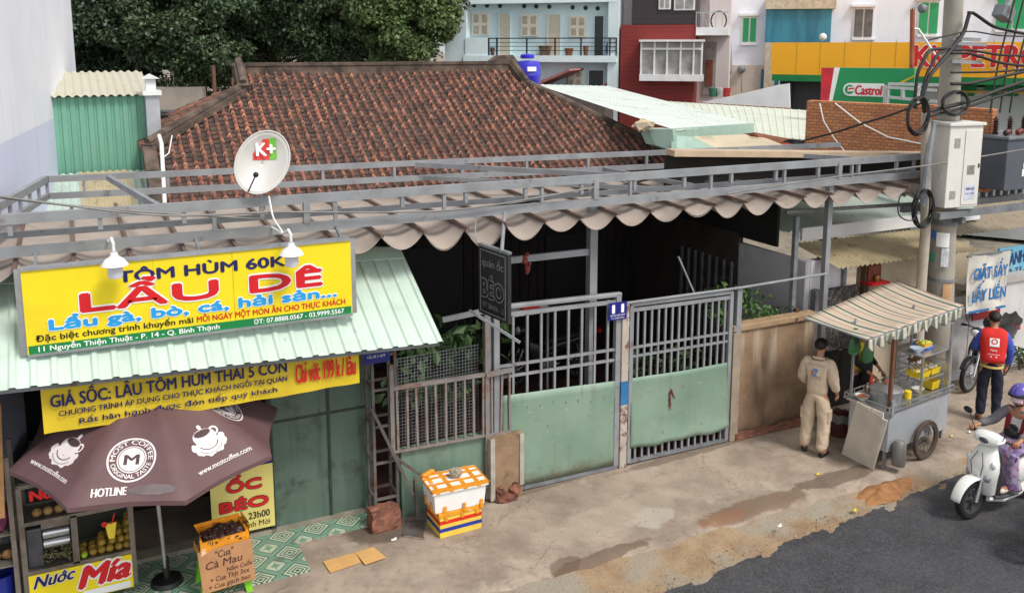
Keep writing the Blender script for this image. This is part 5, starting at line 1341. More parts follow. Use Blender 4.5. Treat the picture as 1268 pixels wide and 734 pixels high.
def garment_legs(name, t, j, m, grow=.022, length=1.0):
    k = Sk(); g = grow
    k.p('waist', mid(j['pelvis'], j['waist'], .5), (.118+g, .088+g)); k.p('pelvis', j['pelvis'], (.13+g, .105+g), 'waist')
    for T in 'LR':
        k.p('hip'+T, j['hip'+T], .092+g, 'pelvis'); k.p('th'+T, mid(j['hip'+T], j['knee'+T]), .078+g, 'hip'+T); k.p('knee'+T, j['knee'+T], .06+g, 'th'+T); k.p('cf'+T, mid(j['knee'+T], j['ank'+T], .45), .056+g, 'knee'+T); k.p('ank'+T, mid(j['knee'+T], j['ank'+T], 1.0*length), .046+g, 'cf'+T)
    return skin_obj(name, k.v, k.r, k.e, m, t, j['M'], sub=3, folds=.012)
def shoes(t, j, m):
    for T in 'LR':
        a, b = Vector(j['ank'+T]), Vector(j['toe'+T]); k = Sk(); h = (b-a); h.z = 0; h.normalize()
        k.p('a', (a.x-h.x*.03, a.y-h.y*.03, a.z-.045), (.042, .04)); k.p('b', a+h*.06+Vector((0, 0, -.045)), (.044, .04), 'a'); k.p('c', b+h*.03+Vector((0, 0, .008)), (.043, .03), 'b')
        skin_obj('shoe', k.v, k.r, k.e, m, t, j['M'])
def cloth(name, c, **kw):
    return mat(name, c, .85, 0, kw.pop('var', .08), kw.pop('scale', 6), bump=.35, bsc=14, **kw)

# --- man in a beige work uniform, back to the street ---
beige = cloth('beige_uniform', (196, 176, 152), dirt=(160, 140, 116), dsc=5, damt=.4)
pm = pZ(1007, 562, 0)
man, mj = person('man in beige work uniform with printed back, seen from behind beside the cart', (2.66, -.86, 0), R(-62), scale=1.0,
    J=dict(wrR=(.235, .14, .90), elR=(.235, -.02, 1.11), elL=(-.22, .0, 1.10), wrL=(-.16, .17, .98), kneeL=(-.115, .03, .49), kneeR=(.115, .02, .49), ankL=(-.135, .0, .085), ankR=(.125, -.06, .085), toeL=(-.17, .15, .03), toeR=(.16, .09, .03), chin=(.01, .06, 1.535), head=(.012, .05, 1.592), crown=(.012, .035, 1.655), neck=(.004, .02, 1.475)),
    hands=dict(R=dict(curl=.35), L=dict(curl=.6)))
face(man, mj, yaw=.15, mask=mat('mask_blue', (176, 190, 204), .7)); hair_cap(man, mj)
garment_legs('trousers', man, mj, beige, grow=.036); garment_torso('shirt', man, mj, beige, grow=.048, sleeve=.86, hem=-.10)
shoes(man, mj, mat('black_shoe', (30, 30, 32), .6))
q = MB(mj['M'])
for T, s in (('L', -1), ('R', 1)):
    c = mid(mj['hip'+T], mj['knee'+T], .72); q.box(Vector(c)+Vector((s*.082, -.0, .0)), (.03, .14, .17))
q.build('pocket', beige, man, bevel=.01)
q = MB(mj['M']); q.tube([(-.07, -.02, 1.425), (-.04, -.085, 1.445), (.04, -.085, 1.445), (.075, -.02, 1.425), (.05, .05, 1.40)], .02, 7); q.build('collar', beige, man, smooth=True)
def backprint(items, t, j, yb):
    """prints laid on the back of a shirt: nearest-surface height from the garment mesh"""
    from mathutils.bvhtree import BVHTree
    shirt = [c for c in t.children if c.name.split('.')[0] in ('shirt', 'vest')][0]
    bpy.context.view_layer.update(); mw = shirt.matrix_world; V = [mw @ v.co for v in shirt.data.vertices]
    tree = BVHTree.FromPolygons(V, [tuple(p.vertices) for p in shirt.data.polygons]); M = j['M']
    for s, cx, cz, wd, cp, m, lift in items:
        if isinstance(s, str):
            Vv, F = glyphs(s); x0 = min(v[0] for v in Vv); x1 = max(v[0] for v in Vv)
            P = [(cx+((v[0]-x0)/(x1-x0)-.5)*wd, cz+v[1]/CAPH*cp) for v in Vv]
        else: P, F = s; P = [(cx+x*wd, cz+z*cp) for x, z in P]
        out = []
        for x, z in P:
            o = M @ Vector((x, -.6, z)); d = (M.to_3x3() @ Vector((0, 1, 0))).normalized()
            h = tree.ray_cast(o, d); out.append((h[0] if h[0] else o+d*.45)-d*(.004+lift))
        qq = MB(); qq.add(out, F); qq.build('back_print', m, t)
def ring_shape(n=20, r0=.55, r1=1, a0=0, a1=6.283):
    P = []; 
    for i in range(n+1):
        a = a0+(a1-a0)*i/n; P += [(r0*math.cos(a), r0*math.sin(a)), (r1*math.cos(a), r1*math.sin(a))]
    return P, [(2*i, 2*i+1, 2*i+3, 2*i+2) for i in range(n)]
def rect_shape(n=6): 
    P = [(x/n-.5, y/n-.5) for y in range(n+1) for x in range(n+1)]; return P, [(y*(n+1)+x, y*(n+1)+x+1, (y+1)*(n+1)+x+1, (y+1)*(n+1)+x) for y in range(n) for x in range(n)]
pb, pr_ = mat('print_blue', (92, 128, 176), .8), mat('print_red', (196, 96, 88), .8)
pg_ = mat('print_grey', (120, 118, 122), .8)
backprint([('CÔNG TY DỊCH VỤ', 0, 1.335, .25, .018, pg_, .001), (ring_shape(16, .5, 1, .6, 5.2), -.01, 1.245, .055, .05, pb, .001), (ring_shape(10, .1, .45), .0, 1.25, .055, .05, pb, .001), (rect_shape(3), -.045, 1.235, .03, .06, pr_, .002), (rect_shape(4), .0, 1.19, .13, .012, pb, .001), ('HẠ TẦNG', 0, 1.145, .17, .022, pr_, .001)], man, mj, -.2)

# --- vendor behind the cart ---
vend, vj = person('food vendor in a black and yellow top standing behind the cart, hands over the counter', (3.93, -.40, 0), R(196), scale=.96,
    J=dict(elR=(.23, .06, 1.13), wrR=(.17, .30, .98), elL=(-.25, .04, 1.12), wrL=(-.2, .24, .98), chest=(0, .03, 1.26), neckb=(0, .03, 1.41), neck=(0, .06, 1.48), chin=(0, .095, 1.54), head=(0, .09, 1.6), crown=(0, .08, 1.66)), hands=dict(L=dict(curl=.5, palm=(0, 0, -1)), R=dict(curl=.6, palm=(0, 0, -1))))
face(vend, vj); hair_cap(vend, vj)
blk = cloth('black_cloth', (26, 26, 30)); yc = cloth('yellow_cloth', (222, 190, 34))
garment_legs('trousers', vend, vj, blk, .015); garment_torso('shirt', vend, vj, yc, .02, sleeve=.45)
q = MB(vj['M'] @ Matrix.Translation((0, 0, 0))); q.grid(lambda u, v: ((u-.5)*.36, .175+.02*math.cos((u-.5)*3)-.06*abs(u-.5), .78+.52*v), 8, 6); q.build('apron', blk, vend, smooth='all', thick=.006)
garment = skin_obj('sleeve_layer', [Vector(vj['shL']), mid(vj['shL'], vj['elL']), Vector(vj['elL']), mid(vj['elL'], vj['wrL'], .8)], [.075, .062, .052, .04], [(0, 1), (1, 2), (2, 3)], blk, vend, vj['M'])
garment = skin_obj('sleeve_layer', [Vector(vj['shR']), mid(vj['shR'], vj['elR']), Vector(vj['elR']), mid(vj['elR'], vj['wrR'], .8)], [.075, .062, .052, .04], [(0, 1), (1, 2), (2, 3)], blk, vend, vj['M'])

# --- man in a red vest and blue sleeves at the parked motorbike ---
red_c = cloth('red_vest', (206, 40, 36)); blu_c = cloth('blue_sleeve', (60, 84, 176)); nav = cloth('navy_trousers', (26, 30, 48))
vloc = pZ(1222, 521, 0)
vm, vmj = person('man in red vest with white square print and blue sleeves standing at the parked motorbike', (vloc.x, vloc.y, 0), R(-48), scale=1.02,
    J=dict(chest=(0, .05, 1.25), neckb=(0, .08, 1.40), neck=(0, .11, 1.46), chin=(0, .15, 1.52), head=(0, .14, 1.575), crown=(0, .125, 1.635), shL=(-.165, .06, 1.36), shR=(.165, .06, 1.36), elL=(-.235, .10, 1.10), wrL=(-.14, .32, 1.05), elR=(.245, .04, 1.10), wrR=(.22, .14, .86)), hands=dict(R=dict(curl=.4)))
face(vm, vmj); hair_cap(vm, vmj)
garment_legs('trousers', vm, vmj, nav, .02); garment_torso('shirt', vm, vmj, blu_c, .022, sleeve=.98)
q = MB(vmj['M']); NV = 28
q.loft([[(rx*math.copysign(abs(math.cos(a))**.8, math.cos(a)), cy+ry*math.copysign(abs(math.sin(a))**.8, math.sin(a))+.006*mnoise.noise(Vector((a*3, z*14, 0))), z+.02*abs(math.cos(a))*(z > 1.33)) for a in [2*math.pi*i/NV for i in range(NV)]] for z, cy, rx, ry in ((.955, .0, .168, .132), (1.02, .01, .172, .13), (1.12, .028, .178, .13), (1.22, .046, .19, .135), (1.30, .06, .198, .132), (1.36, .068, .19, .115), (1.40, .076, .14, .09), (1.425, .086, .08, .066))])
q.build('vest', red_c, vm, smooth='all'); shoes(vm, vmj, mat('brown_sandal', (96, 66, 46), .7))
q = MB(vmj['M']); q.lathe([(.148, 0), (.158, .0), (.158, .03), (.148, .03)], (0, .0, .875)); q.build('yellow_hem', cloth('hem_yellow', (212, 190, 110)), vm)
ln = [c for c in vm.children if c.name.startswith('shirt')][0]; ln.name = 'undershirt'
backprint([(rect_shape(5), 0, 1.26, .13, .12, ink_white, .001), (ring_shape(14, .55, .9), 0, 1.275, .05, .045, red_c, .004), ('Now', 0, 1.13, .09, .035, ink_white, .001), (rect_shape(4), 0, 1.085, .16, .006, ink_white, .001), (rect_shape(2), -.035, 1.05, .018, .02, ink_white, .001), (rect_shape(2), .035, 1.05, .018, .02, ink_white, .001)], vm, vmj, -.2)

# =====================================================================
#  SCOOTERS AND MOTORBIKES (forward = local +X, front axle at x = 0)
# =====================================================================
def ring(c, a, b, n=14, e=2.4, ax='z'):
    c = Vector(c); out = []
    for i in range(n):
        t = 2*math.pi*i/n; x = abs(math.cos(t))**(2/e)*math.copysign(1, math.cos(t))*a; y = abs(math.sin(t))**(2/e)*math.copysign(1, math.sin(t))*b
        out.append(c+(Vector((x, y, 0)) if ax == 'z' else Vector((0, x, y))))
    return out
chrome = mat('chrome', (200, 202, 205), .15, .95, .03)
pearl = mat('pearl_white', (232, 232, 228), .22, 0, .02, 4)
dkpl = mat('dark_plastic', (40, 40, 43), .5, 0, .1)
def wheel(M, T, x, z, Rr, tw, spokes=5, thin=False):
    q = MB(M); pr = [(Rr-tw*1.5, -tw*.8), (Rr-tw*.7, -tw), (Rr-tw*.2, -tw*.75), (Rr, -tw*.25), (Rr, tw*.25), (Rr-tw*.2, tw*.75), (Rr-tw*.7, tw), (Rr-tw*1.5, tw*.8), (Rr-tw*1.5, -tw*.8)]
    q.lathe(pr, (x, 0, z), axis=(0, 1, 0), n=36); w_ = q.build('wheel', rubber, T, smooth=True)
    q = MB(M); ri = Rr-tw*1.5; q.lathe([(ri-.022, -tw*.7), (ri+.003, -tw*.7), (ri+.003, tw*.7), (ri-.022, tw*.7), (ri-.022, -tw*.7)], (x, 0, z), axis=(0, 1, 0), n=36)
    q.lathe([(0, -.05), (.045, -.05), (.05, 0), (.045, .05), (0, .05)], (x, 0, z), axis=(0, 1, 0), n=16)
    for k in range(spokes):
        a = 2*math.pi*k/spokes+.3; d = Vector((math.cos(a), 0, math.sin(a)))
        if thin: q.tube([Vector((x, .03, z)), Vector((x, 0, z))+d*ri], .004, 5); q.tube([Vector((x, -.03, z)), Vector((x, 0, z))+d*ri], .004, 5)
        else: q.bar(Vector((x, 0, z))+d*.03, Vector((x, 0, z))+d*(ri-.01), .03, .022, up=(0, 1, 0))
    q.build('rim', mat('wheel_rim', (96, 96, 100), .4, .5, .1) if not thin else chrome, w_, smooth=True)
    return w_
def fender(M, T, x, z, Rr, a0, a1, wd, m):
    q = MB(M); q.grid(lambda u, v: (x+Rr*(1+.06*math.cos((v-.5)*2.4))*math.cos(a0+(a1-a0)*u), (v-.5)*wd*(1-.25*abs(2*u-1)), z+Rr*(1+.06*math.cos((v-.5)*2.4))*math.sin(a0+(a1-a0)*u)), 20, 8)
    return q.build('fender', m, T, smooth='all', thick=.006)
def bars(M, T, x, z, half, sweep=.08, m=black):
    for s in (-1, 1):
        q = MB(M); q.tube([(x, s*.06, z), (x-.02, s*half*.55, z+.015), (x-sweep, s*half, z+.0)], .012, 8); q.build('handlebar', dkpl, T, smooth=True)
        q = MB(M); q.tube([(x-sweep*.6, s*half*.72, z+.008), (x-sweep, s*half, z)], .018, 10); q.tube([(x-.02, s*half*.62, z+.01), (x+.02, s*half*.95, z-.005)], .006, 6); q.build('grip', m, T, smooth=True)
def mirrors(M, T, x, z, half, up=.22):
    for s in (-1, 1):
        q = MB(M); q.tube([(x, s*half, z), (x+.03, s*(half+.06), z+up*.7), (x+.01, s*(half+.1), z+up)], .006, 6); q.ball((x+.01, s*(half+.13), z+up+.02), (.018, .065, .042), 12, 8); q.build('mirror', black, T, smooth=True)
def make_scooter(M, label, group=None):
    T = thing('motor_scooter', label, 'scooter', M @ Vector((-.6, 0, 0)), group); Rw = .25
    wheel(M, T, 0, Rw, Rw, .05, 6); wheel(M, T, -1.25, Rw, Rw, .052, 5)
    fender(M, T, 0, Rw, .285, R(8), R(168), .17, pearl)
    for s in (-1, 1):
        q = MB(M); q.tube([(0, s*.075, Rw), (-.05, s*.07, .42), (-.12, s*.06, .62)], [.026, .024, .03], 10); q.build('fork', alu, T, smooth=True)
    # apron: lofted upwards, broad at the turn lamps
    q = MB(M); secs = [(-.25, .30, .10, .12), (-.215, .40, .12, .145), (-.185, .52, .13, .175), (-.175, .64, .125, .205), (-.19, .74, .11, .195), (-.225, .84, .085, .15), (-.27, .92, .06, .095)]
    q.loft([ring((x, 0, z), a, b, 18, 2.3) for x, z, a, b in secs]); q.build('front_apron', pearl, T, smooth=True)
    for s in (-1, 1):
        q = MB(M); q.ball((-.105, s*.12, .56), (.05, .05, .06), 14, 10); q.build('headlight', mat('head_lens', (160, 166, 170), .08, .3, .02), T, smooth=True)
        q = MB(M); q.ball((-.13, s*.165, .73), (.03, .035, .05), 12, 8); q.build('turn_lamp', mat('lamp_lens', (206, 212, 216), .08), T, smooth=True)
    q = MB(M)
    for sg in (-1, 1): q.tube([(-.10, sg*.03, .86), (-.052, sg*.085, .72), (-.055, sg*.06, .58), (-.105, sg*.03, .42)], .005, 5)
    q.build('panel_gap', dkpl, T)
    q = MB(M); q.mm((-.062, -.02, .5), (-.052, .02, .6)); q.build('badge', chrome, T)
    q = MB(M); q.loft([ring((-.20, 0, .99), .012, .05, 16, 2.2, 'x')] if False else [ring((-.24+dx, 0, 1.0+dz), b, a, 16, 2.3, 'x') for dx, dz, a, b in ((.10, -.01, .035, .10), (.07, 0, .06, .17), (0, .015, .075, .2), (-.07, .02, .06, .18), (-.11, .02, .035, .12))]); q.build('handlebar_cover', pearl, T, smooth=True)
    q = MB(M); q.ball((-.145, 0, 1.0), (.02, .07, .035), 14, 8); q.build('position_lamp', mat('lens_dark', (90, 96, 104), .08, .3), T, smooth=True)
    bars(M, T, -.28, 1.0, .34); mirrors(M, T, -.24, 1.03, .18)
    q = MB(M); q.loft([ring((x, 0, z), .03, b, 14, 2.6) for x, z, b in ((-.33, .30, .14), (-.31, .55, .19), (-.30, .78, .17), (-.31, .9, .1))]); q.build('leg_shield', mat('scooter_grey', (70, 70, 74), .5), T, smooth=True)
    q = MB(M); q.loft([ring((x, 0, .265), b, .035, 14, 3, 'x') for x, b in ((-.28, .14), (-.4, .17), (-.65, .175), (-.75, .15))]); q.build('floorboard', MATS['scooter_grey'], T, smooth=True)
    q = MB(M); q.loft([ring((x, 0, z), b, a, 14, 2.6, 'x') for x, z, a, b in ((-.22, .24, .04, .1), (-.45, .21, .05, .15), (-.75, .25, .06, .16), (-.9, .35, .06, .15))]); q.build('under_cowl', pearl, T, smooth=True)
    q = MB(M); q.loft([ring((x, 0, z), b, a, 18, 2.5, 'x') for x, z, a, b in ((-.60, .42, .08, .1), (-.70, .47, .19, .145), (-.95, .56, .18, .175), (-1.25, .66, .13, .16), (-1.5, .76, .075, .11), (-1.66, .83, .03, .05))]); q.build('rear_body', pearl, T, smooth=True)
    q = MB(M); q.loft([ring((x, 0, z), b, a, 16, 2.6, 'x') for x, z, a, b in ((-.60, .70, .03, .08), (-.72, .745, .05, .13), (-1.0, .77, .05, .15), (-1.15, .80, .055, .15), (-1.42, .84, .04, .11), (-1.5, .85, .015, .06))]); q.build('seat', mat('seat_black', (34, 33, 35), .6), T, smooth=True)
    fender(M, T, -1.25, Rw, .29, R(10), R(150), .14, dkpl)
    q = MB(M); q.loft([ring((x, -.09 if x > -1.1 else -.12, z), b, a, 12, 2.5, 'x') for x, z, a, b in ((-.85, .26, .08, .05), (-1.05, .27, .1, .06), (-1.3, .25, .07, .05))]); q.build('engine', galv_d, T, smooth=True)
    q = MB(M); q.tube([(-.9, -.14, .2), (-1.2, -.17, .25), (-1.6, -.18, .36)], [.025, .05, .045], 12); q.build('exhaust', dkpl, T, smooth=True)
    q = MB(M); q.mm((-1.69, -.08, .74), (-1.64, .08, .80)); q.build('tail_lamp', ink_red, T); q = MB(M); q.bar((-1.2, .17, .86), (-1.6, .15, .92), .025); q.bar((-1.2, -.17, .86), (-1.6, -.15, .92), .025); q.bar((-1.6, .15, .92), (-1.6, -.15, .92), .025); q.build('grab_rail', dkpl, T)
    return T
def make_bike(M, label, col, group=None):
    T = thing('motorbike', label, 'motorbike', M @ Vector((-.6, 0, 0)), group); Rw = .285
    wheel(M, T, 0, Rw, Rw, .04, 18, True); wheel(M, T, -1.24, Rw, Rw, .045, 18, True)
    fender(M, T, 0, Rw, .315, R(30), R(165), .12, col)
    for s in (-1, 1):
        q = MB(M); q.tube([(0, s*.07, Rw), (-.16, s*.065, .68)], .024, 10); q.build('fork', chrome, T, smooth=True)
    q = MB(M); q.loft([ring((x, 0, z), a, b, 14, 2.3) for x, z, a, b in ((-.2, .60, .06, .08), (-.2, .72, .08, .10), (-.22, .86, .07, .09), (-.26, .95, .05, .07))]); q.build('headstock_cover', col, T, smooth=True)
    q = MB(M); q.ball((-.16, 0, 1.0), (.09, .11, .09), 16, 10); q.build('headlight_shell', col, T, smooth=True)
    q = MB(M); q.ball((-.10, 0, 1.0), (.05, .08, .065), 14, 8); q.build('headlight', mat('lamp_lens', (206, 212, 216), .08), T, smooth=True)
    bars(M, T, -.24, 1.04, .34); mirrors(M, T, -.22, 1.06, .16)
    for s in (-1, 1):
        q = MB(M); q.grid(lambda u, v: (-.24-.22*u, s*(.10+.06*math.sin(math.pi*v)+.03*u), .40+.45*v-.1*u), 6, 8); q.build('leg_shield', col, T, smooth='all', thick=.008)
    q = MB(M); q.tube([(-.25, 0, .85), (-.45, 0, .6), (-.7, 0, .5), (-1.0, 0, .62)], [.05, .06, .06, .05], 10); q.build('frame_tube', col, T, smooth=True)
    q = MB(M); q.ball((-.58, 0, .33), (.2, .12, .11), 14, 10); q.tube([(-.42, 0, .36), (-.25, 0, .40)], .06, 12); q.build('engine', galv_d, T, smooth=True)
    q = MB(M); q.loft([ring((x, 0, z), b, a, 16, 2.5, 'x') for x, z, a, b in ((-.62, .60, .05, .08), (-.8, .66, .09, .12), (-1.1, .70, .09, .13), (-1.45, .78, .06, .09), (-1.62, .82, .03, .05))]); q.build('rear_body', col, T, smooth=True)
    q = MB(M); q.loft([ring((x, 0, z), b, a, 16, 2.6, 'x') for x, z, a, b in ((-.55, .72, .025, .07), (-.7, .77, .045, .12), (-1.0, .79, .045, .13), (-1.4, .85, .04, .11), (-1.48, .86, .015, .06))]); q.build('seat', mat('seat_black', (34, 33, 35), .6), T, smooth=True)
    fender(M, T, -1.24, Rw, .32, R(40), R(160), .13, dkpl)
    q = MB(M); q.tube([(-.4, -.1, .25), (-.8, -.14, .24), (-1.1, -.15, .28), (-1.6, -.16, .36)], [.018, .025, .045, .045], 12); q.build('exhaust', chrome, T, smooth=True)
    for s in (-1, 1):
        q = MB(M); q.tube([(-1.24, s*.10, Rw), (-1.15, s*.11, .66)], .028, 10); q.build('shock_absorber', chrome, T, smooth=True)
    q = MB(M); q.tube([(-.65, .05, .25), (-.7, .16, .02)], .012, 8); q.build('side_stand', dkpl, T)
    q = MB(M); q.mm((-1.66, -.06, .78), (-1.6, .06, .84)); q.build('tail_lamp', ink_red, T)
    return T
# white scooter riding left along the road edge
SP = pZ(1200, 641, -.09); SM = Matrix.Translation((SP.x, SP.y, -.09)) @ Matrix.Rotation(R(180), 4, 'Z')
scoot = make_scooter(SM, 'white motor scooter ridden along the road edge by a helmeted woman')
RM = SM @ Matrix.Rotation(R(-90), 4, 'Z')       # person local +Y = scooter +X ; x_local(person)= -y(scooter)
def sj(x, y, z): return (y*-1, x, z)            # scooter coordinates -> person coordinates
rider, rj = person('rider in purple helmet, pink mask and floral wrap skirt on the white scooter', None, 0, M=RM,
    J={k: sj(*v) for k, v in dict(pelvis=(-.90, 0, .87), waist=(-.88, 0, .99), chest=(-.83, 0, 1.15), neckb=(-.80, 0, 1.28), neck=(-.785, 0, 1.35), chin=(-.76, 0, 1.415), head=(-.77, 0, 1.47), crown=(-.78, 0, 1.53),
       hipL=(-.87, .09, .85), hipR=(-.87, -.09, .85), kneeL=(-.49, .13, .80), kneeR=(-.49, -.13, .80), ankL=(-.50, .12, .38), ankR=(-.50, -.12, .38), toeL=(-.36, .13, .325), toeR=(-.36, -.13, .325),
       shL=(-.81, .165, 1.245), shR=(-.81, -.165, 1.245), elL=(-.63, .25, 1.08), elR=(-.63, -.25, 1.08), wrL=(-.41, .29, 1.045), wrR=(-.41, -.29, 1.045)).items()},
    hands=dict(L=dict(curl=1.0, palm=(0, 0, -1)), R=dict(curl=1.0, palm=(0, 0, -1))))
pinkm = mat('mask_pink', (222, 188, 196), .8)
face(rider, rj, mask=pinkm)
greyc = cloth('grey_hoodie', (108, 106, 110)); wsh = cloth('white_shirt', (206, 200, 196)); 
garment_torso('jacket', rider, rj, greyc, .03, sleeve=.97)
garment_legs('trousers', rider, rj, cloth('lilac_trousers', (150, 130, 150)), .015)
def m_floral():
    s = NT('floral_cloth'); v = s.n('ShaderNodeTexVoronoi'); s.put(v.inputs['Vector'], s.pos); v.inputs['Scale'].default_value = 22
    c = s.mix(s.step(v.outputs['Color'], .35, .6), lin((176, 160, 186)), lin((122, 106, 156)))
    v2 = s.n('ShaderNodeTexVoronoi'); s.put(v2.inputs['Vector'], s.pos); v2.inputs['Scale'].default_value = 16
    c = s.mix(s.step(v2.outputs['Distance'], .22, .34, 1, 0), c, lin((206, 112, 132))); c = s.mix(s.step(v.outputs['Distance'], .1, .2, .7, 0), c, lin((224, 214, 220)))
    s.col(c); return s.done(.9)
q = MB(SM)
def skirt(u, v):
    path = [(-.86, .99, .15, .02), (-.72, .955, .19, .05), (-.52, .905, .22, .07), (-.41, .82, .225, .10), (-.405, .62, .22, .13), (-.42, .45, .23, .15), (-.44, .36, .24, .16)]
    t = v*(len(path)-1); i = min(len(path)-2, int(t)); f = t-i; a = [path[i][k]*(1-f)+path[i+1][k]*f for k in range(4)]
    an = (u-.5)*math.pi*1.15; y = a[2]*math.sin(an)/math.sin(math.pi*.575); dr = (1-math.cos(an))*a[3]
    pl = .012*math.sin(u*31+v*4)*v
    if v < .45: return (a[0], y, a[1]-dr*1.3+pl)
    return (a[0]-dr*.9+pl, y, a[1]-.04*abs(math.sin(an))*(v-.4))
q.grid(skirt, 40, 24); q.build('wrap_skirt', m_floral(), rider, smooth='all', thick=.006)
for s in (-1, 1):
    q = MB(SM); q.grid(lambda u, v: (-.70-.03*math.sin(v*3)-.09*(v)**3, s*(.06+.075*u+.02*v), .96+.33*v), 6, 10); q.build('vest_front', cloth('dark_red_vest', (136, 34, 44)), rider, smooth='all', thick=.012)
q = MB(SM); q.grid(lambda u, v: (-.693-.03*math.sin(v*3)-.09*v**3, (u-.5)*.14, .94+.34*v), 6, 10); q.build('shirt_front', wsh, rider, smooth='all', thick=.006)
q = MB(SM); q.ball((-.66, 0, .99), (.05, .11, .06), 12, 8); q.build('waist_bag', black, rider, smooth=True)
q = MB(SM); hc = Vector((-.775, 0, 1.495))
q.grid(lambda u, v: hc+Vector((.135*math.sin(v*1.75)*math.cos(2*math.pi*u)*(1.0+.06*math.cos(2*math.pi*u)), .118*math.sin(v*1.75)*math.sin(2*math.pi*u), .128*math.cos(v*1.75))), 28, 12); q.build('helmet', mat('helmet_purple', (92, 82, 168), .22, 0, .03), rider, smooth='all', thick=.01)
q = MB(SM); q.grid(lambda u, v: hc+Vector((.15+.0*v, 0, 0))*0+Vector((.128*math.cos((u-.5)*2.2)+.03*(1-v), .125*math.sin((u-.5)*2.2), -.02+.05*v)), 16, 4); q.build('visor', black, rider, smooth='all', thick=.006)
q = MB(SM); 
for s in (-1, 1): q.tube([hc+Vector((-.02, s*.11, -.03)), hc+Vector((.03, s*.085, -.12)), hc+Vector((.05, 0, -.165))], .008, 6)
q.build('chin_strap', black, rider)
shoes(rider, rj, mat('cream_shoe', (214, 206, 190), .6))
# dark parked motorbike, its copies in the yard and at the frame edge
dkb = mat('bike_dark', (38, 40, 46), .3, .1, .1)
BP = pZ(1191, 486, 0)
bike = make_bike(Matrix.Translation((BP.x+.12, BP.y-.02, 0)) @ Matrix.Rotation(R(192), 4, 'Z'), 'dark motorbike parked along the white wall behind the man in red', dkb)
def bike_copy(x, y, z, rz, label):
    return copy_tree(bike, (x, y, z), label, rz)
b0 = Vector(bike.location)
# copies turn about the first bike's own base
bike_copy(.5, 3.2, .02, R(-14), 'dark motorbike parked deep inside the shaded courtyard')
EP = pZ(1288, 688, -.09)
bike_copy(EP.x+.50, EP.y-.02, -.09, R(-6), 'dark motorbike cut off by the right frame edge on the asphalt')
q = MB(); hcol = mat('helmet_black', (24, 24, 26), .25)
hb_ = Vector((BP.x+.45, BP.y-.1, 1.17)); q.ball(hb_, (.14, .12, .12), 14, 9); tag(q.build('helmet', hcol, smooth=True), 'black helmet hung on the handlebar of the parked motorbike', 'helmet')

# =====================================================================
#  FOOD CART
# =====================================================================
CM = Matrix.Translation((3.14, -1.70, 0)) @ Matrix.Rotation(R(8), 4, 'Z')
cart = thing('food_cart', 'stainless steel street food cart with a striped cloth canopy and big spoked wheels', 'food cart', CM @ Vector((.7, .3, 0)))
sheet_ = mat('cart_sheet', (178, 182, 188), .42, .35, .06, 2, dirt=(150, 148, 146), dsc=3, damt=.5)
q = MB(CM); q.loft([[(a, b, z) for a, b in ((.0, .0), (1.42, .0), (1.42, .62), (.0, .62))] for z in (.27, .82)]); q.build('body', sheet_, cart, bevel=.006)
q = MB(CM); q.mm((-.03, -.02, .82), (1.46, .66, .85)); q.build('counter', steel, cart, bevel=.004)
q = MB(CM)
for x0, y0, x1, y1 in ((-.05, -.03, 1.48, -.03), (-.05, .67, 1.48, .67), (-.05, -.03, -.05, .67), (1.48, -.03, 1.48, .67)):
    for z in (.865, .93): q.bar((x0, y0, z), (x1, y1, z), .016)
for x in np.linspace(-.05, 1.48, 8):
    for y in (-.03, .67): q.bar((x, y, .84), (x, y, .93), .014)
q.build('rail', alu, cart)
for yw, lb in ((-.07, ''), (.69, '')):
    Mw = CM @ Matrix.Translation((.80, yw, 0)); q = MB(Mw); Rw = .285
    q.lathe([(Rw-.05, -.022), (Rw-.015, -.028), (Rw, -.01), (Rw, .01), (Rw-.015, .028), (Rw-.05, .022), (Rw-.05, -.022)], (0, 0, Rw), axis=(0, 1, 0), n=36); wv = q.build('wheel', mat('old_tyre', (74, 62, 54), .85, 0, .2, 15), cart, smooth=True)
    q = MB(Mw); q.lathe([(Rw-.07, -.018), (Rw-.048, -.018), (Rw-.048, .018), (Rw-.07, .018), (Rw-.07, -.018)], (0, 0, Rw), axis=(0, 1, 0), n=36); q.lathe([(0, -.04), (.035, -.04), (.035, .04), (0, .04)], (0, 0, Rw), axis=(0, 1, 0), n=14)
    for k in range(16):
        a = k*math.pi/8; q.tube([(.0, .025*(-1)**k, Rw), ((Rw-.06)*math.cos(a), 0, Rw+(Rw-.06)*math.sin(a))], .004, 4)
    q.build('rim', mat('rim_rust', (96, 84, 76), .6, .3, .2, 8), wv)
q = MB(CM); q.bar((.80, -.1, .285), (.80, .72, .285), .03); q.build('axle', rust, cart)
for x in (.03, 1.38):
    for y in (.05, .57): q = MB(CM); q.bar((x, y, .0 if x < .5 else .12), (x, y, .28), .035); q.build('leg', galv_d, cart)
q = MB(CM); q.mm((-.015, -.045, .78), (.04, -.02, 1.02)); q.build('corner_plate', galv, cart)
wd_ = mat('canopy_post_wood', (104, 66, 44), .7, 0, .2, 8)
cpF, cpB = 1.86, 2.02
for x, y, zt, m in ((.02, .02, cpF, wd_), (.12, .10, cpF, alu), (1.40, .02, cpF-.02, alu), (1.40, .62, cpB-.05, alu), (.02, .62, cpB-.03, alu)): MB(CM).bar((x, y, .84), (x, y, zt), .045 if m is wd_ else .03).build('canopy_post', m, cart)
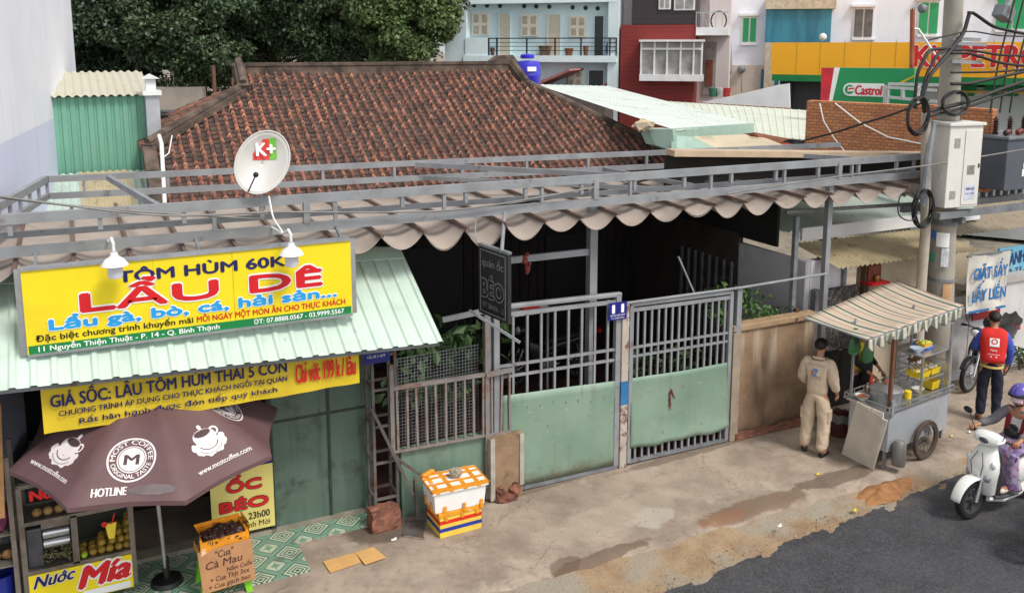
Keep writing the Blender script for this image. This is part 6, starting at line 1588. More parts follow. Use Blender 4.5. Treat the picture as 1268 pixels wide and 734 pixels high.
# striped canopy
def stripe_mesh(name, fn, nu, nv, pal, parent):
    V = [Vector(fn(i/nu, j/nv)) for j in range(nv+1) for i in range(nu+1)]; k = nu+1
    F = [(j*k+i, j*k+i+1, (j+1)*k+i+1, (j+1)*k+i) for j in range(nv) for i in range(nu)]
    me = bpy.data.meshes.new(name); c = sum(V, Vector())/len(V); me.from_pydata([v-c for v in V], [], F); me.update()
    a = me.attributes.new('stripe', 'FLOAT_COLOR', 'FACE'); a.data.foreach_set('color', np.array([lin(pal[i % len(pal)]) for j in range(nv) for i in range(nu)], dtype=np.float32).ravel())
    me.polygons.foreach_set('use_smooth', [True]*len(F)); me.materials.append(STR); o = bpy.data.objects.new(name, me); COL.objects.link(o); place(o, c, parent)
    md = o.modifiers.new('t', 'SOLIDIFY'); md.thickness = .006; return o
s_ = NT('striped_canvas'); at = s_.n('ShaderNodeAttribute', attribute_name='stripe'); c_ = s_.mix(s_.math('MULTIPLY', s_.step(s_.noise(3, 5), .45, .7), .45), at.outputs['Color'], lin((150, 140, 126))); s_.col(c_); STR = s_.done(.85)
pal = [(186, 178, 160)]*2+[(82, 96, 84)]*2+[(186, 178, 160)]*2+[(190, 130, 108)]+[(190, 180, 162)]*2+[(106, 110, 98)]+[(186, 178, 160)]*1+[(192, 138, 114)]
TLF, TRF, TRB, TLB = Vector((2.73, -1.62, 1.88)), Vector((5.20, -1.14, 1.90)), Vector((5.02, -.02, 2.06)), Vector((2.42, -.66, 2.04))
TLF = pZ(1075, 420, 1.88); TRF = pZ(1193, 379, 1.90); TRB = pZ(1111, 347, 2.06); TLB = pZ(996, 393, 2.02)
def can(u, v):
    p = (TLB*(1-u)+TRB*u)*(1-v)+(TLF*(1-u)+TRF*u)*v
    p.z += -.05*math.sin(math.pi*v)*(.4+.6*math.sin(math.pi*u))+.012*math.sin(u*40)*v; return p
stripe_mesh('canopy', can, 92, 10, pal, cart)
vdir = (TLB-TLF).normalized()
def val(u, v):
    p = TLF*(1-u)+TRF*u; sc = .55+.45*abs(math.sin(u*math.pi*11))**.6
    return p+Vector((0, 0, -.17*v*sc-.01))+Vector((-.12, -.9, 0))*(.015+.035*math.sin(u*58)*v)
pal2 = [(184, 178, 162)]*3+[(92, 102, 94)]*3
stripe_mesh('valance', val, 108, 6, pal2, cart)
q = MB(); 
for a, b in ((TLF, TRF), (TRF, TRB), (TRB, TLB), (TLB, TLF)): q.tube([a-Vector((0, 0, .012)), b-Vector((0, 0, .012))], .014, 6)
q.build('canopy_frame', galv_d, cart)
# pot, glass case and goods: things standing on the cart
pc = CM @ Vector((.30, .27, .852)); pot = thing('stock_pot', 'big dented aluminium stock pot with a lid on the food cart', 'pot', pc)
pal_ = mat('pot_alu', (176, 176, 178), .34, .75, .06, 8)
q = MB(); q.lathe([(0, 0), (.19, 0), (.205, .02), (.205, .17), (.21, .175)], pc, n=32); q.build('pot_body', pal_, pot, smooth=True)
q = MB(); q.lathe([(.222, .172), (.222, .188), (.2, .20), (.1, .24), (.03, .25), (0, .25)], pc, n=32); q.build('lid', pal_, pot, smooth=True)
q = MB(); q.lathe([(.012, .25), (.012, .28), (.035, .285), (.03, .30), (0, .302)], pc, n=12); q.build('lid_knob', mat('knob_red', (150, 60, 50), .5), pot, smooth=True)
gx0, gx1, gy0, gy1, gz0, gz1 = .80, 1.40, .06, .52, .852, 1.44
case = thing('glass_case', 'steel framed glass display case with noodles and bowls on the food cart', 'display case', CM @ Vector((1.1, .3, .85)))
q = MB(CM)
for x in (gx0, gx1):
    for y in (gy0, gy1): q.bar((x, y, gz0), (x, y, gz1), .028)
for z in (gz0+.012, 1.10, 1.28, gz1):
    for y in (gy0, gy1): q.bar((gx0, y, z), (gx1, y, z), .016)
    for x in (gx0, gx1): q.bar((x, gy0, z), (x, gy1, z), .016)
q.build('frame', alu, case)
q = MB(CM); q.mm((gx0-.02, gy0-.02, gz1), (gx1+.02, gy1+.02, gz1+.02)); q.build('top', steel, case, bevel=.004)
for z in (1.09, 1.275): MB(CM).poly([(gx0+.01, gy0+.01, z), (gx1-.01, gy0+.01, z), (gx1-.01, gy1-.01, z), (gx0+.01, gy1-.01, z)]).build('shelf', glass, case)
MB(CM).poly([(gx0+.012, gy0-.003, gz0+.02), (gx1-.012, gy0-.003, gz0+.02), (gx1-.012, gy0-.003, gz1-.02), (gx0+.012, gy0-.003, gz1-.02)]).build('glass_pane', glass, case); MB(CM).poly([(gx0-.003, gy0+.012, gz0+.02), (gx0-.003, gy1-.012, gz0+.02), (gx0-.003, gy1-.012, gz1-.02), (gx0-.003, gy0+.012, gz1-.02)]).build('glass_pane', glass, case)
yb = mat('noodle_yellow', (226, 196, 44), .5, 0, .1, 20)
def tub(x, y, z, w, d, h, m, label, group=None, fill=None):
    T = thing('food_tub', label, 'tub', CM @ Vector((x, y, z)), group); q = MB(CM)
    q.loft([[(x+a*w/2*k, y+b*d/2*k, z+hh) for a, b in ((-1, -1), (1, -1), (1, 1), (-1, 1))] for k, hh in ((.85, 0), (1, h), (.94, h), (.82, .01))]); q.build('tub_body', m, T)
    if fill:
        q = MB(CM)
        for i in range(14): q.ball((x+random.uniform(-.36, .36)*w, y+random.uniform(-.3, .3)*d, z+h*.85), random.uniform(.02, .04), 7, 5)
        q.build('filling', fill, T, smooth=True)
tub(.98, .22, 1.095, .28, .22, .09, mat('tub_yellow', (232, 200, 30), .4), 'yellow plastic tub on the upper glass shelf, left', None, mat('noodle', (214, 196, 130), .7, 0, .15, 30))
tub(1.25, .22, 1.095, .22, .22, .10, MATS['tub_yellow'], 'taller yellow plastic tub on the upper glass shelf, right', None, mat('white_noodle', (220, 214, 196), .7))
tub(1.27, .2, .866, .2, .18, .12, MATS['tub_yellow'], 'yellow tub at the bottom right of the glass case')
def bowl(x, y, z, r, m, label, group=None):
    q = MB(CM); q.lathe([(0, 0), (r*.45, 0), (r*.5, .012), (r*.9, r*.5), (r, r*.62), (r*.95, r*.62), (r*.5, .03), (0, .03)], (x, y, z), n=20); return tag(q.build('bowl', m, smooth=True), label, 'bowl', group)
for i, x in enumerate((.92, 1.06, 1.2, 1.3)): bowl(x, .3, 1.28, .07, mat('bowl_wood', (150, 112, 76), .5), 'small brown bowl on the top glass shelf of the cart case', 'brown bowls in the case')
bowl(.96, .2, .868, .09, white_p, 'white bowl at the bottom left of the glass case')
bowl(.90, .22, gz1+.021, .10, mat('bowl_blue_white', (176, 190, 206), .35), 'pale blue white bowl on top of the glass case')
q = MB(CM); q.ball((1.15, .3, gz1+.05), (.17, .13, .035), 14, 8)
for i, p in enumerate(q.v): q.v[i] = p+Vector(rng.uniform(-.012, .012, 3))
tag(q.build('blue_bag', mat('bag_blue', (46, 110, 196), .4, 0, .15, 15), smooth=True), 'flat blue plastic bag on top of the glass case', 'bag')
tub(1.10, .24, gz1+.062, .2, .14, .06, mat('tub_amber', (226, 164, 40), .4), 'amber tub with greens on the blue bag', None, mat('greens', (170, 176, 60), .6, 0, .2, 20))
q = MB(CM); q.lathe([(0, 0), (.045, 0), (.05, .1), (.045, .105), (0, .105)], (.66, .16, .853), n=14); tag(q.build('sauce_jar', MATS['tub_yellow'], smooth=True), 'yellow sauce jar between the stock pot and glass case', 'jar')
q = MB(CM); q.lathe([(0, 0), (.06, 0), (.06, .05), (.055, .05), (0, .01)], (.72, .26, .853), n=14); tag(q.build('sauce_dish', white_p, smooth=True), 'small white dish beside the yellow sauce jar', 'dish')
bowl(.08, .48, .853, .10, white_p, 'white bowl of red food on the left tray of the cart')
q = MB(CM)
for i in range(16): q.ball((.08+random.uniform(-.05, .05), .48+random.uniform(-.05, .05), .90), .02, 6, 4)
tag(q.build('food_heap', mat('food_red', (176, 96, 56), .6, 0, .3, 30), smooth=True), 'heap of reddish food in the white bowl on the left tray', 'food')
for i, (x, y, h, r, c) in enumerate(((.50, .56, .22, .035, (120, 70, 50)), (.60, .58, .16, .04, (150, 140, 120)), (.68, .52, .12, .05, (86, 70, 58)), (.44, .60, .28, .03, (170, 60, 50)), (.74, .58, .2, .035, (70, 90, 70)))):
    q = MB(CM); q.lathe([(0, 0), (r, 0), (r, h*.6), (r*.4, h*.8), (r*.4, h), (0, h)], (x, y, .853), n=14); tag(q.build('condiment_bottle', mat('bottle_%d' % i, c, .3, 0, .1), smooth=True), ['brown', 'beige', 'squat dark', 'tall red', 'dark green'][i]+' condiment bottle at the back of the cart counter', 'bottle')
# green carrier bags hanging under the canopy
gb = mat('bag_green', (52, 104, 62), .35, 0, .2, 10)
for i, (px, py) in enumerate(((1058, 428), (1074, 438))):
    c = pY(px, py, -1.25+.1*i); q = MB(); q.loft([[c+Vector((r*math.cos(a)*1.1, r*.6*math.sin(a), z)) for a in np.linspace(0, 2*math.pi, 13)[:-1]] for r, z in ((.02, .25), (.035, .17), (.075, .07), (.1, -.03), (.085, -.1), (.03, -.13))])
    for k, p in enumerate(q.v): q.v[k] = p+Vector(rng.uniform(-.01, .01, 3))
    tag(q.build('carrier_bag', gb, smooth=True), ['upper left green carrier bag hanging below the canopy', 'lower right green carrier bag hanging below the canopy'][i], 'bag')
# leaning board
P = [pZ(1043, 561, .0), pZ(1082, 581, .0)]; tb = [(1062, 497), (1095, 511), (1094, 518.5), (1100, 520.5)]
nb_ = (P[1]-P[0]).normalized(); A, B = P; up_ = (pZ(1062, 497, .66)-A)
def bpt(px, py, z): return pZ(px, py, z)
tp = [bpt(1062, 497, .90), bpt(1095, 511, .90), bpt(1094, 518, .83), bpt(1100, 520.5, .82)]
q = MB(); q.prism([A, B, tp[3], tp[2], tp[1], tp[0]], ((B-A).cross(tp[0]-A).normalized())*.018)
tag(q.build('leaning_board', wood_ply), 'pale chipped board leaning against the left end of the food cart', 'board')
gc = CM @ Vector((.13, -.1, .0)); q = MB(); q.lathe([(0, .1), (.085, .1), (.09, .12), (.09, .4), (.05, .45), (0, .46)], gc, n=20)
tag(q.build('gas_canister', mat('canister_grey', (120, 118, 114), .5, .3, .1), smooth=True), 'small grey canister hanging below the cart beside the leaning board', 'canister')
bn_ = pZ(1047, 548, 0)+Vector((.12, .25, 0)); bin_ = thing('waste_bucket', 'dark red bucket with a bin liner between the man and the cart', 'bucket', bn_)
q = MB(); q.lathe([(0, 0), (.12, 0), (.15, .34), (.14, .34), (.11, .02), (0, .02)], bn_, n=20); q.build('bucket', mat('bucket_maroon', (84, 40, 38), .5, 0, .1), bin_, smooth=True)
q = MB(); q.grid(lambda u, v: bn_+Vector(((.152+.02*v)*math.cos(2*math.pi*u), (.152+.02*v)*math.sin(2*math.pi*u), .36-.12*v+.012*math.sin(u*50))), 40, 3); q.build('liner', mat('liner_grey', (110, 108, 112), .4), bin_, smooth='all')
# crumbs of litter on the pavement
for px, py, c, lb in ((1058, 632, (226, 200, 40), 'yellow scrap of paper on the orange earth at the road edge'), (1012, 587, (214, 190, 60), 'yellow leaf scrap on the pavement near the man in beige'), (965, 651, (228, 228, 224), 'white litter dot on the pavement edge'), (1178, 540, (214, 180, 120), 'beige paper scrap on the pavement right of the cart wheel'), (1200, 535, (200, 200, 200), 'pale paper scrap on the pavement before the man in red'), (487, 668, (206, 214, 206), 'pale crumpled wrapper near the brick lump')):
    z_ = -.06 if py > 625 and px > 1000 else .008
    c_ = pZ(px, py, z_); q = MB(); q.grid(lambda u, v: c_+Vector(((u-.5)*.065+.012*v, (v-.5)*.045, .012*math.sin(u*5)*math.sin(v*4)+.006)), 5, 5); tag(q.build('litter_scrap', mat('litter_%d' % px, c, .8), thick=.002), lb, 'litter')

# =====================================================================
#  BACKGROUND: walls, sheds, buildings, petrol station, trees
# =====================================================================
class Fac:
    """upright facade plane through pixel columns xa (distance da) and xb (distance db)"""
    def __init__(s, xa, da, xb, db, yref=60):
        s.A, s.B = pH(xa, yref, da), pH(xb, yref, db); s.u = Vector((s.B.x-s.A.x, s.B.y-s.A.y, 0)).normalized()
        s.n = Vector((s.u.y, -s.u.x, 0))            # towards the viewer
        if s.n.dot(FH) > 0: s.n = -s.n
    def P(s, px, py, out=0):
        r = ray(px, py); O = s.A+s.n*out
        t = (O-CAM).dot(s.n)/r.dot(s.n); return CAM+r*t
    def box(s, mb, x0, y0, x1, y1, o0, o1):
        """block from pixel box corner to corner, from depth o0 (in) to o1 (out)"""
        a, b = s.P(x0, (y0+y1)/2), s.P(x1, (y0+y1)/2); zt = s.P((x0+x1)/2, y0).z; zb = s.P((x0+x1)/2, y1).z
        Q = [Vector((a.x, a.y, zb)), Vector((b.x, b.y, zb)), Vector((b.x, b.y, zt)), Vector((a.x, a.y, zt))]
        return mb.prism([p+s.n*o1 for p in Q], s.n*(o0-o1))
    def down(s, mb, x0, y0, x1, o0, o1, zb=0):
        a, b = s.P(x0, y0), s.P(x1, y0); zt = s.P((x0+x1)/2, y0).z
        Q = [Vector((a.x, a.y, zb)), Vector((b.x, b.y, zb)), Vector((b.x, b.y, zt)), Vector((a.x, a.y, zt))]
        return mb.prism([p+s.n*o1 for p in Q], s.n*(o0-o1))

# --- tall white building at the left edge ---
def m_lav():
    s = NT('white_lavender_wall'); x, y, z = s.xyz()
    c = s.mix(s.step(s.noise(.8, 4), .3, .7), lin((226, 228, 236)), lin((236, 237, 242)))
    c = s.mix(s.step(z, 4.50, 4.53, 1, 0), c, lin((208, 212, 234)))
    c = s.mix(s.math('MULTIPLY', s.step(s.noise(1, 5, vec=s.map((3, 3, .3))), .55, .8), .25), c, lin((168, 168, 172)))
    s.col(c); return s.done(.75)
WA, WB = pY(0, 150, 3.0), pY(92, 60, 10.5)
wbl = thing('white_building', 'tall plain white building at the left edge above the pergola', 'building', (-8, 6, 0))
wu = (Vector((WB.x-WA.x, WB.y-WA.y, 0))).normalized(); wn_ = Vector((-wu.y, wu.x, 0))
P0 = Vector((WA.x, WA.y, 0))-wu*4.5; P1 = Vector((WB.x, WB.y, 0))
MB().prism([P0, P1, P1+wn_*8, P0+wn_*8], (0, 0, 12)).build('wall', m_lav(), wbl)

# --- green corrugated shed ---
SHY = 7.2
shed = thing('green_shed', 'green corrugated metal shed with a pale roof between white building and old house', 'shed', (-6, SHY, 0))
A, B = pY(73, 216, SHY), pY(189, 216, SHY); zt = pY(70, 121, SHY).z
gsheet = mat('shed_green', (112, 166, 144), .5, .05, .07, 1.5, dirt=(120, 150, 130), dsc=2, damt=.4, streak=.12)
A.x -= .02
q = MB(); q.corrug((A.x, SHY, zt), (B.x-A.x, 0, 0), (0, 0, A.z-2.0-zt), pitch=.135, h=.02)
o = q.build('wall_sheet', gsheet, shed)
q = MB(); q.mm((A.x+.01, SHY+.03, 0), (B.x-.01, SHY+1.6, zt-.03)); q.build('wall', mat('shed_inside', (96, 120, 108), .7), shed)
q = MB(); q.wavy((A.x-.05, SHY-.12, zt+.02), (B.x-A.x+.1, 0, 0), (0, 1.9, .36), pitch=.13, h=.02); q.build('roof_sheet', mat('shed_roof', (188, 184, 166), .6, 0, .06, 3, dirt=(150, 142, 120), dsc=3, damt=.5), shed, smooth=True)
ct = thing('chimney_duct', 'grey metal duct with a capped top at the right end of the green shed', 'duct', (B.x+.06, SHY-.2, 2.5))
q = MB(); cb = pY(186, 180, SHY-.25); q.mm((B.x-.06, SHY-.35, cb.z-.5), (B.x+.16, SHY-.1, zt+.02)); q.build('duct', mat('duct_grey', (176, 178, 184), .5, .2, .08), ct)
q = MB(); q.mm((B.x-.1, SHY-.4, zt+.02), (B.x+.2, SHY-.06, zt+.1)); q.mm((B.x-.04, SHY-.34, zt+.1), (B.x+.12, SHY-.12, zt+.3)); q.prism([(B.x-.11, SHY-.4, zt+.3), (B.x+.19, SHY-.4, zt+.3), (B.x+.04, SHY-.4, zt+.38)], (0, .34, 0)); q.build('cap', white, ct)
lr = thing('low_tin_roof', 'low patchwork tin roof in front of the green shed', 'tin roof', (-6, 6, 0))
LZ = pY(120, 218, SHY-.2).z
q = MB(); q.wavy((A.x-.3, SHY-.1, LZ+.05), (B.x-A.x+.5, 0, 0), (0, -2.6, -.75), pitch=.12, h=.015); q.build('roof_sheet', MATS['pale_green_tin'], lr, smooth=True)
q = MB(); c0 = A.x+.58*(B.x-A.x)-.25; q.wavy((c0-.3, SHY-.12, LZ+.07), (.8, 0, 0), (0, -1.8, -.519), pitch=.12, h=.015); q.build('patch_sheet', tinb, lr, smooth=True)
q = MB(); q.mm((A.x-.3, SHY-2.6, 0), (B.x+.15, SHY-2.5, LZ-.75)); q.build('wall', kdark, lr)
# low white parapet house and beige wall seen under the trees
f = Fac(60, 30, 240, 30)
pb_ = thing('parapet_house', 'white house with a stepped parapet behind the green shed roof', 'house', f.P(110, 100))
q = MB(); a = [f.P(*p) for p in ((70, 130), (130, 130), (130, 79), (122, 83), (112, 90), (96, 94), (84, 98), (70, 112))]; q.prism([p for p in a], f.n*-3); q.build('wall', white, pb_)
q = MB(); f.box(q, 104, 100, 108, 108, 0, .03); q.build('window', black, pb_)
bw_ = thing('beige_garden_wall', 'beige wall with a dark grille between the green shed and the old house', 'wall', f.P(215, 130))
g2 = Fac(180, 24, 260, 24); q = MB(); g2.down(q, 180, 108, 250, -.3, 0); q.build('body', mat('beige_wall2', (168, 158, 146), .85, 0, .08, 2), bw_)
q = MB(); 
for x in np.arange(196, 240, 3.2): g2.box(q, x, 138, x+1.4, 153, .02, .06)
g2.box(q, 196, 136, 240, 138.5, .02, .08); q.build('grille', galv_d, bw_)
for px, yt in ((266, 82), (289, 96)):
    p = pH(px, 120, 23.0 if px < 280 else 22.5); tag(MB().tube([(p.x, p.y, 2.5), (p.x, p.y, pH(px, yt, 23).z)], .05 if px < 280 else .035, 7).build('rusty_pole', mat('rust_pole', (110, 76, 62), .8, 0, .2), smooth=True), 'rusty brown pole under the trees, '+('taller, left' if px < 280 else 'shorter, near the ridge end'), 'pole')

# --- pale blue apartment house ---
f = Fac(560, 35.0, 765, 33.0)
apt = thing('blue_apartment_house', 'pale blue two storey apartment house with balcony and cream shutters', 'apartment house', f.P(660, 110)*1)
apb = mat('pale_blue_wall', (212, 234, 240), .8, 0, .05, .8, dirt=(186, 210, 218), dsc=.9, damt=.5, streak=.1)
q = MB(); f.down(q, 552, -60, 757, -6, -.45); q.build('wall', apb, apt)
pbe = mat('pale_blue_end', (210, 226, 230), .8, 0, .05, 1, streak=.15); f.down(MB(), 550, -60, 577, -5.9, .04).build('end_wall', pbe, apt); f.down(MB(), 755, -60, 768, -5.9, .04).build('end_wall', pbe, apt)
q = MB(); f.box(q, 575, 69, 764, 77, -.9, .12); q.build('balcony_slab', mat('slab_blue', (220, 236, 240), .7, 0, .04), apt)
q = MB(); f.box(q, 577, -3, 764, 4, -.9, .05); q.build('eaves_slab', MATS['slab_blue'], apt)
q = MB(); f.box(q, 577, 47, 606, 69, -.02, .08); q.build('parapet', MATS['slab_blue'], apt)
rl = mat('rail_black', (40, 44, 48), .5)
q = MB()
for y in (47, 52.5, 57.5, 62.5): f.box(q, 605, y, 764, y+(1.4 if y < 48 else .7), .02, .07)
for x in (605, 615, 652, 687, 719, 755, 763): f.box(q, x, 47, x+1.4, 72, 0, .08)
q.build('railing', rl, apt)
shu = mat('shutter_cream', (232, 224, 208), .7, 0, .05); shd = mat('shutter_slot', (182, 172, 152), .7)
for x0, y0, x1, y1 in ((580, 16, 601, 44), (641, 18, 662, 45), (702, 20, 722, 46), (700, 88, 718, 107)):
    q = MB(); f.box(q, x0, y0, x1, y1, -.45, -.38); w_ = q.build('window_shutter', shu, apt)
    q = MB(); hw2 = (x1-x0)/2; hh2 = (y1-y0)/2
    for i in (0, 1):
        for jj in (0, 1): f.box(q, x0+i*hw2+2, y0+jj*hh2+2, x0+(i+1)*hw2-2, y0+(jj+1)*hh2-2, -.38, -.365)
    q.build('louvre', shd, w_)
dg = mat('door_dark', (62, 66, 70), .5); dcm = mat('door_cream', (206, 198, 180), .7, 0, .05)
for x0, y0, x1, y1, m in ((614, 17, 627, 69, dcm), (675, 18, 690, 69, dcm), (733, 20, 744, 69, dg), (726, 88, 744, 114, dg)):
    q = MB(); f.box(q, x0, y0, x1, y1, -.45, -.40); q.build('door', m, apt)
    q = MB(); f.box(q, x0-1.2, y0-1.2, x0, y1, -.45, -.38); f.box(q, x1, y0-1.2, x1+1.2, y1, -.45, -.38); q.build('door_frame', MATS['slab_blue'], apt)
for x, y in ((587, 7), (603, 7.3), (619, 7.6), (649, 8), (664, 8.3), (680, 8.7), (709, 9.6), (725, 10.2), (740, 10.8)):
    c = f.P(x, y, -.44); q = MB(); q.lathe([(0, 0), (.085, 0), (.1, -.04)], c, axis=f.n, n=8); q.build('vent_hole', mat('vent_dark', (52, 58, 62), .7), apt)
def at_f(nm, lb, cat, x0, y0, x1, y1, m, o=-.2, ball=False):
    a = f.P(x0, y1, o); b = f.P(x1, y0, o); q = MB(); c = (a+b)/2; r = abs((b-a).dot(f.u))/2; h = (b.z-a.z)
    base = Vector((c.x, c.y, a.z))
    if ball: q.ball(base+Vector((0, 0, h/2)), (r, r, h/2), 12, 8)
    else: q.lathe([(0, 0), (r*.7, 0), (r, h*.9), (r*1.05, h), (r*.9, h), (0, h*.8)], base, n=16)
    return tag(q.build(nm, m, smooth=True), lb, cat)
terr = mat('terracotta', (156, 100, 70), .8, 0, .1); 
at_f('flower_pot', 'brown bowl shaped flower pot on the blue balcony', 'flower pot', 667, 57, 683, 69, mat('pot_brown', (140, 112, 90), .8))
at_f('flower_pot', 'orange terracotta flower pot on the blue balcony', 'flower pot', 699, 60, 710, 69, terr)
at_f('flower_pot', 'small red brown flower pot left of the dark balcony door', 'flower pot', 722, 57, 729, 69, terr)
at_f('storage_tin', 'brown tin in the left corner of the blue balcony', 'tin', 607, 59, 613, 69, mat('tin_brown', (110, 90, 74), .6))
at_f('bundle', 'dark blue and white bundle at the right end of the blue balcony', 'bundle', 750, 52, 758, 69, mat('bundle_blue', (70, 76, 130), .7, 0, .5, 14), ball=True)
at_f('red_drum', 'round red drum fan by the lower door of the blue house', 'fan', 748, 102, 758, 115, mat('drum_red', (176, 44, 52), .5), o=-.4, ball=True)
aw_ = MB(); aw_.prism([f.P(660, 104, 1.6), f.P(704, 86, 1.6), f.P(706, 88, 1.6), f.P(662, 107, 1.6)], f.n*-2.2)
tag(aw_.build('pink_awning', mat('awning_pink', (160, 104, 100), .8)), 'dull pink sheet awning below the blue balcony', 'awning')
q = MB(); f.box(q, 560, 110, 760, 150, -1.2, 1.5); tag(q.build('low_outbuilding', mat('dark_outbuilding', (92, 84, 80), .9, 0, .2)), 'dark low outbuilding behind the right half of the tile roof', 'outbuilding')

# --- red clad house ---
f = Fac(769, 33.0, 905, 32.0)
red = thing('red_clad_house', 'modern house clad in dark red boards with a white framed bay window', 'house', f.P(820, 120))
def m_clad(name, c, gap):
    s = NT(name); x, y, z = s.xyz(); fz = s.math('FRACT', s.math('MULTIPLY', z, 1/.155)); 
    cc = s.mix(s.step(s.noise(3, 4), .3, .7), lin(c), tuple(v*1.15 for v in lin(c)[:3])+(1,)); cc = s.mix(s.step(fz, .04, .09, 1, 0), cc, lin(gap)); s.col(cc); return s.done(.6)
rc_ = m_clad('red_cladding', (128, 40, 36), (74, 24, 24)); dc_ = m_clad('dark_cladding', (52, 44, 48), (28, 24, 26))
q = MB(); f.down(q, 769, 31, 862, -5, 0); q.build('red_wall', rc_, red); q = MB(); f.box(q, 783, -60, 862, 30.5, -5, -.02); q.build('upper_wall', dc_, red)
pkw = mat('pinkish_white', (208, 200, 200), .8, 0, .05, 1); f.box(MB(), 764, -60, 783, 31, -5, -.8).build('side_wall', pkw, red); f.down(MB(), 862, -60, 906, -5, -1.5).build('side_wall', pkw, red)
f.box(MB(), 794, 92, 871, 100, -.1, .55).build('bay_sill', white, red); f.box(MB(), 794, 49.5, 873, 52, -.1, .6).build('bay_head', white, red)
wnd = mat('window_curtain', (150, 148, 146), .4, 0, .25, 3)
q = MB(); f.box(q, 796, 52, 868, 92, -.1, .38); bw2 = q.build('bay_window', wnd, red)
q = MB()
for x in (794.8, 811, 826.5, 843, 859, 869): f.box(q, x, 52, x+2, 92, .36, .46)
f.box(q, 795, 59.5, 870, 62, .36, .45); q.build('window_frame', white, bw2)
for x0, x1, y1 in ((816, 831, 12), (835, 861, 13)):
    q = MB(); f.box(q, x0, -20, x1, y1, -.1, .03); w2_ = q.build('window', white, red); q = MB(); f.box(q, x0+2, -20, (x0+x1)/2-1, y1-2, .03, .045); f.box(q, (x0+x1)/2+1, -20, x1-2, y1-2, .03, .045); q.build('pane', wnd, w2_)
q = MB(); f.box(q, 862, 34, 902, 44, -1.5, .1); q.build('balcony_slab', white, red)
q = MB()
for x in np.arange(862, 902, 8): f.box(q, x, 16, x+.8, 34, 0, .04)
f.box(q, 862, 15, 902, 16.5, 0, .05); q.build('balcony_rail', alu, red)
q = MB(); f.box(q, 864, -20, 876, 34, -1.5, -1.4); f.box(q, 868, 52, 884, 120, -1.5, -1.42); q.build('recess_shade', mat('recess_shade_grey', (150, 144, 142), .7), red)  # grey slabs on the wall, recess shade put into their colour
q = MB(); f.box(q, 871, 75, 880, 108, -1.42, -1.38); q.build('door', mat('door_brown', (120, 66, 46), .5), red)
q = MB(); f.box(q, 855, 100, 857.5, 130, -.5, -.35); q.build('column', white, red)
c = f.P(890, 26, -1.2); q = MB(); pts = [c+f.u*(.27*math.cos(a))+Vector((0, 0, .33*math.sin(a)))+f.n*.05 for a in np.linspace(0, 6.283, 25)]; q.tube(pts, .025, 6); tag(q.build('hoop', black, smooth=True), 'black hoop leaning on the upper balcony of the red house', 'hoop')
for x, cc in ((883, (60, 120, 100)), (892, (210, 205, 200)), (899, (190, 60, 60))):
    a = f.P(x, 120, .6); q = MB(); q.lathe([(0, 0), (.12, 0), (.16, .3), (0, .3)], a, n=12); tag(q.build('flower_pot', mat('pot_glaze%d' % x, cc, .6), smooth=True), {883: 'green', 892: 'white', 899: 'red'}[x]+' pot at the entrance of the red clad house', 'flower pot')

# --- white house with green windows and teal blinds ---
f = Fac(905, 35.5, 1268, 33.0)
wh = thing('white_green_house', 'long white house with green shuttered windows and a teal sheeted balcony', 'house', f.P(1000, 120))
q = MB(); f.down(q, 905, -60, 1420, -6, 0); q.build('wall', mat('cool_white_wall', (224, 228, 238), .8, 0, .04, .8, dirt=(186, 188, 200), dsc=.8, damt=.4, streak=.08), wh)
stone = mat('stone_band', (190, 178, 158), .85, 0, .15, 6, dirt=(150, 138, 120), dsc=8)
f.box(MB(), 948, -1, 1034, 12, -.1, .55).build('stone_band', stone, wh); f.box(MB(), 946, 53, 959, 122, -.1, .4).build('stone_pier', stone, wh)
q = MB(); f.box(q, 948, 12, 1028, 53, -.1, .40)
def m_teal():
    s = NT('teal_sheeting'); x, y, z = s.xyz(); c = s.mix(s.step(s.noise(1, 4, vec=s.map((2.5, 2.5, .4))), .35, .65), lin((52, 130, 152)), lin((36, 104, 128))); s.col(c); return s.done(.45)
q.build('teal_sheeting', m_teal(), wh)
q = MB(); f.box(q, 942, 86, 964, 110, -.1, .3); q.build('lower_sheeting', MATS.setdefault('teal_sheeting', bpy.data.materials['teal_sheeting']), wh)
grn = mat('window_green', (34, 150, 92), .45, 0, .06, 2)
for x0, y0, x1, y1, cm in ((920, 23, 936, 52, grn), (1138, 4, 1161, 42, grn), (1234, -8, 1275, 36, grn), (1058, 12, 1080, 46, None)):
    q = MB(); f.box(q, x0-2, y0-3, x1+2, y1+2, -.1, .04); w_ = q.build('window', white, wh)
    q = MB(); f.box(q, x0-4, y0-6, x1+4, y0-3, -.1, .2); f.box(q, x0-3, y1+2, x1+3, y1+4, -.1, .15); q.build('window_sill', white, w_)
    md_ = (x0+x1)/2
    for a, b in ((x0, md_-1), (md_+1, x1)): q = MB(); f.box(q, a, y0, b, y1, .04, .07); q.build('shutter' if cm else 'pane', cm or mat('pane_dark', (96, 92, 90), .3, 0, .3, 5), w_)
q = MB(); f.box(q, 886, 81, 950, 140, -.2, .15); bgw = q.build('garden_wall', mat('beige_wall3', (196, 184, 172), .85, 0, .05), wh)
q = MB(); c = f.P(918, 86, .3); q.ball(c, (.16, .16, .16), 10, 7); q.tube([c, f.P(918, 115, .3)], .02, 6); tag(q.build('outdoor_lamp', galv_d, smooth=True), 'small grey round lamp on the beige wall before the white house', 'lamp')
q = MB(); c = f.P(1019, 46, .9); q.ball(c, (.14, .14, .14), 10, 7); tag(q.build('roof_ball', white_p, smooth=True), 'white globe on top of the yellow fascia below the teal sheeting', 'globe')
